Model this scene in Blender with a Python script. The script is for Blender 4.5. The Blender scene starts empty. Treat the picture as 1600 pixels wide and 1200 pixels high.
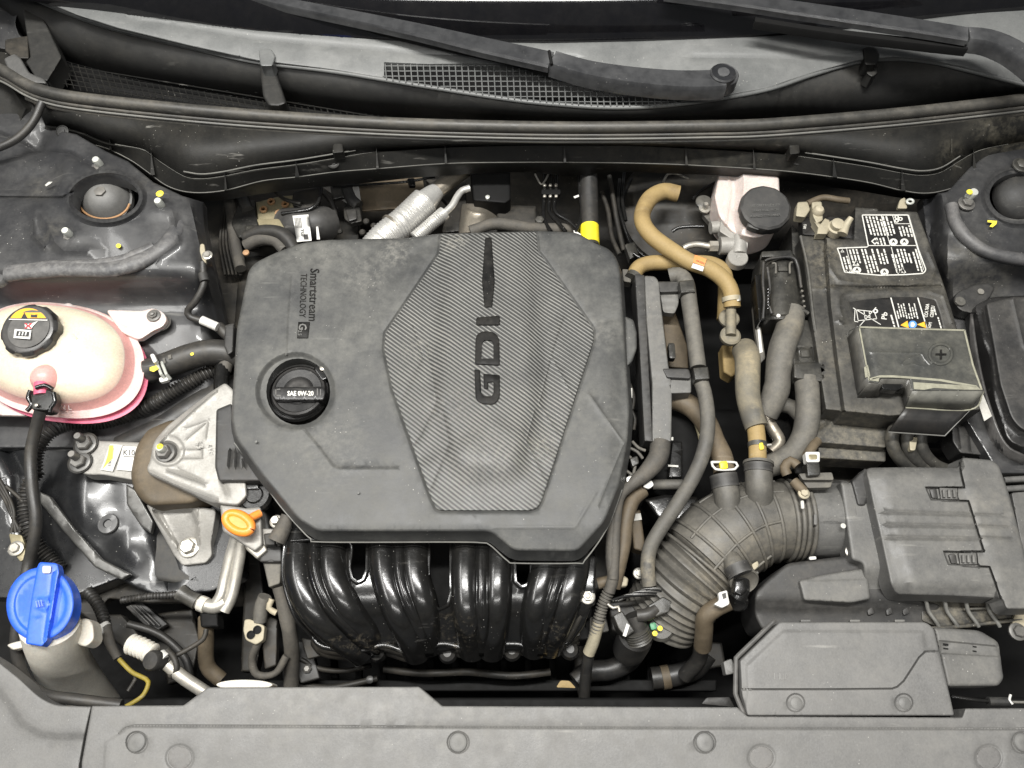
import bpy, bmesh, math, random
import numpy as np
from mathutils import Vector, Matrix
from mathutils.geometry import delaunay_2d_cdt
random.seed(7); rng = np.random.RandomState(7)
R = math.radians
scene = bpy.context.scene
col = scene.collection
# ------------------------------------------------------------------ camera
TILT = R(25.0); DIST = 1.0; F = 1200.0
CT, ST = math.cos(TILT), math.sin(TILT)
CAM = Vector((0, -ST*DIST, CT*DIST))
cd = bpy.data.cameras.new('camera'); cam = bpy.data.objects.new('camera', cd); col.objects.link(cam)
cam.location = CAM; cam.rotation_euler = (TILT, 0, 0)
cd.sensor_width = 36; cd.lens = 27; cd.clip_start = 0.01; cd.clip_end = 50
scene.camera = cam
# ------------------------------------------------------------------ light: a workshop ceiling with fluorescent fittings
w = bpy.data.worlds.new('World'); scene.world = w; w.use_nodes = True
w.node_tree.nodes['Background'].inputs[0].default_value = (0.93, 0.96, 1.0, 1)
w.node_tree.nodes['Background'].inputs[1].default_value = 0.12
def area(name, loc, rot, sx, sy, power, color=(1, .985, .95)):
    l = bpy.data.lights.new(name, 'AREA'); l.shape = 'RECTANGLE'; l.size = sx; l.size_y = sy
    l.energy = power; l.color = color
    o = bpy.data.objects.new(name, l); col.objects.link(o); o.location = loc; o.rotation_euler = rot
    return o
area('ceiling_tube_light', (-0.15, 0.15, 2.3), (0, 0, 0), 1.7, 0.16, 104)
area('ceiling_tube_light', (0.1, -1.25, 2.2), (R(-30), 0, 0), 1.9, 0.22, 42)
area('ceiling_tube_light', (-1.5, 0.0, 2.1), (0, R(-35), 0), 0.22, 1.8, 34)
scene.view_settings.view_transform = 'Standard'; scene.view_settings.look = 'None'
scene.view_settings.exposure = 0.0; scene.view_settings.gamma = 1.0
# ------------------------------------------------------------------ helpers
def ray(x, y):
    dx = (x-800)/F; dy = -(y-600)/F
    return dx, dy*CT+ST, dy*ST-CT
def P(x, y, z=0.0):                      # photograph point + height in mm -> place in the bay
    dx, dy, dz = ray(x, y); t = (z/1000.0-CAM.z)/dz
    return Vector((CAM.x+dx*t, CAM.y+dy*t, z/1000.0))
def SC(x, y, z=0.0):
    dx, dy, dz = ray(x, y); return (z/1000.0-CAM.z)/dz/F
def PN(xy, z):
    xy = np.asarray(xy, float); z = np.asarray(z, float)/1000.0
    dx = (xy[:, 0]-800)/F; dy = -(xy[:, 1]-600)/F
    wy = dy*CT+ST; wz = dy*ST-CT; t = (z-CAM.z)/wz
    return np.stack([CAM.x+dx*t, CAM.y+wy*t, z], 1)
WL = {}
def place(o, c, parent):
    WL[o.name] = Vector(c)
    if parent is None: o.location = c
    else:
        o.parent = parent; o.location = Vector(c)-WL[parent.name]
def tag(o, label=None, cat=None, group=None, kind=None):
    if label: o['label'] = label
    if cat: o['category'] = cat
    if group: o['group'] = group
    if kind: o['kind'] = kind
    return o
def thing(name, label, cat, x, y, z, group=None):
    o = bpy.data.objects.new(name, None); col.objects.link(o); o.empty_display_size = .02
    place(o, P(x, y, z), None); bpy.context.view_layer.update
    return tag(o, label, cat, group)
def mk(name, V, Fc, mat, parent=None, smooth=38, label=None, thick=0, recalc=True):
    V = np.asarray(V, float); c = V.mean(0)
    me = bpy.data.meshes.new(name); me.from_pydata((V-c).tolist(), [], [list(f) for f in Fc])
    if recalc:
        bm = bmesh.new(); bm.from_mesh(me); bmesh.ops.recalc_face_normals(bm, faces=bm.faces); bm.to_mesh(me); bm.free()
    for p in me.polygons: p.use_smooth = True
    if smooth < 179: me.set_sharp_from_angle(angle=R(smooth))
    me.materials.append(mat)
    o = bpy.data.objects.new(name, me); col.objects.link(o); place(o, Vector(c), parent)
    if thick:
        m = o.modifiers.new('thickness', 'SOLIDIFY'); m.thickness = thick/1000.0; m.offset = 0
    if label: o['label'] = label
    return o
class MB:                                 # collects shapes into one mesh
    def __init__(s): s.V = []; s.F = []; s.n = 0
    def add(s, V, Fc):
        V = [tuple(v) for v in V]; s.V += V; s.F += [tuple(i+s.n for i in f) for f in Fc]; s.n += len(V); return s
    def build(s, name, mat, parent=None, **k): return mk(name, s.V, s.F, mat, parent, **k)
def fillet(pts, r=0, n=4):                # pts (x,y) or (x,y,r)
    out = []; N = len(pts)
    for i in range(N):
        p = np.array(pts[i][:2], float); rr = pts[i][2] if len(pts[i]) > 2 else r
        a = np.array(pts[i-1][:2], float); b = np.array(pts[(i+1) % N][:2], float)
        if rr <= 0: out.append(tuple(p)); continue
        da, db = a-p, b-p; la, lb = np.linalg.norm(da), np.linalg.norm(db)
        t = min(rr, la*.45, lb*.45); pa, pb = p+da/la*t, p+db/lb*t
        for k in range(n+1):
            u = k/n; out.append(tuple((1-u)**2*pa+2*u*(1-u)*p+u*u*pb))
    return out
def spline(pts, step=None, n=None, closed=False):
    A = np.asarray([list(p) for p in pts], float); N = len(A)
    if N < 3 and not closed:
        m = n or 8; return np.array([A[0]*(1-u)+A[-1]*u for u in np.linspace(0, 1, m)])
    E = np.vstack([A[-1:], A, A[:2]]) if closed else np.vstack([2*A[0]-A[1], A, 2*A[-1]-A[-2]])
    segs = N if closed else N-1; out = []
    for i in range(segs):
        p0, p1, p2, p3 = E[i], E[i+1], E[i+2], E[i+3]
        L = np.linalg.norm((p2-p1)[:2]); k = max(2, int(L/(step or 8)))
        for u in np.arange(k)/k:
            out.append(.5*((2*p1)+(-p0+p2)*u+(2*p0-5*p1+4*p2-p3)*u*u+(-p0+3*p1-3*p2+p3)*u**3))
    if not closed: out.append(A[-1])
    out = np.array(out)
    if n: out = resample(out, n, closed)
    return out
def resample(A, n, closed=False):
    A = np.asarray(A, float)
    if closed: A = np.vstack([A, A[:1]])
    d = np.r_[0, np.cumsum(np.linalg.norm(np.diff(A[:, :2], axis=0), axis=1))]
    t = np.linspace(0, d[-1], n+1)[:-1] if closed else np.linspace(0, d[-1], n)
    return np.stack([np.interp(t, d, A[:, k]) for k in range(A.shape[1])], 1)
def dens(A, step, closed=False):          # add points, keep corners
    A = [np.array(p, float) for p in A]; out = []; N = len(A)
    for i in range(N if closed else N-1):
        a, b = A[i], A[(i+1) % N]; k = max(1, int(math.ceil(np.linalg.norm((b-a)[:2])/step)))
        for u in range(k): out.append(a+(b-a)*u/k)
    if not closed: out.append(A[-1])
    return np.array(out)
def dist(Q, A, closed=False):
    Q = np.asarray(Q, float); A = np.asarray(A, float)[:, :2]
    if closed: A = np.vstack([A, A[:1]])
    best = np.full(len(Q), 1e9)
    for a, b in zip(A[:-1], A[1:]):
        ab = b-a; L = ab@ab
        if L < 1e-9: continue
        t = np.clip(((Q-a)@ab)/L, 0, 1); d = np.hypot(*(Q-a-t[:, None]*ab).T); best = np.minimum(best, d)
    return best
def inside(Q, A):
    Q = np.asarray(Q, float); A = np.asarray(A, float); x, y = Q[:, 0], Q[:, 1]; r = np.zeros(len(Q), bool); j = len(A)-1
    for i in range(len(A)):
        xi, yi, xj, yj = A[i][0], A[i][1], A[j][0], A[j][1]
        if yi != yj: r ^= ((yi > y) != (yj > y)) & (x < (xj-xi)*(y-yi)/(yj-yi)+xi)
        j = i
    return r
def offs(A, d, closed=True):              # shift polyline sideways by d (positive = inward for a closed one)
    A = np.asarray(A, float)[:, :2]
    if closed:
        T = np.roll(A, -1, 0)-np.roll(A, 1, 0)
        s = 1 if .5*np.sum(A[:, 0]*np.roll(A[:, 1], -1)-np.roll(A[:, 0], -1)*A[:, 1]) > 0 else -1
    else: T = np.gradient(A, axis=0); s = 1
    T /= np.maximum(np.linalg.norm(T, axis=1), 1e-9)[:, None]
    return A+np.stack([-T[:, 1], T[:, 0]], 1)*d*s
def sm(t): t = np.clip(t, 0, 1); return t*t*(3-2*t)
def ell(cx, cy, rx, ry=None, n=32, rot=0):
    ry = ry or rx; c, s = math.cos(R(rot)), math.sin(R(rot)); o = []
    for k in range(n):
        a = 2*math.pi*k/n; u, v = rx*math.cos(a), ry*math.sin(a); o.append((cx+u*c-v*s, cy+u*s+v*c))
    return o
# features change the height of a panel: ('line', polyline, width, height) ridge/groove; ('step', polygon, width, height); ('bump', cx, cy, rx, ry, h)
def panel(name, outline, z, mat, parent=None, r=0, depth=10, flare=0, feats=(), holes=(), space=12, rr=4, z1=None, label=None, skirt=True, edge=6, smooth=38, hwall=8):
    O = dens(fillet(outline, rr) if rr else [p[:2] for p in outline], edge, True)[:, :2]
    H = [dens(h, edge, True)[:, :2] for h in holes]
    feats = [(f[0], fillet(f[1]))+tuple(f[2:]) if f[0] == 'step' else f for f in feats]
    zf = z if callable(z) else (lambda q: np.full(len(q), float(z)))
    pts = []
    lo, hi = O.min(0), O.max(0)
    gx, gy = np.meshgrid(np.arange(lo[0]+space/2, hi[0], space), np.arange(lo[1]+space/2, hi[1], space))
    G = np.stack([gx.ravel(), gy.ravel()], 1); G = G+rng.uniform(-.12, .12, G.shape)*space
    ex = []
    if r > 0: ex += [offs(O, r*k) for k in (.12, .35, .65, 1.0)]
    guards = []
    for f in feats:
        if f[0] == 'line':
            pl = dens(f[1], 5)[:, :2]; w_ = f[2]
            for k in (-1.2, -.6, 0, .6, 1.2): ex.append(offs(pl, k*w_, False))
            guards.append((pl, w_*1.5, False))
        elif f[0] == 'step':
            pl = dens(f[1], 5, True)[:, :2]; w_ = f[2]
            for k in (-.5, -.2, .2, .5): ex.append(offs(pl, k*w_))
            guards.append((pl, w_*.8, True))
    for pl, g, c in guards: G = G[dist(G, pl, c) > g]
    X = np.vstack([G]+ex) if ex else G
    X = X[inside(X, O)]; X = X[dist(X, O, True) > (.08*r if r > 0 else space*.3)]
    for h in H:
        X = X[~inside(X, h)]; X = X[dist(X, h, True) > 1.0]
    # thin out near-duplicates
    key = np.round(X/0.7).astype(int); _, ix = np.unique(key, axis=0, return_index=True); X = X[np.sort(ix)]
    allp = [O]+H+[X]; n0 = len(O); edges = [(i, (i+1) % n0) for i in range(n0)]; base = n0
    for h in H: m = len(h); edges += [(base+i, base+(i+1) % m) for i in range(m)]; base += m
    A = np.vstack(allp)
    vo, eo, fo, _, _, _ = delaunay_2d_cdt([Vector((float(a), float(b))) for a, b in A], edges, [], 0, 1e-4)
    VO = np.array([(v.x, v.y) for v in vo]); FO = np.array([f[:3] for f in fo if len(f) == 3])
    C = VO[FO].mean(1); ok = inside(C, O)
    for h in H: ok &= ~inside(C, h)
    FO = FO[ok]
    Z = zf(VO)
    for f in feats:
        if f[0] == 'line': Z = Z+f[3]*np.exp(-(dist(VO, f[1])/(f[2]*.6))**2)
        elif f[0] == 'step':
            d = dist(VO, f[1], True)*np.where(inside(VO, f[1]), 1, -1); Z = Z+f[3]*sm(d/f[2]+.5)
        elif f[0] == 'bump':
            q = ((VO[:, 0]-f[1])/f[3])**2+((VO[:, 1]-f[2])/f[4])**2; Z = Z+f[5]*np.exp(-q)
    if r > 0:
        d = np.clip(dist(VO, O, True)/r, 0, 1); rmm = r*SC(*O.mean(0), 0)*1000
        Z = Z-rmm*(1-np.sqrt(np.clip(1-(1-d)**2, 0, 1)))
    V = PN(VO, Z).tolist(); Fc = FO.tolist()
    def wall(loop, dz, fl, sgn):
        key = {(round(v[0], 3), round(v[1], 3)): i for i, v in enumerate(VO)}
        idx = [key.get((round(p[0], 3), round(p[1], 3))) for p in loop]
        idx = [i for i in idx if i is not None]; m = len(idx)
        W = np.array([V[i] for i in idx]); T = np.roll(W, -1, 0)-np.roll(W, 1, 0); T /= np.maximum(np.linalg.norm(T[:, :2], axis=1), 1e-9)[:, None]
        a2 = np.sum(W[:, 0]*np.roll(W[:, 1], -1)-np.roll(W[:, 0], -1)*W[:, 1]); s = (1 if a2 > 0 else -1)*sgn
        b = len(V)
        B = W.copy(); B[:, 0] += T[:, 1]*s*fl/1000; B[:, 1] += -T[:, 0]*s*fl/1000
        B[:, 2] = (B[:, 2]-dz/1000) if z1 is None or sgn < 0 else z1/1000
        V.extend(B.tolist())
        for i in range(m): j = (i+1) % m; Fc.append((idx[i], idx[j], b+j, b+i))
    if skirt: wall(O, depth, flare, 1)
    for h in H: wall(h, hwall, 0, -1)
    return mk(name, V, Fc, mat, parent, label=label, smooth=smooth)
def slab(name, outline, z, depth, mat, parent=None, r=2, rr=3, **k):   # bevelled plate or box with a plan outline
    return panel(name, outline, z, mat, parent, r=r, rr=rr, depth=depth, space=k.pop('space', 40), edge=k.pop('edge', 12), **k)
def ribbon(name, lines, mat, parent=None, n=80, smooth=38, thick=2, sp=True, label=None, raw=False):
    L = []
    for l in lines:
        a = np.asarray([list(p) for p in l], float)
        a = spline(a, 8, n) if (sp and len(a) > 2) else resample(a, n)
        L.append(a)
    V = []; Fc = []
    for a in L: V += PN(a[:, :2], a[:, 2]).tolist()
    for k in range(len(L)-1):
        for i in range(n-1): Fc.append((k*n+i, k*n+i+1, (k+1)*n+i+1, (k+1)*n+i))
    if raw: return V, Fc
    return mk(name, V, Fc, mat, parent, smooth=smooth, thick=thick, label=label)
def sweep(W, Rr, n=14, cap=True, flat=1.0):        # world path, radii -> verts, faces
    W = np.asarray(W, float); Rr = np.asarray(Rr, float); m = len(W)
    T = np.gradient(W, axis=0); T /= np.linalg.norm(T, axis=1)[:, None]
    u = np.cross(T[0], [0.03, .05, 1.]);
    if np.linalg.norm(u) < 1e-3: u = np.cross(T[0], [1., 0, 0])
    u /= np.linalg.norm(u); V = []; Fc = []
    for i in range(m):
        u = u-T[i]*(u@T[i]); u /= np.linalg.norm(u); v = np.cross(T[i], u)
        for k in range(n):
            a = 2*math.pi*k/n; V.append(W[i]+(u*math.cos(a)+v*math.sin(a)*flat)*Rr[i])
    for i in range(m-1):
        for k in range(n): k2 = (k+1) % n; Fc.append((i*n+k, i*n+k2, (i+1)*n+k2, (i+1)*n+k))
    if cap: Fc += [tuple(range(n)), tuple(reversed(range((m-1)*n, m*n)))]
    return V, Fc
def tpath(pts, r, step=5, corr=None, fn=None):
    A = [list(p)+([r] if len(p) < 4 else []) for p in pts]
    s = step if not corr else corr[0]/5.0
    A = spline(A, s) if len(A) > 2 else dens(A, s)
    W = PN(A[:, :2], A[:, 2]); px = np.r_[0, np.cumsum(np.linalg.norm(np.diff(A[:, :2], axis=0), axis=1))]
    rr = A[:, 3].copy()
    if corr: rr = rr+corr[1]*np.sign(np.sin(px/corr[0]*2*math.pi))*np.abs(np.sin(px/corr[0]*2*math.pi))**.6
    if fn: rr = rr*fn(px/px[-1])
    return W, rr*np.array([SC(a[0], a[1], a[2]) for a in A]), A
def tube(name, pts, r, mat, parent=None, n=16, corr=None, fn=None, flat=1.0, cap=True, step=5, label=None, wob=0):
    W, rr, A = tpath(pts, r, step, corr, fn)
    if wob: rr = rr*(1+wob*np.interp(np.arange(len(rr)), np.linspace(0, len(rr), max(4, len(rr)//3)), rng.uniform(-1, 1, max(4, len(rr)//3))))
    V, Fc = sweep(W, rr, n, cap, flat)
    return mk(name, V, Fc, mat, parent, smooth=50, label=label)
def lat(x, y, z, prof, axis=(0, 0, 1), n=28, sc=None, phase=0):     # profile [(radius px, height mm)] turned round an axis
    c = np.array(P(x, y, z)); s = sc or SC(x, y, z); a = Vector(axis).normalized(); q = a.to_track_quat('Z', 'Y').to_matrix()
    V = []; Fc = []; m = len(prof)
    for r_, h in prof:
        for k in range(n):
            t = 2*math.pi*(k+phase)/n; V.append(tuple(c+np.array(q@Vector((r_*s*math.cos(t), r_*s*math.sin(t), h/1000)))))
    for i in range(m-1):
        for k in range(n): k2 = (k+1) % n; Fc.append((i*n+k, i*n+k2, (i+1)*n+k2, (i+1)*n+k))
    if prof[0][0] > .01: Fc.append(tuple(range(n)))
    if prof[-1][0] > .01: Fc.append(tuple(range((m-1)*n, m*n)))
    return V, Fc
def lathe(name, x, y, z, prof, mat, parent=None, axis=(0, 0, 1), n=28, label=None, phase=0):
    V, Fc = lat(x, y, z, prof, axis, n, phase=phase); return mk(name, V, Fc, mat, parent, smooth=35, label=label)
def bolt(x, y, z, r, mat, parent, axis=(0, 0, 1), stud=0, washer=1.5, h=None, name='bolt', label=None):
    h = h or r*.7; b = MB()
    b.add(*lat(x, y, z, [(r*washer, -1.5), (r*washer, .8), (r*washer*.9, 1.4), (r*.9, 1.6)], axis, 20))
    b.add(*lat(x, y, z, [(r, 1), (r, h*.85), (r*.86, h)], axis, 6, phase=random.random()))
    if stud: b.add(*lat(x, y, z, [(r*.55, h*.5), (r*.55, h+stud*.85), (r*.42, h+stud)], axis, 14))
    return b.build(name, mat, parent, label=label)
def text(name, s, x, y, ang, size, z, mat, parent, thick=.4, bold=0.0, sx=1.0, align='LEFT', label=None, shear=0.0):
    c = bpy.data.curves.new('t', 'FONT'); c.body = s; c.size = 1; c.extrude = .5; c.offset = bold; c.align_x = align; c.resolution_u = 2; c.shear = shear
    o = bpy.data.objects.new('t', c); col.objects.link(o); bpy.context.view_layer.update()
    me = o.to_mesh(); V = [(v.co.x, v.co.y, v.co.z) for v in me.vertices]; Fc = [tuple(p.vertices) for p in me.polygons]
    o.to_mesh_clear(); bpy.data.objects.remove(o); bpy.data.curves.remove(c)
    ca, sa = math.cos(R(ang)), math.sin(R(ang)); q = []; zz = []
    for u, v, d in V:
        u *= size*sx; v *= size
        q.append((x+u*ca-v*sa, y-u*sa-v*ca)); zz.append(d+.5)
    q = np.array(q); zb = z(q) if callable(z) else np.full(len(q), float(z))
    W = PN(q, zb+np.array(zz)*thick)
    return mk(name, W, Fc, mat, parent, smooth=30, label=label)
def bars(name, polys, z, mat, parent, thick=.15, label=None):       # flat printed marks, each a thin prism
    b = MB()
    for pl in polys:
        n = len(pl); q = np.array(pl, float); zb = z(q) if callable(z) else np.full(n, float(z))
        V = PN(q, zb+thick).tolist()+PN(q, zb).tolist()
        b.add(V, [tuple(range(n))]+[(i, (i+1) % n, n+(i+1) % n, n+i) for i in range(n)])
    return b.build(name, mat, parent, smooth=20, label=label)
# ------------------------------------------------------------------ materials
MATS = {}
def mat(name, c, rough=.5, metal=0.0, dust=.3, dc=(.30, .275, .235), speck=.15, bump=.15, bs=900, coat=0.0, sss=0.0, scr=.25, ds=14, spec=.5, emis=None, scol=(.55, .53, .48), edge=.3, dl=.34, dh=.72):
    if name in MATS: return MATS[name]
    m = bpy.data.materials.new(name); m.use_nodes = True; nt = m.node_tree; N = nt.nodes; L = nt.links
    b = N['Principled BSDF']; geo = N.new('ShaderNodeNewGeometry')
    def noise(sc, det=6, ro=.6, vec=None):
        n = N.new('ShaderNodeTexNoise'); n.inputs['Scale'].default_value = sc; n.inputs['Detail'].default_value = det
        n.inputs['Roughness'].default_value = ro; L.new(vec or geo.outputs['Position'], n.inputs['Vector']); return n.outputs['Fac']
    def mr(v, a, b_, c_=0, d=1):
        n = N.new('ShaderNodeMapRange'); n.inputs[1].default_value = a; n.inputs[2].default_value = b_; n.inputs[3].default_value = c_; n.inputs[4].default_value = d
        L.new(v, n.inputs[0]); return n.outputs[0]
    def mm(op, a, b_):
        n = N.new('ShaderNodeMath'); n.operation = op
        for i, v in enumerate((a, b_)):
            if isinstance(v, (int, float)): n.inputs[i].default_value = v
            else: L.new(v, n.inputs[i])
        return n.outputs[0]
    def mix(f, a, b_):
        n = N.new('ShaderNodeMix'); n.data_type = 'RGBA'; L.new(f, n.inputs[0])
        for s, v in ((n.inputs[6], a), (n.inputs[7], b_)):
            if isinstance(v, tuple): s.default_value = (*v, 1)
            else: L.new(v, s)
        return n.outputs[2]
    sep = N.new('ShaderNodeSeparateXYZ'); L.new(geo.outputs['Normal'], sep.inputs[0])
    up = mr(sep.outputs[2], .1, .95, .45, 1)
    f = mm('MULTIPLY', mr(noise(ds, 9, .7), dl, dh), mr(noise(ds*7, 7, .75), .3, .7, .2, 1))
    f = mm('MULTIPLY', mm('MULTIPLY', f, up), 2.0*dust)
    f = mm('MINIMUM', f, .92)
    base = mix(mm('ADD', mm('MULTIPLY', mr(noise(ds*2.3, 5), .3, .7), .5), mm('MULTIPLY', mr(noise(420, 3, .6), .3, .7), .5)), tuple(x*.78 for x in c), tuple(min(1, x*1.22) for x in c))
    colr = mix(f, base, dc)
    if speck > 0:
        v = N.new('ShaderNodeTexVoronoi'); v.inputs['Scale'].default_value = 170; L.new(geo.outputs['Position'], v.inputs['Vector'])
        sp = mm('MULTIPLY', mr(v.outputs['Distance'], .05, .11, 1, 0), mr(noise(22, 3), .52, .66))
        colr = mix(mm('MULTIPLY', sp, min(1, speck*2.2)), colr, scol)
    if scr > 0:
        mp = N.new('ShaderNodeMapping'); mp.inputs['Rotation'].default_value = (0, 0, .7); mp.inputs['Scale'].default_value = (14, 130, 60); L.new(geo.outputs['Position'], mp.inputs[0])
        s1 = mm('MULTIPLY', mr(noise(1.0, 4, .55, mp.outputs[0]), .64, .74), mr(noise(9, 3), .45, .65))
        colr = mix(mm('MULTIPLY', s1, scr), colr, scol)
    if edge > 0:                             # edge highlights painted paler, along with worn, dust-holding edges
        pe = mm('MULTIPLY', mr(geo.outputs['Pointiness'], .53, .62), mr(noise(60, 4), .3, .6, .35, 1))
        colr = mix(mm('MULTIPLY', pe, edge), colr, tuple(min(.7, x*1.1+.1) for x in dc))
    L.new(colr, b.inputs['Base Color'])
    b.inputs['Metallic'].default_value = metal
    rg = mm('ADD', mm('MULTIPLY', f, .9*(.85-rough)), mr(noise(ds*4, 5), .2, .8, rough*.85, min(1, rough*1.15)))
    L.new(rg, b.inputs['Roughness'])
    b.inputs['Specular IOR Level'].default_value = spec
    if metal > 0: L.new(mr(f, 0, .6, metal, metal*.3), b.inputs['Metallic'])
    if coat: b.inputs['Coat Weight'].default_value = coat; b.inputs['Coat Roughness'].default_value = .08
    if sss: b.inputs['Subsurface Weight'].default_value = sss; b.inputs['Subsurface Radius'].default_value = (.02, .014, .01); b.inputs['Subsurface Scale'].default_value = .6
    if bump > 0:
        bp = N.new('ShaderNodeBump'); bp.inputs['Strength'].default_value = bump; bp.inputs['Distance'].default_value = .0006
        h = mm('ADD', noise(bs, 3), mm('MULTIPLY', noise(bs*.12, 4), 1.2)); L.new(h, bp.inputs['Height']); L.new(bp.outputs[0], b.inputs['Normal'])
    MATS[name] = m; return m
m_lead = None
m_cover = mat('charcoal moulded plastic', (.04, .041, .041), .44, dust=.42, dc=(.19, .185, .165), speck=.45, bump=.25, scr=.12, spec=.4, ds=8)
m_cover2 = mat('dark moulded plastic', (.02, .02, .02), .5, dust=.28, dc=(.13, .12, .105), speck=.25, bump=.2, scr=.15)
m_slam = mat('grey dusty plastic', (.118, .116, .112), .5, dust=.4, dc=(.2, .193, .178), speck=.3, bump=.35, bs=500, scr=.2)
m_airbox = mat('grey airbox plastic', (.086, .085, .082), .45, dust=.5, dc=(.19, .182, .163), speck=.35, bump=.25, scr=.25)
m_cowl = mat('dusty cowl plastic', (.105, .108, .106), .38, dust=.4, dc=(.22, .22, .21), speck=.5, bump=.12, scr=.15, ds=5, edge=0)
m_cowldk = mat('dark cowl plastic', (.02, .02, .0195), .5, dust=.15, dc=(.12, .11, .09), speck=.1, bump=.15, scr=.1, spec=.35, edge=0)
m_panel = mat('scuffed firewall plastic', (.011, .011, .0105), .5, dust=.12, dc=(.1, .09, .07), speck=.4, bump=.25, scr=.35, ds=11, spec=.22, edge=0)
m_bead = mat('pale bead and highlight plastic', (.12, .118, .11), .5, dust=.3, dc=(.25, .24, .2), speck=0, bump=.1, scr=0, edge=0)  # paints highlight lines on ridges and the cover skirt; also plain pale ribs
m_sealant = mat('brushed seam sealer', (.05, .05, .052), .45, dust=.5, dc=(.2, .19, .18), speck=.1, bump=.5, bs=150, scr=0, edge=0)
m_slam2 = mat('slightly darker dimple', (.115, .112, .108), .55, dust=.4, dc=(.19, .18, .165), bump=.3, edge=0, scr=0)
m_lead = mat('dull yellow lead', (.3, .23, .03), .5, dust=.4, dc=(.15, .12, .07), edge=0)
m_flange = mat('pinkish milky plastic', (.6, .43, .4), .4, dust=.1, speck=0, bump=.05, sss=.25, scr=0, edge=0)
m_ledge = mat('bare satin steel ledge', (.075, .074, .07), .28, metal=.3, dust=.2, dc=(.19, .18, .16), speck=.3, bump=.1)
m_smoke = mat('dimpled darker plastic', (.075, .074, .072), .5, dust=.3, dc=(.16, .155, .14), speck=.1, bump=.25, scr=.1)
m_rubber = mat('black rubber', (.018, .018, .018), .6, dust=.3, dc=(.13, .12, .1), speck=.05, bump=.3, edge=0)
m_seal = mat('dusty rubber seal', (.036, .035, .032), .42, dust=.5, dc=(.15, .135, .11), speck=.1, bump=.2, scr=.1, edge=0)
m_hose = mat('grey dusty rubber hose', (.062, .059, .053), .6, dust=.6, dc=(.19, .175, .145), speck=.1, bump=.35, scr=.1, edge=0)
m_hosebk = mat('black satin hose', (.02, .02, .02), .42, dust=.22, dc=(.14, .12, .09), speck=.1, edge=0)
m_body = mat('dark grey body paint', (.021, .0213, .023), .34, dust=.3, dc=(.13, .126, .118), speck=.6, bump=.06, coat=.2, scr=.2, ds=9, dl=.3, dh=.8)
m_bodybk = mat('black primed steel', (.009, .0095, .0105), .26, dust=.1, dc=(.1, .095, .085), speck=.5, bump=.08, coat=.3, scr=.15, ds=9, dl=.3, dh=.8)
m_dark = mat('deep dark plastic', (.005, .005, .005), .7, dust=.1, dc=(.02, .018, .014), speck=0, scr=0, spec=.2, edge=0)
m_dark2 = mat('grimy black metal', (.016, .016, .015), .5, metal=.1, dust=.4, dc=(.09, .075, .055), speck=.3, scr=.1, spec=.4, edge=0)
m_gloss = mat('glossy black plastic', (.006, .006, .006), .22, dust=.05, dc=(.12, .11, .09), speck=.3, bump=.2, coat=.18, bs=220, scr=.12, edge=0)
m_glosscap = mat('satin black cap', (.012, .012, .012), .3, dust=.12, dc=(.12, .11, .1), speck=.2, bump=.08)
m_alu = mat('cast aluminium', (.3, .29, .268), .45, metal=.25, dust=.25, dc=(.19, .17, .135), speck=.15, bump=.4, bs=420, edge=.2)
m_alu2 = mat('bright steel', (.6, .59, .56), .36, metal=.6, dust=.06, dc=(.25, .2, .13), speck=.1, bump=.1, edge=0)
m_pipe = mat('dull aluminium pipe', (.5, .48, .43), .35, metal=.7, dust=.3, dc=(.25, .21, .15), speck=.1, edge=0)
m_zinc = mat('zinc plated bolt', (.45, .44, .4), .35, metal=.8, dust=.3, dc=(.25, .2, .14))
m_bolt = mat('dark steel bolt', (.1, .1, .098), .38, metal=.5, dust=.35, dc=(.2, .18, .15))
m_studw = mat('pale plated stud', (.6, .62, .57), .35, metal=.4, dust=.25)
m_tan = mat('tan dusty hose', (.29, .205, .085), .62, dust=.45, dc=(.33, .24, .11), speck=.1, bump=.3, scr=.2, edge=0)
m_tangrey = mat('grey hose under tan dust', (.13, .12, .095), .62, dust=.75, dc=(.36, .3, .19), speck=.1, bump=.3, edge=0)
m_tanbk = mat('brown dusty hose', (.075, .058, .037), .6, dust=.5, dc=(.2, .155, .1), speck=.1, edge=0)
m_elbow = mat('taupe dusty rubber duct', (.058, .0555, .05), .45, dust=.5, dc=(.19, .175, .145), speck=.15, bump=.3, scr=.1, edge=0)
m_tank = mat('cream translucent plastic', (.66, .585, .45), .36, dust=.14, dc=(.44, .38, .29), speck=.1, bump=.1, sss=.35, scr=.08, edge=0)
m_tankpale = mat('pale milky plastic', (.58, .5, .47), .4, dust=.15, dc=(.42, .36, .31), speck=.05, bump=.08, sss=.3, scr=.05, edge=0)
m_pink = mat('pink coolant behind plastic', (.62, .12, .2), .35, dust=.05, speck=0, bump=.05, sss=.2, scr=0, edge=0)
m_tankpink = mat('plastic tinted by coolant', (.68, .36, .33), .36, dust=.05, speck=0, bump=.05, sss=.25, scr=0, edge=0)
m_white = mat('white reservoir plastic', (.56, .485, .45), .35, dust=.1, dc=(.45, .38, .32), speck=.1, bump=.2, bs=200, sss=.3, scr=.1, edge=0)
m_beige = mat('beige neck plastic', (.6, .57, .5), .45, dust=.3, dc=(.35, .3, .24), speck=.1, sss=.15, edge=0)
m_blue = mat('blue plastic cap', (.02, .11, .66), .4, dust=.1, dc=(.25, .28, .4), speck=.1, bump=.08, scr=.2)
m_orange = mat('orange plastic', (.95, .26, .02), .35, dust=.06, speck=.05, bump=.05, scr=.05)
m_sticker = mat('white sticker', (.6, .59, .56), .5, dust=.15, speck=.1, bump=0, scr=.05, edge=0)
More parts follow.
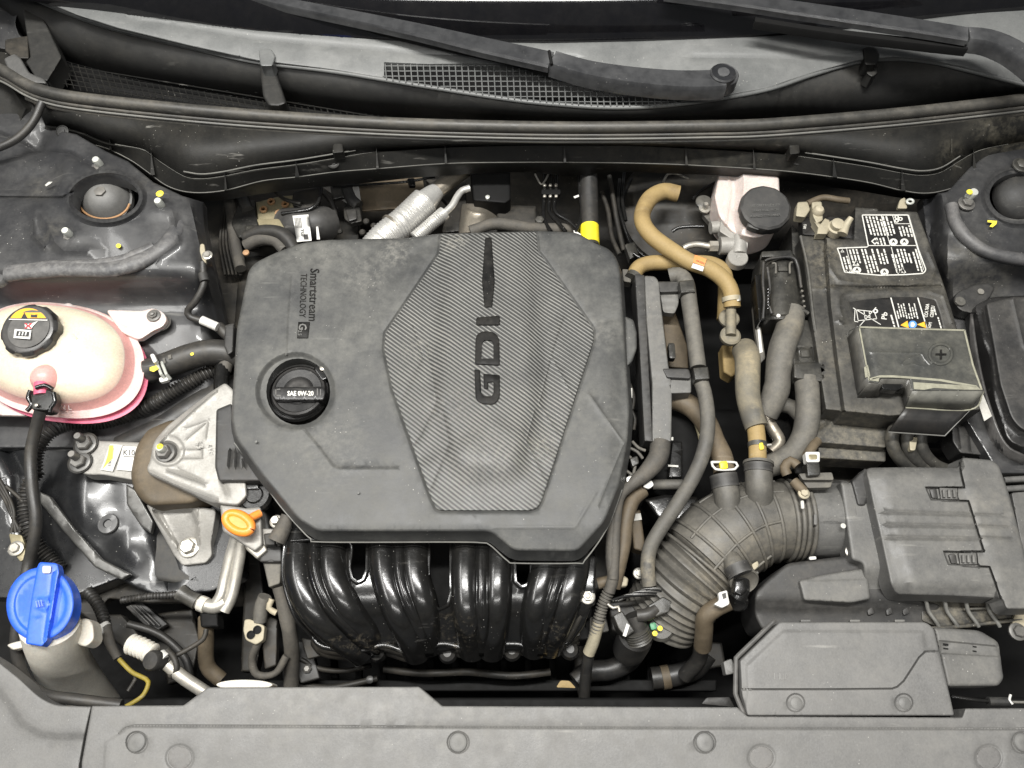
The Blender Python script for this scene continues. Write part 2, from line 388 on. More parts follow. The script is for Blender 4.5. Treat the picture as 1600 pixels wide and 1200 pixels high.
m_stickerdim = mat('grimy white sticker', (.5, .49, .45), .55, dust=.3, speck=.1, bump=0, edge=0)
m_ink = mat('black print', (.02, .02, .02), .5, dust=.1, speck=0, bump=0, scr=0, edge=0)
m_inkw = mat('white print', (.62, .61, .56), .5, dust=.2, speck=0, bump=0, scr=.0, edge=0)
m_letter = mat('black raised lettering', (.004, .004, .004), .5, dust=.06, speck=.2, bump=.05, spec=.15, scr=.1, edge=0)
m_yel = mat('yellow paint mark', (.85, .68, .05), .5, dust=.1, speck=0, bump=0, edge=0)
m_yeltape = mat('yellow tape', (.8, .66, .02), .4, dust=.1, speck=0, bump=.1, edge=0)
m_oranges = mat('orange sticker', (.9, .28, .08), .5, dust=.2, speck=.1, bump=0, edge=0)
m_warn = mat('amber warning sticker', (.9, .42, .03), .45, dust=.05, speck=0, bump=0, edge=0)
m_red = mat('red print', (.7, .04, .05), .5, dust=.05, speck=0, bump=0, edge=0)
m_bluep = mat('blue print', (.08, .25, .6), .5, dust=.1, speck=0, bump=0, edge=0)
m_green = mat('green plastic tab', (.02, .22, .09), .4, dust=.1)
m_khaki = mat('khaki plated bracket', (.3, .27, .17), .4, metal=.4, dust=.3, dc=(.2, .13, .07), edge=0)
m_terminal = mat('dusty beige terminal', (.33, .3, .22), .55, metal=.2, dust=.4, dc=(.4, .33, .22))
m_rust = mat('rusty ring', (.36, .19, .08), .6, metal=.2, dust=.4, dc=(.3, .18, .09))
m_battery = mat('dusty battery case', (.02, .0198, .019), .42, dust=.4, dc=(.135, .125, .102), speck=.6, bump=.2, scr=.15)
m_battbk = mat('black battery label', (.012, .012, .012), .35, dust=.15, dc=(.12, .1, .08), speck=.1, bump=0, edge=0)
m_poscov = mat('stained terminal cover', (.04, .041, .039), .3, dust=.35, dc=(.2, .19, .15), speck=.5, bump=.1, scr=.5)
m_edge = mat('dried dust edging', (.3, .29, .22), .7, dust=.5, dc=(.1, .095, .07), speck=0, bump=.3, ds=60, edge=0)
m_conn = mat('grimy black connector', (.016, .016, .0155), .3, dust=.3, dc=(.13, .12, .095), speck=.6, bump=.3)
m_loom = mat('cloth taped loom', (.05, .047, .042), .7, dust=.45, dc=(.16, .14, .11), speck=.15, bump=.8, bs=260, edge=0)
m_glass = mat('windshield glass', (.004, .004, .005), .06, dust=.02, speck=.0, bump=0, scr=0, coat=.5, edge=0)
m_wiper = mat('wiper arm paint', (.012, .0125, .014), .32, dust=.07, dc=(.12, .12, .12), speck=.3, bump=.05, coat=.05, scr=.1)
m_foil = mat('heat shield steel', (.32, .29, .24), .32, metal=.8, dust=.3, dc=(.12, .09, .06), bump=.25, bs=120, edge=0)
# ribbed insert material: fine diagonal ribs
m_carbon = mat('ribbed insert plastic', (.15, .15, .142), .4, dust=.4, dc=(.3, .29, .255), speck=.4, bump=.0, scr=.1, ds=9, edge=0)
nt = m_carbon.node_tree; N = nt.nodes; L = nt.links; b = N['Principled BSDF']
g = N.new('ShaderNodeNewGeometry'); mp = N.new('ShaderNodeMapping'); mp.vector_type = 'POINT'; mp.inputs['Rotation'].default_value = (0, 0, R(38)); L.new(g.outputs['Position'], mp.inputs[0])
sx = N.new('ShaderNodeSeparateXYZ'); L.new(mp.outputs[0], sx.inputs[0])
q = N.new('ShaderNodeMath'); q.operation = 'MULTIPLY'; q.inputs[1].default_value = 2*math.pi/0.0047; L.new(sx.outputs[1], q.inputs[0])
s_ = N.new('ShaderNodeMath'); s_.operation = 'SINE'; L.new(q.outputs[0], s_.inputs[0])
mr_ = N.new('ShaderNodeMapRange'); mr_.inputs[1].default_value = -.5; mr_.inputs[2].default_value = .6; L.new(s_.outputs[0], mr_.inputs[0])
bp = N.new('ShaderNodeBump'); bp.inputs['Strength'].default_value = .9; bp.inputs['Distance'].default_value = .0012; L.new(mr_.outputs[0], bp.inputs['Height']); L.new(bp.outputs[0], b.inputs['Normal'])
old = b.inputs['Base Color'].links[0].from_socket
mx = N.new('ShaderNodeMix'); mx.data_type = 'RGBA'; L.new(mr_.outputs[0], mx.inputs[0]); mx.inputs[6].default_value = (.03, .03, .029, 1); L.new(old, mx.inputs[7]); L.new(mx.outputs[2], b.inputs['Base Color'])

def patch(m, spots, color, nscale=70, lo=.45, hi=.62):     # stains and dust patches of their own shape; spots = (x, y, z, radius px, strength[, stretch x, stretch y])
    nt = m.node_tree; N = nt.nodes; L = nt.links; b = N['Principled BSDF']; g = N.new('ShaderNodeNewGeometry'); acc = None
    for sp in spots:
        x, y, z, r, st = sp[:5]; sx_, sy_ = (sp[5:] if len(sp) > 5 else (1, 1)); c = P(x, y, z); R0 = r*SC(x, y, z)
        a = N.new('ShaderNodeVectorMath'); a.operation = 'SUBTRACT'; L.new(g.outputs['Position'], a.inputs[0]); a.inputs[1].default_value = c
        d = N.new('ShaderNodeVectorMath'); d.operation = 'MULTIPLY'; L.new(a.outputs[0], d.inputs[0]); d.inputs[1].default_value = (1/sx_, 1/sy_, .3)
        l = N.new('ShaderNodeVectorMath'); l.operation = 'LENGTH'; L.new(d.outputs[0], l.inputs[0])
        q = N.new('ShaderNodeMapRange'); q.interpolation_type = 'SMOOTHSTEP'; L.new(l.outputs['Value'], q.inputs[0]); q.inputs[1].default_value = R0; q.inputs[2].default_value = R0*.25; q.inputs[3].default_value = 0; q.inputs[4].default_value = st
        if acc is None: acc = q.outputs[0]
        else:
            k = N.new('ShaderNodeMath'); k.operation = 'MAXIMUM'; L.new(acc, k.inputs[0]); L.new(q.outputs[0], k.inputs[1]); acc = k.outputs[0]
    n = N.new('ShaderNodeTexNoise'); n.inputs['Scale'].default_value = nscale; n.inputs['Detail'].default_value = 8; n.inputs['Roughness'].default_value = .7; L.new(g.outputs['Position'], n.inputs['Vector'])
    q = N.new('ShaderNodeMapRange'); L.new(n.outputs['Fac'], q.inputs[0]); q.inputs[1].default_value = lo; q.inputs[2].default_value = hi
    k = N.new('ShaderNodeMath'); k.operation = 'MULTIPLY'; L.new(acc, k.inputs[0]); L.new(q.outputs[0], k.inputs[1])
    old = b.inputs['Base Color'].links[0].from_socket
    mx = N.new('ShaderNodeMix'); mx.data_type = 'RGBA'; L.new(k.outputs[0], mx.inputs[0]); L.new(old, mx.inputs[6]); mx.inputs[7].default_value = (*color, 1); L.new(mx.outputs[2], b.inputs['Base Color'])
# coolant showing through the lower part of the translucent tank wall
nt = m_tank.node_tree; N = nt.nodes; L = nt.links; b = N['Principled BSDF']; g = N.new('ShaderNodeNewGeometry'); sp_ = N.new('ShaderNodeSeparateXYZ'); L.new(g.outputs['Position'], sp_.inputs[0])
c0 = P(90, 560, 0); k1 = N.new('ShaderNodeMath'); k1.operation = 'MULTIPLY_ADD'; k1.inputs[1].default_value = .13; k1.inputs[2].default_value = -c0.y*.13; L.new(sp_.outputs[1], k1.inputs[0])
k2 = N.new('ShaderNodeMath'); k2.operation = 'ADD'; L.new(k1.outputs[0], k2.inputs[0]); L.new(sp_.outputs[2], k2.inputs[1])
k3 = N.new('ShaderNodeMapRange'); k3.interpolation_type = 'SMOOTHSTEP'; L.new(k2.outputs[0], k3.inputs[0]); k3.inputs[1].default_value = -.006; k3.inputs[2].default_value = -.032; k3.inputs[3].default_value = 0; k3.inputs[4].default_value = .8
old = b.inputs['Base Color'].links[0].from_socket
mx = N.new('ShaderNodeMix'); mx.data_type = 'RGBA'; L.new(k3.outputs[0], mx.inputs[0]); L.new(old, mx.inputs[6]); mx.inputs[7].default_value = (.62, .27, .25, 1); L.new(mx.outputs[2], b.inputs['Base Color'])
patch(m_cover, [(615, 396, 0, 40, .55), (570, 430, 0, 60, .3), (520, 395, 0, 40, .2), (938, 520, 0, 40, .3), (520, 700, 0, 90, .2)], (.3, .285, .25), 130, .45, .75)
patch(m_carbon, [(712, 382, 0, 28, .7), (650, 545, 0, 36, .3), (700, 640, 0, 60, .2), (848, 700, 0, 34, .5), (760, 720, 0, 80, .25)], (.36, .34, .29), 160, .45, .75)
patch(m_slam, [(700, 1120, 0, 160, .3, 3, .6), (300, 1110, 0, 60, .3, 2, .6), (480, 1085, 0, 120, .35, 2, .5)], (.3, .29, .265), 60, .45, .75)
patch(m_slam, [(340, 1150, 0, 110, .4), (900, 1190, 0, 140, .35, 2, 1), (1300, 1170, 0, 120, .3, 2, 1), (560, 1170, 0, 90, .35)], (.1, .098, .095), 14, .46, .62)
patch(m_battery, [(1285, 400, -8, 45, .6), (1288, 440, -8, 30, .5), (1290, 560, -8, 60, .3), (1320, 690, -44, 60, .6, 2, 1), (1400, 445, 0, 90, .2, 2, .5), (1520, 955, -54, 70, .6, 2, 1)], (.22, .195, .145), 90, .42, .7)
patch(m_panel, [(1575, 210, 20, 60, .6, 1.6, .8), (1480, 250, 10, 40, .3), (1100, 245, 5, 120, .15, 2, .6)], (.16, .145, .11), 60, .42, .7)
patch(m_body, [(1510, 410, 0, 70, .4), (1540, 450, -20, 70, .4), (90, 370, 10, 40, .4), (70, 290, 10, 50, .3), (250, 280, 15, 45, .4)], (.17, .16, .135), 50, .42, .7)
patch(m_sealant, [(150, 420, 15, 110, .4, 2, 1)], (.22, .215, .205), 120)
patch(m_airbox, [(1560, 800, 0, 80, .3), (1040, 500, -20, 70, .3)], (.27, .25, .21), 60, .42, .7)
patch(m_elbow, [(1110, 940, -80, 80, .5), (1200, 860, -40, 60, .35, 2, 1), (1100, 860, -50, 50, .3)], (.27, .235, .175), 70, .4, .7)
patch(m_gloss, [(560, 1005, -80, 40, .35, 2, .5), (720, 990, -80, 40, .35), (870, 1000, -80, 40, .3), (700, 975, -60, 30, .3)], (.2, .17, .12), 150, .52, .7)
patch(m_hose, [(1235, 515, -20, 35, .4), (1015, 890, -60, 36, .8)], (.27, .235, .17), 60, .4, .65)
patch(m_tan, [(1008, 330, -34, 34, .8), (1058, 302, -40, 26, .8), (1000, 420, -46, 30, .5)], (.13, .085, .035), 50, .35, .7)
patch(m_tangrey, [(1176, 650, -20, 34, .85), (1172, 620, -20, 20, .4)], (.07, .068, .062), 40, .2, .5)
# ================================================================== SETTING
def structure(name, V, Fc, m): return tag(mk(name, V, Fc, m), kind='structure')
fl = [P(-500, 1500, -340), P(2100, 1500, -340), P(2300, -200, -340), P(-700, -200, -340)]
structure('bay_floor', fl, [(0, 1, 2, 3)], m_dark)
# back wall of the bay, under the cowl
fw = panel('firewall', [(-250, 150), (1850, 150), (1850, 420), (-250, 420)], lambda q: -120-160*sm((q[:, 1]-180)/240), m_dark2, r=0, rr=0, depth=3, space=26,
           feats=[('bump', 560, 320, 120, 40, 30), ('bump', 850, 330, 90, 30, -20)])
tag(fw, kind='structure')

# ================================================================== WINDSHIELD, COWL, WIPERS
t = thing('windshield', 'black lower edge of the windshield glass above the grey cowl', 'windshield', 800, 20, 100)
ribbon('glass', [[(-150, -150, 190), (400, -140, 190), (900, -130, 190), (1800, -150, 190)],
                 [(-150, -40, 120), (100, 12, 104), (275, 45, 96), (400, 62, 93), (620, 78, 90), (850, 82, 88), (1000, 80, 88), (1200, 72, 90), (1475, 44, 94), (1800, 20, 96)]], m_glass, t, thick=4)
tag_ = tube('reflection_line', [(500, -8, 110), (640, 6, 109), (760, 2, 110), (900, -9, 112)], 1.6, m_cowl, t, n=6)  # pale tube painted in for a reflection in the glass
cw = thing('cowl_panel', 'dusty grey plastic cowl deck with black mesh vents below the windshield', 'cowl panel', 800, 150, 80)
top = [(-60, -20), (60, -12), (88, 0), (160, 15), (275, 32), (400, 47), (620, 62), (850, 67), (1000, 64), (1200, 56), (1320, 46), (1475, 26), (1600, 9), (1700, -5)]
ridge = [(-20, -40), (30, -14), (58, 0), (120, 26), (185, 47), (300, 75), (400, 97), (520, 112), (675, 137), (800, 156), (880, 164), (950, 168), (1025, 166), (1112, 156), (1200, 140), (1270, 117), (1340, 97), (1395, 92), (1450, 96), (1500, 107), (1600, 132), (1700, 158)]
# the deck, with an opening for the right vent
deck_out = top[1:]+[(x, y-2) for x, y in ridge[::-1][:-1]]
vent = [(600, 97), (668, 100), (740, 99), (800, 101), (880, 117), (960, 133), (1040, 142), (1060, 144), (1064, 158), (1025, 162), (950, 164), (880, 160), (800, 152), (675, 133), (600, 121)]
ztop = lambda q: 84+22*np.clip((130-q[:, 1])/100, 0, 1)
panel('deck', deck_out, ztop, m_cowl, cw, r=3, rr=0, depth=4, space=16, holes=[vent], hwall=14,
      feats=[('line', [(200, 28), (400, 62), (640, 84), (900, 92)], 8, -3), ('line', [(1080, 90), (1250, 92), (1420, 70), (1560, 78)], 8, -2.5)])
# mesh behind the vent
mb = MB(); vv = np.array(vent)
for k in range(47):
    x = 604+k*10.0; ys = [y for y in np.arange(96, 166, 1) if inside([(x, y)], vv)[0]]
    if len(ys) > 2:
        V, Fc = sweep(PN([(x-3, min(ys)-3), (x, max(ys)+3)], [88, 88]), [.0009]*2, 5); mb.add(V, Fc)
for k in range(8):
    y = 103+k*8; xs = [x for x in np.arange(598, 1066, 3) if inside([(x, y)], vv)[0]]
    if len(xs) > 2:
        V, Fc = sweep(PN([(min(xs)-3, y), (max(xs)+3, y)], [87, 87]), [.0008]*2, 5); mb.add(V, Fc)
tag(mb.build('vent_mesh', m_cowl, cw), kind='stuff')
# raised lip, trough wall
tube('deck_lip', [(x, y, 84) for x, y in ridge], 3.4, m_cowl, cw, n=8)
wallb = [(-20, 10), (40, 60), (97, 92), (150, 107), (225, 126), (310, 141), (400, 154), (520, 172), (640, 184), (800, 192), (900, 195), (1000, 195), (1100, 193), (1200, 188), (1300, 182), (1400, 174), (1500, 164), (1600, 152), (1700, 146)]
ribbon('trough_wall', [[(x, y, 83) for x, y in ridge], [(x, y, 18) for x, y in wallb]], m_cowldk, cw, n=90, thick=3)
# left vent mesh between wall and seal
ribbon('trough_floor', [[(x, y+2, 14) for x, y in wallb], [(-20, 130, 6), (60, 136, 6), (250, 164, 8), (450, 184, 8), (700, 197, 8), (1000, 199, 8), (1300, 190, 8), (1700, 160, 8)]], m_dark, cw, thick=2)
mb = MB()
lv = np.array([(74, 128), (97, 94), (225, 128), (400, 155), (520, 172), (640, 184), (560, 184), (400, 170), (250, 155), (125, 142)])
for k in range(58):
    x = 70+k*9.6; pts_ = [(x+s*.35, 90+s) for s in range(0, 98)]; ins = inside(pts_, lv); ys = [p for p, i in zip(pts_, ins) if i]
    if len(ys) > 2: V, Fc = sweep(PN([ys[0], ys[-1]], [34, 34]), [.0008]*2, 5); mb.add(V, Fc)
for k in range(12):
    pts_ = [(x, 84+k*7.2+(x-80)*.165) for x in range(60, 660, 3)]; ins = inside(pts_, lv); ys = [p for p, i in zip(pts_, ins) if i]
    if len(ys) > 2: V, Fc = sweep(PN([ys[0], ys[-1]], [33, 33]), [.0008]*2, 5); mb.add(V, Fc)
tag(mb.build('vent_mesh', m_panel, cw), kind='stuff')
panel('end_cap', [(30, -20), (52, -6), (97, 90), (74, 128), (56, 122), (40, 96), (48, 90)], 62, m_cowldk, cw, r=3, depth=30)
# two hinge bumpers on the lip
for x, y, m_ in ((416, 92, m_cowl), (1360, 90, m_panel)):
    slab('bumper_stop', [(x-12, y-14), (x-6, y-17), (x+8, y-16), (x+15, y-4), (x+10, y+12), (x-9, y+12)], 97, 18, m_, cw, r=3, rr=4)
panel('bumper_post', [(405, 100), (428, 100), (434, 120), (448, 162), (436, 167), (420, 166), (411, 150)], 76, m_cowldk, cw, r=5, depth=30)
slab('bumper_post', [(1352, 104), (1373, 104), (1371, 115), (1363, 121), (1354, 116)], 82, 20, m_cowldk, cw, r=3)

# weatherstrip
ws = thing('hood_seal', 'long grey rubber weatherstrip running across the back of the engine bay', 'rubber seal', 800, 200, 60)
seal = [(-30, 96), (8, 112), (40, 131), (72, 143), (125, 153), (250, 167), (400, 180), (600, 192), (800, 198), (950, 199), (1100, 197), (1200, 194), (1375, 180), (1500, 167), (1660, 148)]
tube('bulb', [(x, y, 60) for x, y in seal], 9, m_seal, ws, n=14)
tube('lip', [(x, y+12.5, 52) for x, y in seal], 3.2, m_seal, ws, n=8)
tube('lip', [(x, y+18, 50) for x, y in seal], 1.8, m_bead, ws, n=8)
ribbon('flange', [[(x, y+10, 50) for x, y in seal[2:]], [(x, y+25, 44) for x, y in seal[2:]]], m_seal, ws, thick=3)

# lower cowl cover
pc = thing('firewall_cover', 'dark ribbed plastic cover between the rubber seal and the engine', 'plastic cover', 800, 240, 20)
up = [(58, 160), (125, 176), (250, 191), (400, 204), (600, 215), (800, 221), (1000, 222), (1200, 217), (1375, 203), (1500, 191), (1640, 170)]
stp = [(72, 196), (120, 205), (160, 221), (180, 226), (225, 235), (245, 250), (287, 276), (315, 280), (350, 276), (400, 266), (463, 258), (525, 248), (589, 238), (696, 230), (800, 227), (882, 226), (980, 227), (1072, 231), (1175, 237), (1240, 244), (1303, 253), (1360, 262), (1407, 271), (1440, 275), (1470, 270), (1500, 252), (1530, 236), (1575, 226), (1640, 216)]
lip_ = [(68, 205), (115, 212), (150, 226), (172, 233), (205, 250), (228, 266), (262, 290), (300, 300), (350, 297), (410, 282), (463, 276), (525, 268), (589, 263), (696, 255), (800, 253), (882, 253), (980, 254), (1072, 257), (1178, 263), (1240, 268), (1303, 276), (1360, 285), (1410, 297), (1450, 301), (1490, 292), (1510, 276), (1540, 262), (1590, 250), (1650, 240)]
low = [(64, 208), (110, 218), (145, 232), (165, 241), (198, 258), (222, 276), (262, 300), (300, 312), (345, 312), (400, 303), (462, 295), (550, 287), (640, 277), (700, 273), (760, 269), (825, 268), (860, 271), (900, 273), (962, 267), (1050, 270), (1130, 273), (1250, 284), (1300, 291), (1350, 298), (1410, 308), (1450, 309), (1490, 300), (1510, 284), (1540, 270), (1590, 258), (1650, 248)]
ribbon('upper_face', [[(x, y, 46) for x, y in up], [(x, y, 10) for x, y in stp]], m_panel, pc, n=140, thick=3)
ribbon('step_face', [[(x, y, 10) for x, y in stp], [(x, y+2, 15) for x, y in stp], [(x, y, -4) for x, y in lip_], [(x, y+2, -1) for x, y in lip_], [(x, y, -26) for x, y in low]], m_panel, pc, n=160, thick=3, smooth=25)
tube('edge_highlight_bead', [(x, y-8, 20) for x, y in stp[6:-3]], 1.1, m_bead, pc, n=6)  # paler beads paint the light caught along the ridge lines
tube('edge_highlight_bead', [(x, y, 12) for x, y in stp[3:-1]], 1.2, m_bead, pc, n=6)
tube('edge_highlight_bead', [(x, y+1, -1.5) for x, y in lip_[2:-1]], 1.0, m_bead, pc, n=6)
tube('edge_highlight_bead', [(x, y-1, -25) for x, y in low[2:-1]], .9, m_panel, pc, n=6)
def interp(L_, x): L_ = np.array(L_); return float(np.interp(x, L_[:, 0], L_[:, 1]))
for x in (172, 237, 352, 463, 589, 696, 882, 1072, 1178, 1303, 1410, 1522):
    a, b_ = interp(stp, x)-7, interp(lip_, x)+1; k = 5 if x in (237, 1303, 1410, 1522, 463) else 3
    V = [tuple(P(x-1, a, 24)), tuple(P(x+k, b_, 6)), tuple(P(x-k*.4, b_, 6)), tuple(P(x-1, a, 8)), tuple(P(x+k, b_+1, -6)), tuple(P(x-k*.4, b_+1, -6))]
    mk('rib', V, [(0, 1, 2), (3, 5, 4), (0, 3, 4, 1), (0, 2, 5, 3), (1, 4, 5, 2)], m_panel, pc)
for x, y, z_ in ((98, 206, 14), (521, 254, 8), (1245, 249, 8)):
    lathe('push_clip', x, y, z_, [(10, 0), (10, 2), (8, 3), (7.5, 2.2), (5, 2.2), (4.6, 3.6), (0, 3.8)], m_cowldk, pc, axis=(0, -.35, 1))
slab('boss', [(521, 222), (535, 221), (537, 238), (519, 240)], 34, 14, m_panel, pc, r=2)
slab('boss', [(1232, 215), (1248, 214), (1250, 240), (1234, 242)], 34, 14, m_panel, pc, r=2)
tube('moulded_line', [(282, 196, 42), (283, 224, 33)], .8, m_panel, pc, n=5)
tube('moulded_line', [(1487, 196, 42), (1487, 240, 27)], .8, m_panel, pc, n=5)
tube('moulded_line', [(1365, 221, 32), (1378, 221, 32)], .8, m_panel, pc, n=5)

# wipers
wa = thing('windshield_wiper', 'long black wiper arm crossing the middle of the cowl to a round cap', 'wiper arm', 1128, 120, 110)
def bar(name, cl, mt, par, hw, zt, dep, fn=None):      # a bar with a chamfered box section along a line of (x, y, half width)
    A = spline(cl, 10); W = PN(A[:, :2], A[:, 3] if A.shape[1] > 3 else np.full(len(A), zt)); n = len(A)
    T = np.gradient(W, axis=0); T /= np.linalg.norm(T, axis=1)[:, None]; S = np.cross(T, [0, 0, 1.]); S /= np.linalg.norm(S, axis=1)[:, None]; U = np.cross(S, T)
    V = []; Fc = []; prof = [(-1, -1), (-1, -.25), (-.82, 0), (.82, 0), (1, -.25), (1, -1)]
    for i in range(n):
        h = A[i, 2]*SC(A[i, 0], A[i, 1], zt)
        for a, b_ in prof: V.append(W[i]+S[i]*a*h+U[i]*b_*dep/1000)
    m = len(prof)
    for i in range(n-1):
        for k in range(m): Fc.append((i*m+k, i*m+(k+1) % m, (i+1)*m+(k+1) % m, (i+1)*m+k))
    Fc += [tuple(range(m)), tuple(range((n-1)*m, n*m))]
    return mk(name, V, Fc, mt, par, smooth=35)
bar('arm', [(372, -14, 8), (460, 5, 10), (560, 25, 12), (660, 46, 14), (760, 69, 16.5), (861, 91, 17.5)], m_wiper, wa, 0, 128, 12)
bar('arm_base', [(864, 89, 17), (920, 105, 18), (990, 116, 19.5), (1060, 122, 20.5), (1112, 122, 21), (1132, 121, 19)], m_wiper, wa, 0, 128, 22)
tube('hinge_pin', [(858, 80, 128), (862, 101, 128)], 2.6, m_dark, wa, n=8)
lathe('end_boss', 1130, 121, 118, [(23, -14), (23, 5), (21, 7), (0, 7)], m_wiper, wa)
lathe('cap', 1128, 121, 122, [(20, -6), (20, 8), (18, 10), (17, 9), (10, 9.4), (9, 10.4), (0, 10.6)], m_wiper, wa)
bar('blade', [(430, -6, 5), (560, 30, 5), (680, 58, 6), (800, 85, 6), (858, 103, 5)], m_dark, wa, 0, 118, 16)
wb = thing('windshield_wiper', 'black wiper arm at the top right corner bending down at its joint', 'wiper arm', 1540, 60, 120)
bar('arm', [(1040, -16, 11), (1150, -3, 13.5), (1250, 11, 15.5), (1360, 27, 16), (1440, 39, 15.5), (1513, 51, 15)], m_wiper, wb, 0, 158, 11)
bar('arm_base', [(1515, 51, 15.5), (1548, 55, 17), (1585, 70, 18), (1620, 95, 18), (1660, 132, 18)], m_wiper, wb, 0, 156, 22)
bar('blade', [(1180, 30, 6), (1300, 48, 6), (1420, 62, 7), (1512, 73, 6)], m_dark, wb, 0, 144, 12)
wc = thing('windshield_wiper', 'short dark wiper blade end lying on the black glass behind the right arm', 'wiper blade', 1080, 22, 110)
bar('spoiler', [(994, 15, 2), (1015, 20, 4), (1040, 22, 5), (1066, 24, 5)], m_wiper, wc, 0, 108, 8)
bar('holder', [(1066, 22, 6), (1110, 24, 5), (1150, 29, 4), (1200, 40, 3), (1290, 50, 3)], m_gloss, wc, 0, 108, 8)

# ================================================================== LEFT FENDER
lf = thing('inner_fender', 'dark grey strut tower and inner fender behind the coolant tank', 'inner fender', 150, 350, 0)
def zlf(q):
    x, y = q[:, 0], q[:, 1]
    z = 12-55*sm((y-415)/70)-40*sm((y-500)/150)-70*sm((x-285-(y-300)*.12)/70)
    z += 8*sm((250-y)/60)+16*np.exp(-((x-165)/120)**2-((y-320)/85)**2)
    z -= 14*sm((105-x)/30)*sm((330-y)/60)
    return z
hole = ell(165, 309, 52, 33, 36, -3)
lfo = [(-60, 150), (58, 165), (75, 200), (120, 210), (165, 236), (200, 252), (240, 285), (285, 306), (318, 316), (320, 350), (330, 400), (345, 460), (358, 530), (362, 600), (340, 640), (300, 700), (-60, 700)]
panel('panel_sheet', lfo, zlf, m_body, lf, rr=0, r=3, depth=14, space=9, holes=[hole], hwall=22,
      feats=[('line', ell(165, 309, 58, 39, 36, -3)+[ell(165, 309, 58, 39, 36, -3)[0]], 6, 7), ('line', [(-10, 308), (98, 309), (112, 300)], 3, -5),
             ('line', [(60, 330), (78, 355), (85, 378), (100, 392), (140, 393)], 12, 5), ('line', [(50, 345), (52, 370), (70, 385)], 6, 4),
             ('bump', 40, 260, 40, 16, 7), ('bump', 60, 185, 18, 14, 6), ('bump', 62, 222, 12, 14, -6), ('line', [(300, 330), (320, 420), (345, 520)], 5, 3),
             ('line', [(-10, 205), (60, 236), (110, 240), (150, 262)], 6, -5), ('bump', 252, 325, 22, 14, 4), ('bump', 112, 372, 24, 14, 4), ('bump', 160, 262, 24, 14, 4),
             ('line', [(272, 340), (280, 380), (250, 400)], 8, 4)])
lathe('bearing_well', 165, 309, -22, [(60, -12), (60, -10), (0, -10)], m_dark, lf)
lathe('strut_dome', 163, 310, -8, [(41, -12), (41, -4), (38, -3), (37, 0), (34, 3), (30, 9), (22, 15), (10, 19), (0, 20)], m_smoke, lf, axis=(.02, -.2, 1))
tube('rust_lip', [(163+40*math.cos(R(a)), 314+28*math.sin(R(a)), -6) for a in range(10, 171, 16)], 1.8, m_rust, lf, n=8)
lathe('rust_ring', 160, 314, -10, [(38, -7), (40, -5), (40, -3.5), (36, -2)], m_rust, lf, axis=(.02, -.2, 1))
lathe('dome_nut', 157, 300, 10, [(9, -2), (9, 3), (5, 4), (0, 4)], m_bolt, lf, n=6)
tube('sealant_bead', [(12, 428, 14), (50, 424, 17), (100, 420, 17), (150, 421, 17), (190, 418, 18), (230, 403, 17), (260, 383, 16), (278, 358, 12), (280, 345, 8)], 14, m_sealant, lf, n=14, wob=.07, flat=.7)
tube('sealant_bead', [(14, 421, 18), (80, 414, 20), (130, 412, 20), (176, 409, 20), (214, 396, 20), (240, 384, 19)], 8, m_sealant, lf, n=10, wob=.12, flat=.7)
for x, y in ((157, 262), (253, 326), (110, 372)):
    b_ = bolt(x, y, 18, 8.5, m_bolt, lf, axis=(0, -.1, 1), h=7, washer=1.6)
    lathe('washer', x, y, 19.5, [(15, -4), (15, 0), (13, .8), (0, .8)], m_sealant, lf, axis=(0, -.1, 1))
    lathe('stud', x-1, y-5, 24, [(6, 0), (6, 11), (5, 13), (0, 13)], m_studw, lf, axis=(0, -.1, 1), n=14)
lathe('paint_mark', 250, 303, 38, [(6, 0), (6, 1), (3, 2.5), (0, 2.5)], m_yel, lf, n=10)
bars('paint_mark', [ell(185, 384, 4, 3.5, 10)], 24, m_yel, lf)
bars('paint_mark', [[(70, 289), (76, 284), (82, 284), (79, 287), (72, 291)]], 24, m_stickerdim, lf)
lathe('bolt', 2, 440, 12, [(11, -1), (11, 4), (8, 8), (0, 8)], m_body, lf)
# upper left corner: hinge area, hose and apron
ap = thing('fender_apron', 'rough folded apron in the top left corner beside the hood seal end', 'body panel', 20, 150, 50)
panel('sheet', [(-60, 60), (0, 66), (30, 84), (40, 98), (18, 112), (10, 128), (50, 160), (62, 172), (48, 205), (10, 232), (-60, 240)], lambda q: 30+.0*q[:, 0]-40*sm((q[:, 1]-110)/120), m_panel, ap, r=3, depth=20, space=10,
      feats=[('line', [(12, 128), (40, 170), (20, 215)], 8, 6), ('bump', 20, 100, 14, 14, 8)])
panel('flap', [(6, 92), (22, 84), (32, 90), (46, 114), (70, 124), (74, 132), (52, 130), (34, 124), (14, 112)], 66, m_smoke, ap, r=4, depth=5, space=8)
panel('sheet', [(-40, -30), (30, -30), (34, 10), (24, 38), (30, 55), (44, 60), (40, 90), (20, 80), (-40, 70)], 40, m_body, ap, r=4, depth=20, space=14, feats=[('line', [(35, -20), (24, 34), (32, 58)], 6, 6)])
slab('hinge_plate', [(8, 62), (44, 56), (46, 92), (22, 92), (8, 80)], 60, 14, m_dark2, ap, r=3)
tag(tube('drain_hose', [(66, 160, 55), (52, 190, 45), (30, 214, 38), (0, 230, 34), (-40, 240, 30)], 6, m_hosebk, None), 'thin black drain hose curving down at the left edge under the seal', 'hose')
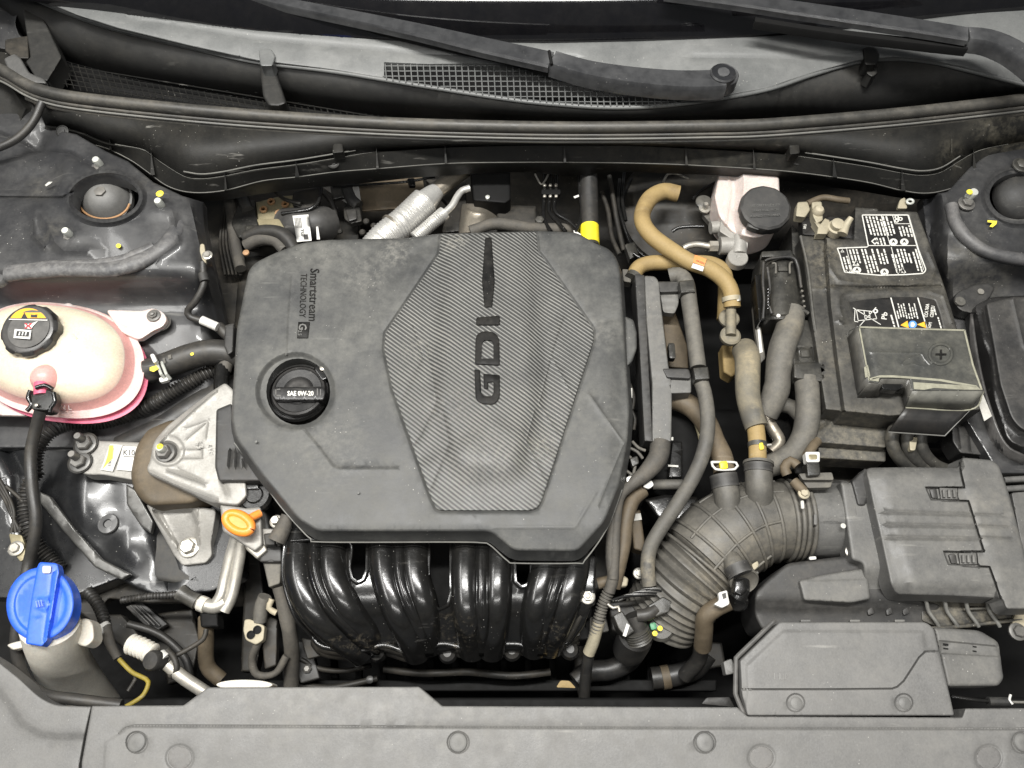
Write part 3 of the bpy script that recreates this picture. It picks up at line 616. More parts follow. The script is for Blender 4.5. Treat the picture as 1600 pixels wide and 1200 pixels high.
# ================================================================== ENGINE BLOCK (under the cover)
eb = thing('engine_block', 'dark engine block and head hidden beneath the large plastic cover', 'engine', 680, 620, -160)
slab('block', [(375, 400), (960, 395), (985, 700), (960, 900), (900, 960), (480, 960), (380, 800), (350, 700)], -122, 200, m_dark2, eb, r=8)
slab('head_cover', [(345, 640), (372, 640), (405, 760), (430, 850), (380, 850), (340, 740)], -66, 60, m_cover2, eb, r=6)

# ================================================================== ENGINE COVER
ec = thing('engine_cover', 'large charcoal plastic engine cover with ribbed hexagonal insert and raised letters', 'engine cover', 680, 620, -30)
co = [(388, 424), (398, 411), (428, 396), (470, 380), (510, 375), (635, 372), (687, 365), (845, 361), (900, 363), (932, 381), (950, 388), (962, 400), (969, 420), (977, 540), (984, 640), (981, 690), (968, 758), (945, 816), (903, 862), (803, 861), (766, 831), (496, 831), (466, 812), (405, 738), (368, 685), (361, 655), (370, 515)]
co = [(x, y, 22 if (x, y) in ((950, 388), (962, 400), (932, 381)) else 10) for x, y in co]
ins = [(687, 364), (684, 396), (600, 520), (598, 546), (611, 609), (671, 778), (680, 797), (690, 800), (828, 800), (841, 796), (848, 785), (930, 532), (929, 513), (851, 402), (843, 393), (840, 360)]
bowl = ell(462, 611, 59, 57, 40, 0)
def zec(q):
    x, y = q[:, 0], q[:, 1]
    z = -2+6*np.exp(-((x-760)/240)**2-((y-560)/300)**2)
    z -= 7*sm((y-815)/50)+3*sm((420-x)/60)+10*sm((400-y)/45)*sm((560-x)/120)
    z -= 5*sm((x-948)/30)*sm((y-470)/60)
    return z
hol = ell(466, 612, 50, 52, 32)
panel('cover_shell', co, zec, m_cover, ec, rr=8, r=5, depth=20, flare=7, space=10, holes=[hol], hwall=26,
      feats=[('step', ins, 5, -3.2), ('step', bowl, 9, -7), ('line', [(455, 432), (450, 500), (448, 556)], 2.2, .8), ('line', [(475, 670), (500, 700), (521, 728), (530, 731), (622, 731)], 3.0, 1.3),
             ('line', [(922, 617), (945, 650), (972, 688)], 3.5, 1.5), ('line', [(935, 790), (955, 740), (975, 692)], 3.5, 1.2), ('line', [(775, 824), (898, 824), (930, 770)], 4, .8),
             ('line', [(690, 372), (640, 400), (622, 430), (636, 372)], 10, -1.2), ('line', [(935, 505), (950, 498), (978, 499)], 7, -1.4), ('bump', 480, 395, 60, 10, -2),
             ('line', [(575, 465), (548, 480), (540, 520), (560, 560)], 16, .8), ('bump', 418, 398, 14, 6, -5), ('bump', 437, 620, 14, 30, -2)])
# the ribbed insert
ii = offs(dens(fillet(ins, 5), 8, True), 2.4)
def zin(q):
    x, y = q[:, 0], q[:, 1]
    z = zec(q)-2.0
    c = np.abs(x-762); hw = 42+60*sm((y-360)/440)*0+np.interp(y, [360, 480, 620, 720, 800], [62, 70, 80, 52, 40])-42
    z += 9*sm((hw-c)/36+.5)*sm((765-y)/60+.1)
    z += 2.2*sm((c-92)/26)*sm((y-420)/50)
    z += 2.0*sm((y-(700-.55*(x-690)))/14)*sm((760-x)/20)+2.0*sm((y-(690+.55*(x-850)))/14)*sm((x-765)/20)
    return z
mrk = [('line', [(646, 510), (662, 560), (640, 600), (622, 640)], 2, -.7), ('line', [(668, 540), (682, 625), (660, 680), (642, 700)], 2, -.7), ('line', [(690, 640), (701, 690), (688, 730), (672, 768)], 2, -.7),
       ('line', [(880, 496), (862, 556), (900, 630)], 2, .8), ('line', [(860, 562), (842, 630), (880, 690)], 2, .8), ('line', [(835, 640), (822, 690), (858, 765)], 2, .8)]
RI = panel('ribbed_insert', [tuple(p) for p in ii], zin, m_carbon, ec, rr=0, r=1.2, depth=2, space=9, feats=mrk)
def raised(name, out, dz, holes=(), m_=m_letter, r=1.4, depth=3, par=None, rr=3):
    return panel(name, out, lambda q: zin(q)+dz, m_, par or RI, rr=rr, r=r, depth=depth, space=7, holes=holes, hwall=depth, edge=5)
raised('blade_emblem', [(758, 371), (768, 371), (773, 440), (769, 480), (757, 480), (753, 440)], 2.2)
raised('letter_i', [(744, 496), (781, 493), (781, 508), (744, 508)], 2.6)
raised('letter_d', [(742, 569), (743, 530), (746, 521, 8), (757, 517, 6), (772, 519, 6), (780, 528, 8), (781, 571)], 2.6, holes=[[(752, 560), (753, 536), (757, 531), (768, 532), (771, 537), (771, 560)]])
raised('letter_g', [(741, 577), (750, 578), (752, 614), (757, 619), (768, 619), (771, 614), (771, 597), (763, 597), (763, 608), (756, 607), (755, 584), (781, 586), (781, 622, 8), (773, 632, 6), (752, 631, 8), (743, 624, 8)], 2.6, rr=1.5)
zc1 = lambda q: zec(q)+.25
text('lettering', 'Smartstream', 485, 419, -90-2, 20, zc1, m_letter, ec, thick=.9, bold=.006, sx=.8)
text('lettering', 'TECHNOLOGY', 470, 427, -90-2, 14, zc1, m_letter, ec, thick=.6, bold=.004, sx=.72)
BD = slab('badge', [(466, 503), (484, 503), (481, 528), (464, 528)], 1.4, 3, m_letter, ec, r=.6, rr=.6, label='small black badge reading G2.5')
text('lettering', 'G', 467.5, 505, -90-3, 17, 1.6, m_cover, BD, thick=.6, bold=.02, sx=.85)
text('lettering', '2.5', 466, 515.5, -90-3, 8, 1.6, m_cover, BD, thick=.6, bold=.02, sx=.9)
tube('skirt_highlight_rim', [(366, 692, -23), (405, 743, -23), (435, 787, -23), (468, 825, -23), (486, 842, -23), (505, 847, -23), (700, 847, -23), (752, 848, -23), (766, 852, -23), (793, 876, -23), (808, 880, -23), (900, 880, -23), (914, 875, -23), (948, 826, -23), (972, 765, -23)], 1.1, m_bead, ec, n=6)  # pale tube paints the light caught on the lower skirt edge
# side tabs of the cover
slab('side_tab', [(352, 508), (366, 505), (364, 550), (356, 555), (350, 540)], -22, 14, m_cover2, ec, r=3)
panel('side_tab', [(976, 494), (990, 500), (995, 520), (995, 545), (988, 565), (978, 575)], -14, m_cover, ec, r=4, depth=12)
# ---- filler neck and cap
oc = thing('oil_filler_cap', 'round black oil filler cap marked SAE 0W-20 in the recess of the cover', 'oil cap', 467, 612, -20)
lathe('filler_neck', 466, 613, -24, [(48, -20), (50, 0), (47, 3), (44, 3), (43, -4), (0, -5)], m_gloss, oc, n=40)
lathe('cap_body', 467, 612, -16, [(42, -6), (42.5, 0), (41, 4), (38, 5.5), (36, 4), (24, 3.4), (22, 5), (12, 8), (0, 9)], m_glosscap, oc, n=44)
panel('grip_bar', [(425, 605), (506, 604), (509, 612), (506, 626), (430, 626), (424, 618)], lambda q: -3+0*q[:, 0]-4*sm((q[:, 1]-616)/10)*0, m_glosscap, oc, r=3, rr=5, depth=14, space=8)
text('marking', 'SAE 0W-20', 449, 618, 0, 10, -2.6, m_inkw, oc, thick=.25, bold=.035, sx=.86)
bars('icon', [[(430, 608), (438, 607), (438, 609), (432, 609.6)], [(430, 608), (432, 608), (432, 618), (430, 618)], [(430, 617), (439, 617), (439, 619), (430, 619)], [(495, 607), (497, 607), (497, 618), (495, 618)], [(500, 608), (501.5, 608), (501.5, 618), (500, 618)]], -2.8, m_cover2, oc, thick=.3)
panel('latch', [(492, 570), (500, 570), (512, 580), (512, 592), (503, 596), (497, 588), (490, 578)], -10, m_gloss, oc, r=3, depth=10)
lathe('rivet', 504, 576, -8, [(4, 0), (4, 2), (0, 3)], m_zinc, oc, n=12)

# ================================================================== INTAKE MANIFOLD
im = thing('intake_manifold', 'glossy black intake manifold with four curved twin runners below the engine cover', 'intake manifold', 690, 950, -90)
bo = [(445, 835), (560, 838), (700, 840), (800, 860), (900, 870), (932, 868), (930, 930), (912, 980), (890, 1010), (800, 1018), (740, 1012), (690, 1020), (620, 1012), (560, 1016), (505, 1008), (485, 990), (462, 965), (446, 920), (440, 880)]
sl = [[(549, 838), (572, 838), (571, 890), (566, 904), (558, 908), (551, 902), (548, 888)], [(673, 838), (702, 838), (703, 925), (698, 944), (686, 950), (675, 942), (670, 926)], [(806, 870), (828, 874), (828, 900), (823, 912), (815, 915), (807, 908)]]
def zb(q): return np.interp(q[:, 1], [835, 865, 895, 920, 945, 965, 985, 1018], [-58, -50, -47, -47, -52, -63, -79, -108])
panel('base_plate', bo, zb, m_gloss, im, r=4, rr=6, depth=10, space=10, holes=sl, hwall=12, feats=[('step', offs(dens(s, 6, True), -5), 4, 3) for s in sl])
slab('plenum_back', [(450, 800), (930, 830), (925, 1000), (500, 1000)], -112, 60, m_dark, im, r=4)
for (l, r_, c_) in (
    ([(470, 835), (468, 900), (492, 955), (532, 993), (566, 1018)], [(520, 838), (519, 895), (541, 943), (572, 978), (590, 1000)], [(493, 838), (494, 895), (515, 948), (553, 990), (584, 1018)]),
    ([(598, 838), (603, 900), (622, 955), (640, 990), (652, 1018)], [(648, 838), (648, 895), (661, 943), (668, 978), (672, 1006)], [(623, 838), (625, 900), (640, 950), (656, 990), (668, 1020)]),
    ([(730, 838), (727, 900), (730, 955), (734, 985), (738, 1014)], [(779, 850), (778, 900), (776, 945), (772, 985), (768, 1014)], [(754, 838), (753, 900), (753, 950), (754, 990), (755, 1020)]),
    ([(858, 865), (850, 900), (838, 945), (834, 982), (834, 1010)], [(902, 868), (894, 905), (882, 945), (868, 982), (858, 1008)], [(880, 868), (872, 905), (860, 945), (850, 985), (844, 1020)])):
    zz = [-52, -42, -46, -74, -112]
    for pth in (l, r_): tube('runner', [(x, y, z_-10) for (x, y), z_ in zip(pth, zz)], 25, m_gloss, im, n=26, step=6, fn=lambda u: 1-.08*u)
    for dx, rr_ in ((-8, 1.4), (0, 2.2), (8, 1.4)):
        tube('weld_seam', [(x+dx, y, z_+7) for (x, y), z_ in zip(c_, zz)], rr_, m_gloss, im, n=8)
    w_ = [(x-9, y) for x, y in c_]+[(x+9, y) for x, y in c_[::-1]]
    ribbon('seam_web', [[(x-10, y, z_+3) for (x, y), z_ in zip(c_, zz)], [(x+10, y, z_+3) for (x, y), z_ in zip(c_, zz)]], m_gloss, im, n=30, thick=10)
fl_ = [(487, 992), (505, 1010), (560, 1016), (600, 1008), (640, 1018), (690, 1006), (730, 1012), (800, 1006), (840, 1012), (880, 1006), (905, 990)]
tube('lower_flange', [(x, y, -98) for x, y in fl_], 4.5, m_gloss, im, n=10)
ribbon('flange_face', [[(x, y, -96) for x, y in fl_], [(x, y+10, -125) for x, y in fl_], [(x, y+16, -128) for x, y in fl_]], m_dark2, im, thick=3)
for x, y in ((590, 1020), (700, 1022), (800, 1018), (890, 1016)):
    lathe('flange_boss', x, y, -130, [(14, -6), (15, 0), (12, 10), (6, 14), (0, 14)], m_hosebk, im)
slab('side_lug', [(905, 880), (932, 875), (930, 944), (914, 948), (903, 930)], -52, 30, m_gloss, im, r=4)
bolt(918, 932, -50, 8, m_zinc, im, stud=3)
tube('brace', [(912, 950, -60), (900, 975, -72), (885, 1000, -90)], 5, m_dark2, im, n=8)
tube('edge_bead', [(447, 838, -44), (442, 880, -46), (446, 920, -52), (462, 965, -66), (487, 994, -86)], 3.5, m_gloss, im, n=8)
tube('edge_bead', [(455, 845, -38), (520, 842, -36), (548, 850, -40), (546, 890, -52)], 2.5, m_gloss, im, n=8)

# ================================================================== LEFT OF THE ENGINE: mount, tank, rail
ir = thing('frame_rail', 'glossy black stamped steel rail running beneath the coolant tank and mount', 'body panel', 150, 780, -130)
def zir(q):
    x, y = q[:, 0], q[:, 1]
    u = (x*.64+y*.77)/1.0; v = (x-60)*.77-(y-740)*.64       # v: across the diagonal
    z = -92-14*sm((v-(-40))/20)*0+16*sm((40-v)/40)*sm((y-700)/50)*0
    z += -26*sm((y-700)/200)
    return z
rail_o = [(-60, 640), (60, 655), (200, 655), (330, 570), (372, 600), (375, 760), (380, 900), (330, 925), (240, 930), (185, 905), (120, 930), (50, 935), (-60, 935)]
panel('rail_sheet', rail_o, zir, m_bodybk, ir, rr=6, r=3, depth=26, space=9,
      feats=[('bump', 130, 790, 34, 60, 12), ('bump', 200, 850, 30, 34, 10), ('bump', 168, 817, 17, 13, 5), ('bump', 168, 817, 6, 5, -10), ('line', [(232, 780), (250, 830), (262, 900)], 16, -12), ('line', [(-20, 662), (60, 668), (110, 690), (150, 680)], 16, 8), ('line', [(5, 690), (30, 740), (32, 800), (70, 880)], 16, -12)])
lathe('rail_hole', 168, 818, -99, [(16, -2), (15, 0), (7, .6), (6, -2), (0, -2.4)], m_body, ir)
slab('damper_block', [(232, 836, 10), (262, 826), (336, 832, 12), (348, 862, 10), (342, 900, 14), (318, 918, 10), (236, 906, 12), (224, 880)], -118, 30, m_rubber, ir, r=8, rr=8)
panel('ledge', [(62, 768), (78, 775), (118, 828), (160, 874), (205, 897), (190, 906), (148, 886), (96, 826), (62, 784)], lambda q: zir(q)+16, m_ledge, ir, rr=3, r=3, depth=6, space=8,
      feats=[('bump', 82, 791, 5, 4, 2), ('bump', 126, 838, 6, 5, 2), ('bump', 152, 866, 4, 4, -3)])
panel('ledge', [(197, 756), (212, 765), (240, 815), (236, 834), (220, 822), (198, 788)], lambda q: zir(q)+14, m_ledge, ir, rr=3, r=3, depth=6, space=8, feats=[('bump', 216, 800, 4, 4, 2)])
panel('cross_sheet', [(140, 915), (225, 880), (300, 915), (330, 925), (300, 940), (235, 942), (170, 935), (150, 960), (190, 960), (250, 1030), (225, 1040), (160, 985), (110, 945)], -150, m_dark2, ir, r=3, depth=12, space=12, feats=[('line', [(200, 915), (240, 905), (270, 920)], 8, 5)])

ct = thing('coolant_tank', 'rounded cream coolant tank with pink liquid and a black warning cap', 'coolant tank', 95, 570, -30)
def egg(cx, cy, rx, ry, n=56, x0=0): return [(cx+rx*math.cos(a)*(1+.02*math.cos(2*a)), cy+ry*math.sin(a)) for a in [2*math.pi*k/n for k in range(n)]]
mid = (90, 560)
def shell(name, rings, m_, n=64, tiltx=0):
    V = []; Fc = []
    for k, (sc_, z_) in enumerate(rings):
        sh = 15*(1-math.exp(-(1-sc_)/.11)) if z_ > -34 else 0; cx = 88-sh+(15 if z_ < -40 else 0); cy = 561-sh*.9+(15 if z_ < -40 else 0)
        pts_ = []
        for i in range(n):
            a = 2*math.pi*i/n; ca, sa = math.cos(a), math.sin(a); e_ = 2/2.35
            u = math.copysign(abs(ca)**e_, ca)*130*sc_; v = math.copysign(abs(sa)**e_, sa)*85*sc_; pts_.append((cx+u*.99-v*.06, cy+v*.99+u*.10))
        V += PN(pts_, [z_]*n).tolist()
    for k in range(len(rings)-1):
        for i in range(n): j = (i+1) % n; Fc.append((k*n+i, k*n+j, (k+1)*n+j, (k+1)*n+i))
    Fc += [tuple(range(n)), tuple(range((len(rings)-1)*n, len(rings)*n))]
    return mk(name, V, Fc, m_, ct, smooth=60)
shell('upper_shell', [(.08, 13), (.25, 12.5), (.42, 10), (.58, 6), (.72, 0), (.83, -8), (.9, -17)], m_tank)
shell('coolant_band', [(.9, -17), (.93, -23), (.96, -30), (.975, -33)], m_tankpink)
shell('seam_flange', [(.97, -33), (1.03, -33), (1.035, -36), (1.03, -39), (.96, -39)], m_flange)
shell('lower_shell', [(.975, -38), (1.0, -42), (1.01, -60), (.98, -76), (.9, -90), (.7, -98)], m_pink)
panel('mounting_ear', [(165, 484), (222, 486), (240, 481), (256, 488), (262, 500), (255, 511), (240, 517), (218, 532), (190, 520)], -26, m_tankpale, ct, r=3, rr=8, depth=7, space=12, feats=[('line', [(180, 500), (215, 520), (245, 505)], 5, -1.5)])
lathe('ear_washer', 252, 504, -34, [(15, -2), (15, 0), (0, 0)], m_hosebk, ct)
bolt(240, 493, -24, 7, m_bolt, ct, stud=3)
panel('rear_lug', [(60, 500), (72, 479), (86, 473), (100, 475), (108, 473), (122, 481), (110, 500)], lambda q: -22+0*q[:, 0]-14*sm((495-q[:, 1])/25), m_tankpale, ct, r=4, depth=14, space=8)
for pts_ in ([(62, 562, 9), (95, 556, 12), (110, 548, 12)], [(40, 562, 7), (80, 572, 10)], [(96, 505, 4), (120, 530, 10)], [(85, 555, 11), (100, 566, 11)]):
    tube('moulded_rib', pts_, 1.6, m_tank, ct, n=8)
panel('side_flange', [(-40, 615), (5, 622), (48, 642), (40, 650), (-40, 648)], -46, m_tankpale, ct, r=2, depth=4)
lathe('cap_neck', 50, 522, 0, [(34, -12), (33, 6), (30, 12)], m_tank, ct, axis=(0, -.12, 1))
V, Fc = MB(), None
lathe('outlet_dome', 66, 589, 11, [(25, -14), (21, -2), (17, 4), (10, 9), (0, 11)], m_tankpink, ct, axis=(-.05, -.2, 1))
tube('outlet_spigot', [(66, 588, 8), (66, 604, 9), (66, 618, 8)], 12, m_pink, ct, n=14)
text('marking', 'MIN L', 82, 642, 4, 13, -22, m_tankpale, ct, thick=.8, sx=.9)
cc = thing('tank_cap', 'round black coolant cap with an amber and white warning label', 'cap', 46, 515, 12)
b_ = MB(); prof = [(41, -14), (42, 0), (40, 4), (37, 5), (0, 5.5)]
n = 72; V = []; Fc = []; c0 = np.array(P(46, 516, 24)); s0 = SC(46, 516, 24); q_ = Vector((0, -.12, 1)).to_track_quat('Z', 'Y').to_matrix()
for r_, h in prof:
    for k in range(n):
        a = 2*math.pi*k/n; rr_ = r_*(1+(.05 if (k % 9) < 5 and r_ > 38 and h < 4 else 0)); V.append(tuple(c0+np.array(q_@Vector((rr_*s0*math.cos(a), rr_*s0*math.sin(a), h/1000)))))
for i in range(4):
    for k in range(n): Fc.append((i*n+k, i*n+(k+1) % n, (i+1)*n+(k+1) % n, (i+1)*n+k))
Fc = [f for f in Fc]
mk('cap_body', V, Fc, m_glosscap, cc, smooth=35)
zc = 31.2
LD = lathe('label_disc', 45, 514, 29.6, [(32, 0), (32, .8), (0, .9)], m_cover2, cc, axis=(0, -.1, 1), n=40)
am = [p for p in ell(44, 512.5, 32, 31, 60) if p[1] < 499]
bars('warning_label', [am], zc+1.2, m_warn, LD, thick=.3)
bars('warning_label', [[(14, 498), (74, 499.5), (74, 501), (14, 499.5)]], zc+1.2, m_sticker, LD, thick=.3)
bars('warning_icon', [[(33, 497), (38, 488), (43, 497)], [(48, 496), (48, 491), (53, 492), (58, 491), (58, 496)]], zc+1.6, m_ink, LD, thick=.3)
bars('warning_icon', [[(38, 507), (50, 505), (60, 501), (52, 509), (49, 514), (40, 513)], [(23, 514), (49, 516), (47, 530), (21, 528)]], zc+.6, m_sticker, LD, thick=.3)
bars('warning_icon', [[(26, 517), (46, 518.5), (44.5, 526), (25, 525)]], zc+1, m_ink, LD, thick=.3)
bars('warning_icon', [[(30+5*k, 518.5), (32+5*k, 518.6), (30.5+5*k, 524), (28.5+5*k, 524)] for k in range(3)], zc+1.4, m_sticker, LD, thick=.3)
bars('warning_icon', [[(38, 505), (41, 505), (44, 508), (47, 505), (50, 505), (46, 509), (50, 513), (47, 513), (44, 510), (41, 513), (38, 513), (42, 509)]], zc+1.2, m_red, LD, thick=.3)

oh = thing('overflow_hose', 'thin grey hose hanging from the clamp on the pink coolant spigot', 'hose', 60, 700, -40)
tube('hose_body', [(64, 640, 6), (56, 670, -10), (48, 710, -25), (50, 760, -35), (56, 810, -45), (52, 850, -60), (44, 885, -75), (30, 960, -80), (25, 1010, -70), (38, 1060, -45), (70, 1085, -30), (120, 1093, -25), (190, 1102, -28)], 9, m_hosebk, oh, n=14)
slab('quick_connector', [(53, 606), (82, 608), (86, 620), (80, 640), (70, 642), (50, 640), (46, 628)], 14, 16, m_conn, oh, r=3)
for pl in ([(48, 610, 16), (44, 622, 14), (50, 632, 12), (42, 642, 10)], [(84, 614, 16), (86, 628, 14), (80, 636, 12), (78, 644, 10)], [(56, 606, 20), (70, 602, 20), (82, 608, 18)]):
    tube('spring_clip', pl, 3.6, m_gloss, oh, n=8)
lathe('clip_pin', 58, 634, 16, [(3, 0), (3, 3), (0, 4)], m_zinc, oh, n=10)

rh = thing('coolant_hose', 'thick black rubber hose with a spring clamp leaving the coolant tank', 'hose', 300, 560, -50)
tube('hose_body', [(232, 580, -48), (262, 570, -44), (300, 556, -42), (335, 550, -44), (375, 556, -52)], 20, m_hosebk, rh, n=20)
tube('end_bead', [(228, 582, -50), (236, 579, -50)], 17, m_pink, rh, n=18)
b_ = MB()
for k in (0, 9):
    W = PN([(243+k*.9, 558), (246+k*.9, 570), (252+k*.9, 585), (258+k*.9, 592)], [-34, -26, -28, -36]); V, Fc = sweep(W, [.0022]*4, 8); b_.add(V, Fc)
b_.build('spring_clamp', m_studw, rh)
slab('clamp_ear', [(234, 554), (240, 552), (246, 564), (240, 568)], -16, 6, m_sticker, rh, r=1)
slab('clamp_ear', [(248, 590), (262, 588), (264, 594), (250, 598)], -34, 5, m_sticker, rh, r=1)
bars('paint_mark', [[(234, 574), (244, 571), (248, 576), (240, 581), (234, 579)]], -24, m_yel, rh, thick=1)
lathe('paint_mark', 300, 553, -25.5, [(3, 0), (2, .6), (0, .8)], m_yel, rh, n=10)
bars('print_mark', [[(262, 555), (267, 554), (268, 560), (263, 561)], [(254, 560), (257, 559), (259, 566), (256, 568)]], -24, m_hose, rh, thick=.3)
tag(tube('corrugated_conduit', [(54, 740, -60), (58, 705, -50), (78, 676, -48), (110, 663, -60), (170, 658, -80), (230, 635, -70), (270, 612, -64), (310, 590, -66), (360, 565, -75)], 10, m_hosebk, None, corr=(5.5, 1.8), n=12), 'black corrugated conduit running under the pink edge of the coolant tank', 'conduit')
tag(tube('lower_hose', [(190, 700, -92), (250, 672, -84), (300, 640, -84), (345, 615, -90), (380, 600, -90)], 20, m_hosebk, None, n=16), 'black hose lying below the corrugated conduit beside the alloy mount', 'hose')
tag(tube('corrugated_conduit', [(60, 735, -70), (44, 760, -74), (40, 800, -80), (52, 840, -92), (75, 870, -105), (95, 890, -112)], 10, m_hosebk, None, corr=(5.5, 1.8), n=12), 'black corrugated conduit going down the left rail past the earth cable', 'conduit')

# engine mount
em = thing('engine_mount', 'cast aluminium engine mount with rubber body and white coded stickers', 'engine mount', 260, 760, -70)
panel('lower_arm', [(228, 788), (246, 786), (290, 790), (335, 795), (338, 800), (330, 850), (332, 868), (322, 880), (285, 884), (272, 868), (248, 825)], lambda q: -84-26*sm((q[:, 1]-790)/90), m_alu, em, r=3, rr=5, depth=16, space=8,
      feats=[('step', [(240, 798), (300, 798), (308, 820), (305, 852), (282, 858), (262, 830)], 7, -9), ('line', [(250, 800), (272, 840), (278, 860)], 3, 2), ('line', [(308, 796), (312, 850)], 3, 2)])
bolt(295, 855, -106, 12, m_zinc, em, washer=1.35)
panel('base_arm', [(118, 690, 12), (140, 682, 12), (156, 689), (240, 692), (250, 755), (205, 750), (160, 742), (130, 742, 12), (113, 726, 12)], -62, m_alu, em, r=3, rr=5, depth=22, space=10)
for x, y in ((134, 694), (125, 722)):
    lathe('bolt_seat', x, y, -60, [(19, -2), (19, 1), (17, 1.5), (0, 1.5)], m_dark2, em)
    b_ = bolt(x, y, -57, 12, m_bolt, em, washer=1.35, h=9)
    lathe('stud', x-6, y-8, -48, [(6.5, -6), (6.5, 10), (5, 13), (0, 13)], m_bolt, em, n=16)
panel('rubber_body', [(248, 664, 10), (270, 655, 10), (300, 665), (300, 700), (318, 780), (300, 788, 14), (232, 792, 16), (210, 770, 16), (204, 742, 10), (212, 700, 12), (230, 672, 10)], lambda q: -50-8*sm((q[:, 1]-740)/40), m_tanbk, em, r=12, rr=10, depth=34, space=8)
panel('upper_arm', [(330, 612, 6), (352, 598), (366, 610), (368, 690), (372, 730), (384, 752), (386, 775), (372, 790, 6), (330, 786, 8), (234, 742, 6), (229, 732, 6), (234, 722), (240, 690, 10), (262, 665), (300, 635)], lambda q: -34-0.05*(q[:, 1]-650)+.0*q[:, 0], m_alu, em, r=3.5, rr=5, depth=22, space=8,
      feats=[('line', [(338, 610), (300, 642), (268, 672), (250, 690)], 3.5, 3), ('step', ell(262, 704, 26, 24, 26), 5, 2.5), ('step', ell(262, 706, 17, 16, 22), 4, -4), ('line', [(262, 735), (320, 756)], 3.2, 3), ('line', [(278, 733), (318, 752)], 3.2, -2), ('line', [(236, 738), (270, 755), (340, 782)], 5, 3),
             ('line', [(292, 685), (320, 662)], 2.4, 1.6), ('line', [(292, 668), (326, 656), (322, 684)], 2, 1.2), ('line', [(284, 702), (316, 702), (316, 716), (284, 716)], 2, 1.3), ('bump', 352, 710, 18, 16, -4), ('line', [(355, 770), (345, 745), (360, 735)], 6, -4)])
text('casting_mark', 'S3', 303, 690, -65, 15, -31.5, m_alu, em, thick=1)
text('casting_mark', 'ATC', 322, 692, -80, 9, -32, m_alu, em, thick=1)
lathe('nut_well', 260, 707, -36, [(16, 0), (16, .8), (0, .9)], m_dark2, em)
bolt(258, 708, -35, 11.5, m_bolt, em, washer=1.3, h=10)
lathe('stud', 254, 703, -26, [(6, 0), (6, 9), (5, 10)], m_studw, em, n=14)
lathe('paint_mark', 251, 699, -19, [(5.5, 0), (5, 3), (3, 4.5), (0, 5)], m_yel, em, n=12)
zs = -59.6
ST2 = bars('sticker', [[(172, 694), (192, 695), (176, 737), (157, 734)]], zs, m_stickerdim, em, thick=.3)
bars('yellow_marking', [[(171, 696), (177, 696), (176, 716), (170, 722), (160, 733), (165, 722), (168, 712)]], zs+.4, m_yel, ST2, thick=.2)
text('sticker_print', '21810-4L100', 172, 729, 78, 5.5, zs+.4, m_ink, ST2, thick=.15, bold=.02)
STK = bars('sticker', [[(192, 697), (214, 698), (206, 736), (182, 734)]], zs, m_sticker, em, thick=.3)
text('sticker_print', 'K100', 192, 711, -2, 12.5, zs+.4, m_ink, STK, thick=.15, bold=.01, sx=.9)
bars('sticker_print', [[(193, 712.5), (210, 713.5), (210, 714.5), (193, 713.5)]], zs+.4, m_ink, em, thick=.15)

# earth cable at left
ec2 = thing('earth_cable', 'braided earth wires bolted to the rail by a tarnished lug at the left edge', 'cable', 30, 850, -90)
for k, (a, b2) in enumerate(((0, 800), (4, 790), (-4, 775))):
    tube('wire', [(-10, 735+k*8, -70), (8, 765+k*8, -72), (22-k*3, 800, -80), (18+k*7, 832, -86)], 3.0, m_dark2, ec2, n=8)
tube('wire', [(10, 760, -64), (36, 785, -72), (36, 810, -80), (30, 832, -86)], 3.0, m_dark2, ec2, n=8)
slab('lug', [(14, 834), (34, 836), (39, 850), (40, 872), (32, 878), (20, 862)], -86, 4, m_khaki, ec2, r=1)
bolt(25, 857, -83, 8, m_zinc, ec2)

# cable with white tape at the tower
gc = thing('ground_cable', 'black cable with a white tape band fixed to the strut tower side', 'cable', 320, 470, -40)
tube('cable', [(317, 410, 4), (318, 430, 0), (318, 446, -4), (306, 470, -14), (294, 484, -24), (297, 495, -30), (320, 503, -36), (345, 515, -44), (366, 535, -50)], 5.5, m_hosebk, gc, n=12)
tube('sleeve', [(317, 428, 2), (320, 440, 0)], 7.5, m_rubber, gc, n=12)
tube('tape_band', [(315, 500, -28), (340, 511, -31)], 7, m_sticker, gc, n=14)
tube('tape_sleeve', [(341, 510, -41), (364, 532, -46)], 9, m_hosebk, gc, n=12)
slab('lug', [(313, 381), (319, 381), (321, 395), (322, 412), (316, 406), (312, 392)], 8, 4, m_terminal, gc, r=1)
bolt(324, 399, 8, 5.5, m_zinc, gc)

# washer filler
wf = thing('washer_filler', 'blue hinged washer fluid cap on a long beige filler neck at lower left', 'washer filler', 65, 950, -30)
A = [(78, 975, -12), (84, 1000, -40), (100, 1040, -110), (130, 1085, -190), (150, 1110, -240)]
tube('neck', A, 42, m_beige, wf, n=26, fn=lambda u: 1-.12*u, cap=True)
slab('neck_tab', [(118, 968), (138, 966), (146, 975), (148, 1000), (134, 1012), (118, 1005)], -34, 20, m_beige, wf, r=4, rr=8)
slab('neck_tab', [(10, 1008), (20, 1004), (46, 998), (46, 1010), (20, 1016)], -40, 8, m_beige, wf, r=3, rr=4)
capo = ell(63, 944, 53, 58, 48, 14)
panel('cap', capo, lambda q: 6+3*np.exp(-((q[:, 0]-63)/30)**2-((q[:, 1]-944)/34)**2), m_blue, wf, r=5, rr=0, depth=16, space=8, feats=[('step', ell(63, 944, 40, 45, 40, 14), 5, -2.5)])
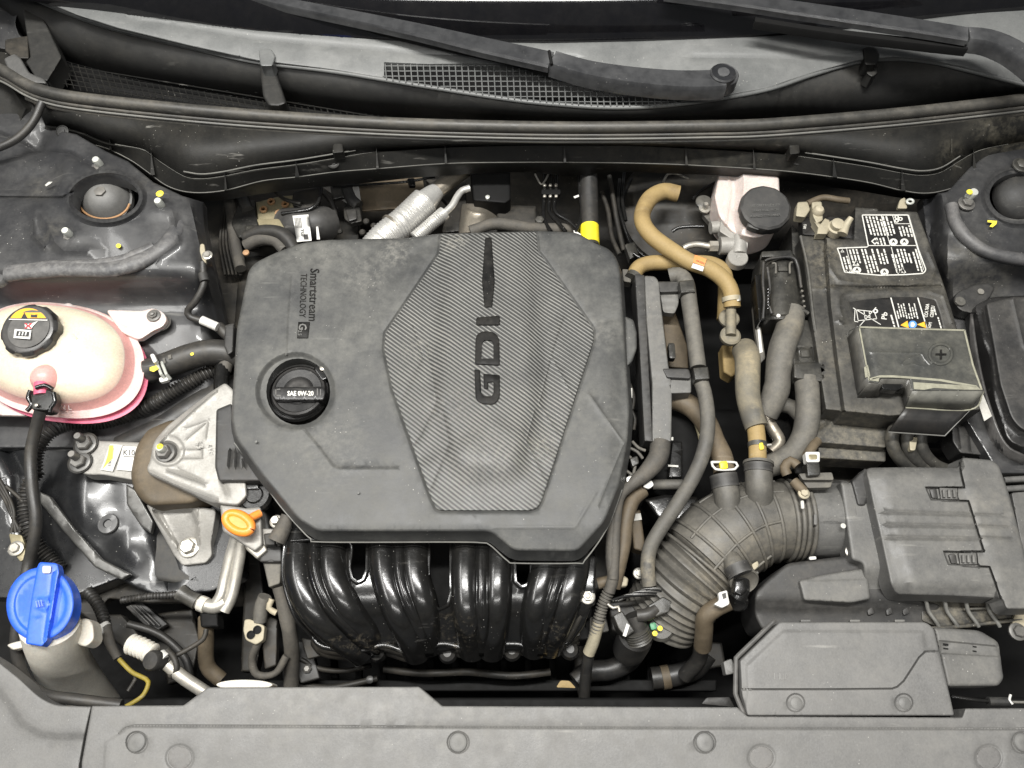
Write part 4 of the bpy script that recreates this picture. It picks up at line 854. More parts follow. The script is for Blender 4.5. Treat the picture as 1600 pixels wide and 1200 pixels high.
panel('cap_strap', [(58, 886, 4), (62, 878, 5), (90, 880, 5), (93, 892), (88, 920), (74, 1000), (66, 1010, 3), (40, 1006, 4), (42, 985), (50, 930)], 13, m_blue, wf, r=3, rr=3, depth=10, space=9, feats=[('line', [(84, 895), (80, 930), (70, 1000)], 4, -2), ('line', [(60, 935), (74, 934), (78, 945), (70, 955), (58, 950)], 3, .9), ('line', [(57, 965), (64, 963)], 3, .9)])
slab('hinge_clip', [(66, 884), (80, 884), (79, 896), (66, 896)], 16, 5, m_sticker, wf, r=1.5)

# wire loom to yellow lead, lower left
ll = thing('wiring_loom', 'taped loom with white cable tie and yellow lead beside the washer neck', 'wiring', 180, 1010, -100)
tube('conduit', [(136, 924, -112), (150, 940, -108), (160, 960, -104), (165, 980, -102)], 8, m_hosebk, ll, corr=(5, 1.5), n=12)
tube('tape_wrap', [(164, 978, -102), (172, 1005, -104), (184, 1028, -108)], 9, m_loom, ll, n=12, fn=lambda u: 1-.25*u, wob=.06)
tube('cable_tie', [(160, 979, -100), (164, 983, -100)], 11, m_sticker, ll, n=14)
slab('tie_head', [(150, 976), (160, 974), (161, 990), (151, 990)], -92, 8, m_sticker, ll, r=1.5)
tube('lead', [(184, 1026, -108), (200, 1044, -110), (212, 1058, -112), (200, 1080, -110)], 3.5, m_dark2, ll, n=8)
tube('lead', [(186, 1030, -106), (206, 1050, -106), (222, 1058, -104), (232, 1066, -102), (224, 1086, -98), (206, 1099, -92), (196, 1104, -88)], 3.6, m_lead, ll, n=8, label='yellow lead')

# air-conditioning pipes
ac = thing('air_conditioning_pipe', 'pale alloy pipe with a black service cap near the lower left void', 'pipe', 240, 1030, -90)
tube('fitting', [(204, 1006, -88), (220, 1012, -86), (240, 1022, -84)], 15, m_beige, ac, n=18, corr=(7, 1.2))
tube('pipe', [(262, 1038, -86), (285, 1058, -92), (312, 1076, -96), (330, 1088, -100)], 10, m_pipe, ac, n=16)
tube('collar', [(248, 1028, -84), (258, 1034, -84)], 14, m_sticker, ac, n=18)
lathe('service_cap', 237, 1032, -72, [(15, -16), (15.5, 0), (13, 3), (0, 3.4)], m_hosebk, ac, axis=(-.25, -.1, 1))
tube('clamp', [(262, 1016, -84), (272, 1028, -82), (276, 1045, -84), (266, 1056, -88)], 5, m_dark2, ac, n=10)
tube('branch', [(272, 1026, -90), (298, 1012, -94), (318, 998, -98), (322, 984, -100)], 4, m_dark2, ac, n=10)
ap2 = thing('air_conditioning_pipe', 'dull twin aluminium pipe rising from the black plug to the orange dipstick', 'pipe', 345, 900, -90)
tube('pipe', [(370, 838, -70), (362, 865, -80), (352, 905, -90), (346, 930, -94), (334, 948, -98)], 9.5, m_pipe, ap2, n=14)
tube('pipe', [(378, 842, -72), (372, 880, -84), (362, 930, -96), (350, 955, -100)], 9.5, m_pipe, ap2, n=14)
tube('elbow', [(352, 940, -98), (336, 948, -98), (318, 944, -98), (306, 938, -98)], 11, m_pipe, ap2, n=14)
tube('nut', [(312, 942, -97), (322, 946, -97)], 12.5, m_beige, ap2, n=8)
tube('plug', [(282, 926, -94), (296, 934, -94), (308, 940, -95)], 13, m_conn, ap2, n=10, wob=.12)
tube('conduit', [(285, 928, -96), (262, 930, -100), (230, 932, -106), (190, 938, -110)], 5, m_hosebk, ap2, corr=(5, 1), n=10)
tube('lower_pipe', [(322, 965, -110), (322, 1000, -130), (324, 1040, -150), (345, 1062, -160)], 12, m_tanbk, ap2, n=12)
slab('grommet', [(312, 956), (340, 956), (342, 980), (314, 980)], -100, 20, m_dark, ap2, r=4)
db = thing('fluid_reservoir_top', 'pale oval plastic top just above the front panel at lower left', 'reservoir', 385, 1066, -40)
slab('top', ell(382, 1070, 44, 8, 30), -8, 20, m_beige, db, r=2, rr=0)

# dipstick
dp = thing('dipstick', 'orange ring pull of the oil dipstick left of the intake manifold', 'dipstick', 375, 820, -40)
A = ell(373, 817, 21, 12, 24, 28)
tube('ring_handle', [(x, y, -26) for x, y in A]+[(A[0][0], A[0][1], -26)], 7.5, m_orange, dp, n=12)
panel('ring_face', ell(374, 818, 20, 12, 24, 28), -22, m_orange, dp, r=2, rr=0, depth=5)
tube('stem', [(386, 812, -32), (398, 806, -36), (406, 802, -40)], 6.5, m_orange, dp, n=12)
bk = thing('alloy_bracket', 'cast alloy bracket block with a bolt under the orange dipstick ring', 'bracket', 390, 830, -60)
slab('block', [(344, 788), (386, 794), (408, 792), (410, 852), (398, 862), (360, 838), (348, 830)], -46, 26, m_alu, bk, r=4, rr=4)
slab('block', [(380, 835), (410, 838), (418, 860), (402, 874), (384, 858)], -56, 20, m_pipe, bk, r=4)
slab('foot', [(410, 826), (436, 826), (434, 850), (412, 852)], -50, 16, m_alu, bk, r=2)
bolt(432, 815, -38, 7, m_zinc, bk, h=9)
slab('rubber_pad', [(412, 834), (432, 832), (430, 852), (414, 852)], -44, 10, m_rubber, bk, r=3)
tube('boot', [(450, 806, -36), (442, 826, -38), (432, 846, -40)], 13, m_loom, bk, n=14, fn=lambda u: .8+.35*u)
# valve cover corner, lower left of engine cover
vc = thing('valve_cover_end', 'black valve cover corner with slots showing beside the engine cover', 'valve cover', 365, 720, -40)
panel('casting', [(338, 640), (362, 630), (372, 690), (410, 742), (408, 752), (342, 752), (336, 730)], -30, m_cover2, vc, r=4, depth=14, space=9, feats=[('line', [(361, 705), (359, 728)], 4, -4), ('line', [(371, 708), (370, 728)], 4, -4), ('line', [(382, 722), (383, 729)], 4, -4)])
slab('ledge', [(336, 754), (404, 754), (406, 766), (340, 766)], -44, 12, m_gloss, vc, r=3)
lathe('plug', 398, 774, -50, [(28, -8), (28, 0), (24, 3), (22, 1), (14, 1), (12, 4), (0, 4)], m_gloss, vc)
slab('plug_clip', [(362, 753), (382, 753), (378, 760), (364, 759)], -40, 5, m_sticker, vc, r=1)
tube('connector', [(348, 575, -50), (346, 600, -46), (350, 625, -46)], 12, m_gloss, vc, n=12, wob=.1)
tube('loom', [(362, 535, -46), (356, 560, -48), (350, 580, -50)], 11, m_loom, vc, n=12)

# sensor and loom group at left of manifold
sg = thing('knock_sensor_harness', 'grimy connector with two round sockets hanging left of the black manifold', 'connector', 400, 980, -120)
slab('bracket', [(404, 852), (440, 852), (440, 878), (406, 878)], -62, 14, m_cover2, sg, r=3)
slab('bracket', [(411, 878), (440, 878), (438, 912), (420, 918)], -72, 18, m_hose, sg, r=3)
tube('body', [(414, 932, -96), (408, 950, -104), (406, 972, -110)], 11, m_hose, sg, n=12, wob=.15)
panel('socket_plate', [(382, 968), (390, 967), (414, 978), (412, 1000), (400, 1008), (384, 1000), (380, 985)], -104, m_terminal, sg, r=2, depth=9, feats=[])
for x, y in ((392, 992), (402, 984)): lathe('socket', x, y, -103, [(6.5, 0), (6.5, 1.2), (4.5, 1.2), (4, -1), (0, -1)], m_dark, sg, n=16)
tube('loom', [(437, 915, -88), (446, 950, -100), (452, 985, -112), (456, 1020, -140), (455, 1070, -170)], 12, m_loom, sg, n=12, wob=.1)
tube('loom', [(404, 1002, -112), (394, 1030, -128), (402, 1054, -136), (430, 1052, -136), (448, 1025, -130)], 6, m_loom, sg, n=10, wob=.15)
slab('side_plate', [(416, 960), (434, 968), (432, 1040), (414, 1046), (410, 1010)], -126, 10, m_dark2, sg, r=3)
tube('strap', [(425, 936, -96), (420, 950, -98), (432, 958, -100)], 5, m_terminal, sg, n=8)

text('raised_symbol', 'III', 62, 948, 12, 15, 16, m_blue, wf, thick=.9, align='CENTER', sx=1.1)
for x, y in ((400, 690), (560, 770), (905, 640)): lathe('moulding_pip', x, y, 2.5, [(2.2, -1), (2, .3), (0, .6)], m_cover, ec, n=10)
# ================================================================== BEHIND THE ENGINE
ab = thing('brake_control_unit', 'silver hydraulic block with a white coded label behind the engine cover, upper left', 'control unit', 450, 345, -90)
slab('valve_block', [(400, 316), (440, 306), (470, 305), (476, 330), (460, 345), (440, 352), (404, 350)], -78, 40, m_khaki, ab, r=2, rr=2)
slab('side_plate', [(401, 342), (436, 342), (448, 362), (410, 368)], -66, 6, m_khaki, ab, r=1)
b_ = tube('motor', [(448, 352, -96), (470, 352, -84), (498, 350, -84), (506, 350, -92)], 27, m_cover2, ab, n=26)
AL = panel('label', [(457, 337), (482, 335), (487, 376), (464, 378)], -54, m_sticker, ab, r=0, rr=0, depth=.5)
text('label_print', 'YGF', 470, 358, -86, 7, -53.3, m_ink, AL, thick=.15, bold=.02)
bars('label_print', [[(460+k*2.2, 340), (461+k*2.2, 340), (463+k*2.2, 356), (462+k*2.2, 356)] for k in range(5)], -53.3, m_hose, AL, thick=.15)
bars('label_print', [[(474, 366), (481, 366), (482, 374), (475, 374)]], -53.3, m_ink, AL, thick=.15)
panel('label', [(494, 354), (497, 354), (500, 374), (495, 374)], -58, m_sticker, ab, r=0, rr=0, depth=.5)
tube('brake_pipe', [(440, 334, -62), (470, 330, -56), (486, 326, -54), (498, 314, -54), (502, 296, -52), (500, 284, -50)], 3, m_gloss, ab, n=8)
tube('brake_pipe', [(430, 300, -66), (446, 312, -64), (470, 318, -62)], 3, m_dark2, ab, n=8)
slab('top_plate', [(458, 300), (500, 292), (498, 322), (474, 326), (456, 320)], -68, 12, m_dark2, ab, r=2)
for x, y in ((424, 316), (436, 334), (412, 328), (446, 320)): lathe('port', x, y, -76, [(6, 0), (6, 3), (3, 3), (3, 0), (0, 0)], m_rust, ab, n=14)
lh = thing('control_harness', 'bundle of black looms and plugs beside the brake unit left of the silver block', 'wiring', 370, 360, -80)
slab('plug', [(374, 315), (398, 312), (404, 350), (396, 372), (372, 372), (360, 350)], -84, 30, m_conn, lh, r=4)
slab('plug', [(382, 352), (404, 352), (410, 372), (384, 376)], -74, 20, m_conn, lh, r=3)
tube('loom', [(384, 372, -84), (410, 362, -72), (436, 364, -66), (452, 376, -66), (462, 392, -68)], 11, m_hosebk, lh, n=14, wob=.06)
tube('loom', [(384, 384, -86), (405, 374, -78), (430, 376, -74), (446, 392, -74)], 10, m_loom, lh, n=14, wob=.06)
tube('loom', [(356, 300, -90), (362, 330, -94), (366, 370, -94), (376, 420, -90)], 9, m_loom, lh, n=12, wob=.08)
tube('loom', [(372, 296, -90), (380, 312, -88), (388, 330, -84)], 10, m_conn, lh, n=12, wob=.1)
lathe('copper_tip', 385, 396, -66, [(5, 0), (5, 3), (0, 5)], m_rust, lh, n=12)
for k in range(5): tube('wire', [(352+k*4, 300, -96), (350+k*3, 330, -100), (344+k*5, 380, -104), (352+k*6, 430, -104)], 2.2, m_dark2, lh, n=6)
sb = thing('side_bracket_panel', 'dark grimy sheet between strut tower and engine cover with a curved ridge', 'body panel', 345, 430, -110)
panel('sheet', [(310, 300), (500, 290), (560, 330), (560, 400), (420, 420), (372, 480), (365, 620), (330, 620)], -128, m_dark2, sb, r=3, depth=20, space=14, feats=[('line', [(346, 380), (350, 420), (378, 445)], 4, 4), ('bump', 370, 400, 20, 20, 8)])

ex = thing('exhaust_flex_pipe', 'large bright steel bellows pipe rising behind the engine cover', 'pipe', 640, 340, -60)
tube('bellows', [(582, 392, -66), (600, 372, -64), (632, 346, -62), (664, 316, -60)], 23, m_alu2, ex, n=26, corr=(4.6, .9))
tube('weld_band', [(614, 357.5, -63), (617, 355, -63)], 24, m_foil, ex, n=24)
tube('neck', [(660, 320, -60), (672, 308, -60), (682, 298, -60)], 21, m_alu2, ex, n=22, fn=lambda u: 1-.35*u)
tube('upper_pipe', [(678, 302, -60), (700, 284, -60), (730, 262, -60)], 13, m_foil, ex, n=18)
slab('heat_plate', [(560, 284), (660, 276), (664, 300), (620, 326), (566, 330)], -104, 3, m_tanbk, ex, r=1, rr=2)
ex2 = thing('exhaust_flex_pipe', 'slim braided steel pipe bending beside the large bright bellows', 'pipe', 670, 350, -60)
tube('braid', [(648, 372, -58), (662, 360, -56), (676, 348, -54), (690, 336, -54)], 10, m_alu2, ex2, n=18, corr=(3.2, .8))
tube('ferrule', [(688, 338, -54), (694, 333, -54)], 11, m_alu2, ex2, n=16)
tube('upper_pipe', [(692, 335, -54), (706, 322, -54), (714, 308, -54), (722, 298, -54), (734, 294, -54)], 5.5, m_alu2, ex2, n=14)
tube('wire', [(520, 292, -66), (580, 288, -62), (635, 284, -60), (680, 276, -58)], 2, m_gloss, ex2, n=8)
slab('wire_clip', [(636, 279), (648, 278), (649, 290), (638, 290)], -56, 6, m_gloss, ex2, r=1)
hb = thing('rear_actuator', 'black box above a curved steel heat shield behind the ribbed insert', 'actuator', 765, 300, -70)
slab('housing', [(734, 264), (797, 262), (798, 312), (790, 318), (740, 314)], -56, 40, m_dark, hb, r=4)
lathe('stud', 762, 310, -56, [(3.5, 0), (3.5, 4), (0, 5)], m_studw, hb, n=12)
panel('heat_shield', [(722, 318), (774, 318), (777, 345), (740, 362), (716, 365)], lambda q: -74-.02*(q[:, 0]-745)**2, m_foil, hb, r=1, depth=4, space=7, feats=[('line', [(732, 325), (742, 332), (756, 333)], 3, 2)])
panel('heat_shield', [(664, 280), (728, 280), (730, 360), (690, 364), (700, 320)], -100, m_dark2, hb, r=2, depth=10, space=12)
slab('pipe_block', [(776, 320), (838, 322), (840, 352), (776, 352)], -86, 20, m_dark2, hb, r=5)
tag(tube('insulated_pipe', [(735, 362, -70), (770, 350, -66), (800, 352, -64), (830, 356, -64), (870, 358, -72), (905, 360, -84)], 9, m_loom, None, n=12, wob=.08), 'dusty wrapped pipe lying along the back edge of the engine cover', 'pipe')
mp_ = thing('metal_fuel_lines', 'three thin black lines clipped together behind the engine cover', 'pipe', 858, 310, -70)
for k, x in enumerate((851, 860, 869)):
    tube('line', [(x, 270, -60), (x, 300, -64), (x-2, 330, -66), (x+(k*10), 346, -62), (x+10+k*14, 362, -58)], 3.2, m_gloss, mp_, n=10)
    for y in (290, 307): lathe('crimp', x, y, -58, [(3, 0), (2.4, 2), (0, 2.6)], m_zinc, mp_, n=10)
slab('clip', [(846, 296), (876, 296), (876, 304), (846, 304)], -60, 8, m_dark, mp_, r=1)
tube('hook', [(836, 272, -58), (845, 288, -58), (852, 282, -58), (858, 270, -58)], 1.6, m_zinc, mp_, n=8)
lathe('nut', 843, 345, -60, [(7, -2), (7, 4), (4, 6), (0, 6)], m_conn, mp_, n=6)
hy = thing('heater_hose', 'black hose with a bright yellow tape band behind the right of the engine cover', 'hose', 920, 320, -50)
tube('hose_body', [(919, 262, -40), (920, 290, -46), (921, 330, -52), (922, 385, -56)], 14, m_hosebk, hy, n=20)
tube('yellow_tape', [(921, 354, -54.5), (922, 382, -55.6)], 14.8, m_yeltape, hy, n=20, label='yellow printed tape band')
tube('band', [(905, 270, -44), (906, 300, -50), (909, 330, -52), (905, 352, -50), (899, 364, -50)], 3.2, m_gloss, hy, n=8)
bars('tag', [[(896, 360), (900, 361), (908, 366), (906, 369), (897, 365)]], -48, m_sticker, hy, thick=.4)
bars('tag', [[(896, 307), (904, 304), (905, 307), (898, 310)]], -46, m_sticker, hy, thick=.4)
bs = thing('brake_booster', 'large black round brake booster behind the tan hoses', 'brake booster', 1060, 330, -110)
lathe('shell', 1068, 328, -130, [(98, -30), (100, 0), (97, 7), (88, 9), (80, 12), (60, 22), (40, 26), (0, 27)], m_dark2, bs, axis=(0, -.25, 1), n=56)
tube('rim', [(p[0], p[1], -112) for p in ell(1068, 330, 96, 92, 40)]+[(1164, 330, -112)], 2.5, m_gloss, bs, n=8)
tube('vacuum_line', [(1036, 285, -70), (1044, 272, -66), (1058, 272, -66), (1076, 280, -66)], 2, m_zinc, bs, n=8)
tube('vacuum_line', [(1082, 312, -80), (1095, 298, -78), (1120, 284, -74)], 2.4, m_gloss, bs, n=8)
for pl in ([(968, 280, -90), (966, 320, -92), (974, 350, -94), (985, 380, -96), (996, 400, -90)], [(975, 270, -90), (972, 310, -92), (978, 345, -94)]):
    tube('cable', pl, 3, m_gloss, bs, n=8)
bmc = thing('brake_fluid_reservoir', 'white brake fluid reservoir with a big black octagonal cap', 'reservoir', 1175, 330, -20)
panel('tank', [(1125, 262, 5), (1165, 262, 5), (1212, 268, 6), (1217, 276, 5), (1218, 300), (1224, 335, 8), (1211, 362, 12), (1182, 373, 10), (1145, 366, 8), (1123, 338, 5), (1116, 308, 4)], lambda q: -16-16*sm((1160-q[:, 0])/10)*1-5*sm((q[:, 1]-350)/20), m_white, bmc, r=4, rr=5, depth=42, space=7, feats=[('line', [(1138, 272), (1142, 300), (1134, 350)], 3, 2.5)])
lathe('neck', 1196, 326, -14, [(37, -6), (36, 6), (33, 8)], m_white, bmc)
V = []; Fc = []; n = 64; c0 = np.array(P(1196, 325, 2)); s0 = SC(1196, 325, 2); q_ = Vector((0, -.1, 1)).to_track_quat('Z', 'Y').to_matrix(); prof = [(39.5, -14), (40.5, -3), (39.5, 1), (36, 3.5), (0, 4)]
for r_, h in prof:
    for k in range(n):
        a = 2*math.pi*k/n; rr_ = r_*(1-.022*abs(math.sin(6*a)) if h < 3.6 else 1-.01*abs(math.sin(6*a)))
        if (k % 8) in (0, 1) and h < 0: rr_ *= .965
        V.append(tuple(c0+np.array(q_@Vector((rr_*s0*math.cos(a), rr_*s0*math.sin(a), h/1000)))))
for i in range(4):
    for k in range(n): Fc.append((i*n+k, i*n+(k+1) % n, (i+1)*n+(k+1) % n, (i+1)*n+k))
Fc = Fc[:3*n]+[tuple(range(4*n-n, 4*n))]
BC = mk('cap', V, Fc, m_cover2, bmc, smooth=30)
for k, s in enumerate(('WARNING: CLEAN FILLER', 'CAP BEFORE REMOVING.', 'USE ONLY DOT 4 LHV', 'BRAKE FLUID FROM', 'A SEALED CONTAINER')):
    text('cap_lettering', s, 1196, 306+k*8, 3, 4.6, lambda q: 5.6-.0*q[:, 0]+.12*(325-q[:, 1])*0, m_cover, BC, thick=.5, align='CENTER', sx=1.0)
slab('latch', [(1168, 347), (1188, 352), (1186, 360), (1168, 354)], -2, 8, m_cover2, bmc, r=1)
mc = thing('master_cylinder', 'machined aluminium master cylinder with brake lines under the white reservoir', 'master cylinder', 1145, 385, -50)
tube('body', [(1124, 384, -50), (1150, 384, -50), (1164, 384, -50)], 14, m_alu, mc, n=20)
tube('spout', [(1156, 372, -44), (1154, 386, -46), (1154, 398, -48)], 13, m_alu, mc, n=20)
lathe('end_plug', 1153, 402, -42, [(16, -12), (16, 0), (15, 1.2), (3, 1.2), (2, .4), (0, .4)], m_alu, mc, n=32)
slab('web', [(1126, 340), (1140, 352), (1162, 378), (1158, 388), (1140, 372), (1124, 362)], -38, 12, m_alu, mc, r=2)
tube('upper_port', [(1110, 356, -50), (1132, 354, -50)], 10, m_alu, mc, n=16)
tube('nut', [(1108, 385, -50), (1121, 385, -50)], 9, m_zinc, mc, n=6)
tube('brake_line', [(1109, 385, -50), (1090, 382, -50), (1076, 384, -50), (1068, 388, -52)], 5, m_zinc, mc, n=12)
tube('brake_line', [(1100, 354, -52), (1080, 354, -56), (1060, 356, -60), (1050, 362, -64)], 2.6, m_gloss, mc, n=10)
lathe('stud', 1101, 325, -64, [(9, -3), (9, 0), (4, 0), (4, 9), (3, 11), (0, 11)], m_zinc, mc, n=16)
lathe('stud_collar', 1100, 316, -66, [(13, -3), (13, 1), (9, 3), (0, 3)], m_conn, mc)
slab('flange', [(1100, 316), (1112, 322), (1128, 350), (1112, 352), (1098, 336)], -72, 8, m_hose, mc, r=2)
slab('lug', [(1166, 372), (1176, 374), (1182, 382), (1172, 388), (1164, 384)], -54, 6, m_zinc, mc, r=1)

# ================================================================== TAN HOSES
ta = thing('tan_vacuum_hose', 'long dusty tan hose with an orange sticker looping left of the brake fluid tank', 'hose', 1060, 390, -30)
tube('hose_body', [(1060, 303, -44), (1038, 299, -42), (1018, 308, -38), (1006, 326, -34), (1004, 346, -30), (1018, 368, -26), (1050, 392, -22), (1080, 410, -20), (1108, 420, -22), (1130, 436, -26), (1142, 456, -32), (1144, 480, -40)], 13, m_tan, ta, n=22, wob=.02)
W_, _, _ = tpath([(1085, 401, -20), (1090, 414.5, -20), (1104, 418.6, -20.5)], 1)
panel('sticker', [(1086, 398), (1104, 405), (1100, 416), (1083, 410)], lambda q: -7-.05*(q[:, 1]-408)**2*.5, m_oranges, ta, r=0, rr=0, depth=.4, space=5)
panel('sticker', [(1083, 411), (1100, 417), (1098, 424), (1080, 418)], lambda q: -9-.05*(q[:, 1]-414)**2*.4, m_sticker, ta, r=0, rr=0, depth=.4, space=5)
text('sticker_print', 'ORIGIN', 1087, 408, -20, 4, -6.2, m_tanbk, ta, thick=.2)
tube('clamp', [(1142, 464, -35), (1143, 471, -37)], 14.5, m_terminal, ta, n=20)
slab('clamp_ear', [(1150, 461), (1156, 460), (1158, 470), (1151, 471)], -26, 5, m_zinc, ta, r=1)
tb = thing('tan_vacuum_hose', 'shorter tan hose passing beneath the long one toward the engine cover corner', 'hose', 1040, 412, -50)
tube('hose_body', [(990, 432, -46), (998, 418, -46), (1018, 411, -46), (1060, 411, -48), (1108, 412, -54), (1130, 425, -62), (1134, 450, -70), (1132, 500, -80)], 12, m_tan, tb, n=18)
tube('clamp', [(988, 436, -46), (992, 430, -46)], 13, m_conn, tb, n=14)
slab('clamp_end', [(972, 420), (988, 422), (986, 442), (974, 440)], -48, 12, m_hose, tb, r=2)
cv = thing('check_valve', 'grey valve with two round discs hanging below the tan hose clamp', 'valve', 1141, 520, -60)
lathe('disc', 1139, 498, -56, [(15, -4), (16, -2), (16, 2), (14, 4), (0, 4)], m_tangrey, cv)
lathe('disc', 1141, 525, -52, [(15, -6), (16, -4), (16, 2), (13, 4), (0, 4)], m_tangrey, cv)
tube('stem', [(1142, 480, -44), (1142, 500, -44), (1142, 524, -46)], 8, m_tangrey, cv, n=16)
slab('reservoir_tip', [(1127, 540), (1150, 538), (1154, 580), (1144, 590), (1130, 582)], -92, 20, m_tan, cv, r=5)
bh = thing('breather_hose', 'fat grey-tan hose leading down into a tan sleeve on the ribbed intake duct', 'hose', 1170, 620, -40)
tube('hose_body', [(1164, 548, -66), (1168, 560, -44), (1168, 590, -34), (1169, 620, -32), (1176, 650, -30), (1182, 668, -30)], 20, m_tangrey, bh, n=24, fn=lambda u: 1-.12*u)
tube('tan_sleeve', [(1180, 662, -31), (1183, 690, -30), (1184, 722, -30)], 13.5, m_tan, bh, n=20)
tube('clamp', [(1183, 692, -30), (1183.5, 699, -30)], 14.8, m_conn, bh, n=18)
slab('clamp_ear', [(1186, 692), (1192, 691), (1194, 702), (1187, 703)], -16, 4, m_yel, bh, r=1)
tube('clamp_tail', [(1196, 696, -26), (1205, 695, -26)], 2.5, m_zinc, bh, n=8)
ph = thing('bypass_hose', 'brown dusty hose with a yellow-marked spring clamp curving into the intake duct', 'hose', 1120, 690, -60)
tube('hose_body', [(1042, 622, -66), (1062, 626, -62), (1086, 640, -58), (1104, 662, -54), (1116, 690, -50), (1128, 715, -46), (1132, 740, -44)], 17, m_tanbk, ph, n=22)
tube('spring_clamp', [(1112, 722, -30), (1118, 733, -27), (1148, 733, -30), (1150, 723, -32), (1120, 722, -29), (1112, 722, -30)], 2.0, m_sticker, ph, n=8)
slab('clamp_mark', [(1124, 721), (1136, 720), (1138, 732), (1126, 733)], -24, 4, m_yeltape, ph, r=1)

# ================================================================== CABLE GUIDE
cg = thing('cable_guide', 'tall grey plastic harness channel standing right of the engine cover', 'cable duct', 1025, 560, -20)
panel('left_face', [(992, 428), (1007, 430), (1013, 560), (1020, 690), (1007, 689), (1000, 560)], -26, m_cover2, cg, r=1.5, rr=2, depth=40, flare=0)
panel('top_face', [(1007, 431), (1024, 432, 6), (1030, 442, 5), (1032, 470), (1044, 570), (1050, 600), (1049, 690), (1019, 690), (1019, 600), (1010, 500)], lambda q: -22+0*q[:, 0]-5*sm((q[:, 1]-585)/15), m_airbox, cg, r=2, rr=3, depth=36, space=10)
slab('upper_arm', [(1028, 440), (1060, 440), (1061, 456), (1031, 457)], -24, 12, m_cover2, cg, r=2)
panel('upper_arm_web', [(1031, 456), (1061, 455), (1060, 476), (1054, 490), (1036, 488)], lambda q: -34+3*np.sin((q[:, 1]-456)/6), m_airbox, cg, r=1, depth=10, space=4)
slab('lower_arm', [(1035, 576, 3), (1076, 576, 5), (1080, 588), (1078, 592), (1042, 590)], -20, 10, m_cover2, cg, r=2)
slab('lower_arm_block', [(1040, 590), (1080, 589), (1080, 614), (1048, 615)], -27, 22, m_airbox, cg, r=2)
slab('clip', [(1044, 536), (1054, 536), (1056, 560), (1046, 560)], -40, 10, m_conn, cg, r=1)
tube('harness', [(1032, 692, -36), (1028, 715, -34), (1008, 740, -34), (985, 758, -36), (968, 778, -38), (962, 820, -42), (960, 870, -50), (958, 905, -56)], 15, m_loom, cg, n=18, fn=lambda u: 1.1-.55*sm(u*2.0), wob=.04)
slab('inner_plate', [(1034, 490), (1052, 480), (1074, 540), (1076, 576), (1044, 574)], -70, 10, m_tanbk, cg, r=3)
lc = thing('throttle_body_cover', 'black rounded housing with white markings below the cable guide', 'housing', 1065, 700, -90)
slab('housing', [(1045, 640), (1085, 650), (1104, 700), (1090, 760), (1050, 790), (1020, 770), (1012, 700)], -84, 60, m_dark, lc, r=10)
tube('ring', [(1044, 632, -72), (1080, 648, -70), (1096, 690, -70), (1094, 718, -72)], 4, m_khaki, lc, n=10)
slab('connector', [(1050, 690), (1066, 690), (1066, 746), (1044, 746)], -70, 14, m_gloss, lc, r=2)
bars('marking', [[(1044, 726), (1060, 727), (1060, 730), (1044, 729)], [(1049, 683), (1052, 683), (1052, 688), (1049, 688)]], -68, m_inkw, lc, thick=.3)
tube('pipe_stub', [(1020, 757, -66), (1045, 757, -64), (1066, 757, -64)], 8, m_hose, lc, n=14)
slab('stub_tape', [(1004, 760), (1018, 750), (1022, 758), (1014, 764)], -40, 3, m_sticker, lc, r=.6)
slab('lower_body', [(1006, 780), (1040, 772), (1090, 776), (1096, 800), (1070, 816), (1030, 812)], -76, 34, m_gloss, lc, r=6)
slab('bracket', [(984, 800), (1000, 796), (1008, 850), (1004, 862), (990, 858)], -84, 20, m_tanbk, lc, r=4)
bars('bracket_tag', [[(989, 803), (1001, 802), (1003, 812), (990, 814)]], -83, m_stickerdim, lc, thick=.6)
bolt(998, 896, -90, 6, m_zinc, lc)
ch = thing('grey_coolant_hose', 'long slim grey hose with two clamps running down beside the cable guide', 'hose', 1090, 640, -30)
tube('upper_section', [(1046, 432, -34), (1060, 430, -30), (1072, 442, -26), (1078, 480, -24), (1085, 530, -24), (1091, 575, -24)], 12.5, m_hose, ch, n=20)
tube('lower_section', [(1094, 592, -24), (1102, 620, -24), (1106, 660, -24), (1101, 700, -26), (1086, 740, -32), (1060, 785, -42), (1036, 820, -52), (1016, 856, -60), (1012, 890, -66), (1015, 915, -72)], 11.5, m_hose, ch, n=20)
for x, y in ((1074, 448), (1096, 584)):
    slab('clamp', [(x-13, y-9), (x+10, y-11), (x+13, y+8), (x-10, y+10)], -9, 16, m_conn, ch, r=2, rr=2)
slab('clamp_tail', [(1089, 590), (1100, 592), (1098, 610), (1090, 606)], -28, 10, m_conn, ch, r=1.5)
bh2 = thing('brown_pipe', 'brown dusty pipe curving down between engine cover and grey hose', 'hose', 980, 850, -50)
tube('hose_body', [(1004, 766, -56), (988, 782, -54), (978, 815, -56), (974, 850, -60), (966, 885, -66), (958, 918, -74)], 12, m_tanbk, bh2, n=18)
slab('end_flange', [(946, 906), (972, 898), (982, 904), (980, 916), (950, 920)], -74, 8, m_terminal, bh2, r=3)
tube('branch', [(934, 912, -78), (950, 908, -76), (966, 902, -74)], 9, m_tanbk, bh2, n=14)
lm = thing('corrugated_harness', 'dusty corrugated harness running down right of the black manifold', 'wiring', 935, 960, -90)
tube('tape_wrap', [(966, 780, -40), (958, 820, -44), (955, 870, -52), (958, 900, -58), (952, 925, -66)], 9, m_loom, lm, n=14, wob=.05)
tube('conduit', [(952, 922, -68), (942, 945, -78), (934, 975, -90), (926, 1005, -110)], 8.5, m_hose, lm, corr=(5, 1.4), n=12)
tube('tape_wrap', [(936, 970, -88), (928, 1000, -104), (920, 1020, -118)], 9.5, m_terminal, lm, n=14, wob=.05)
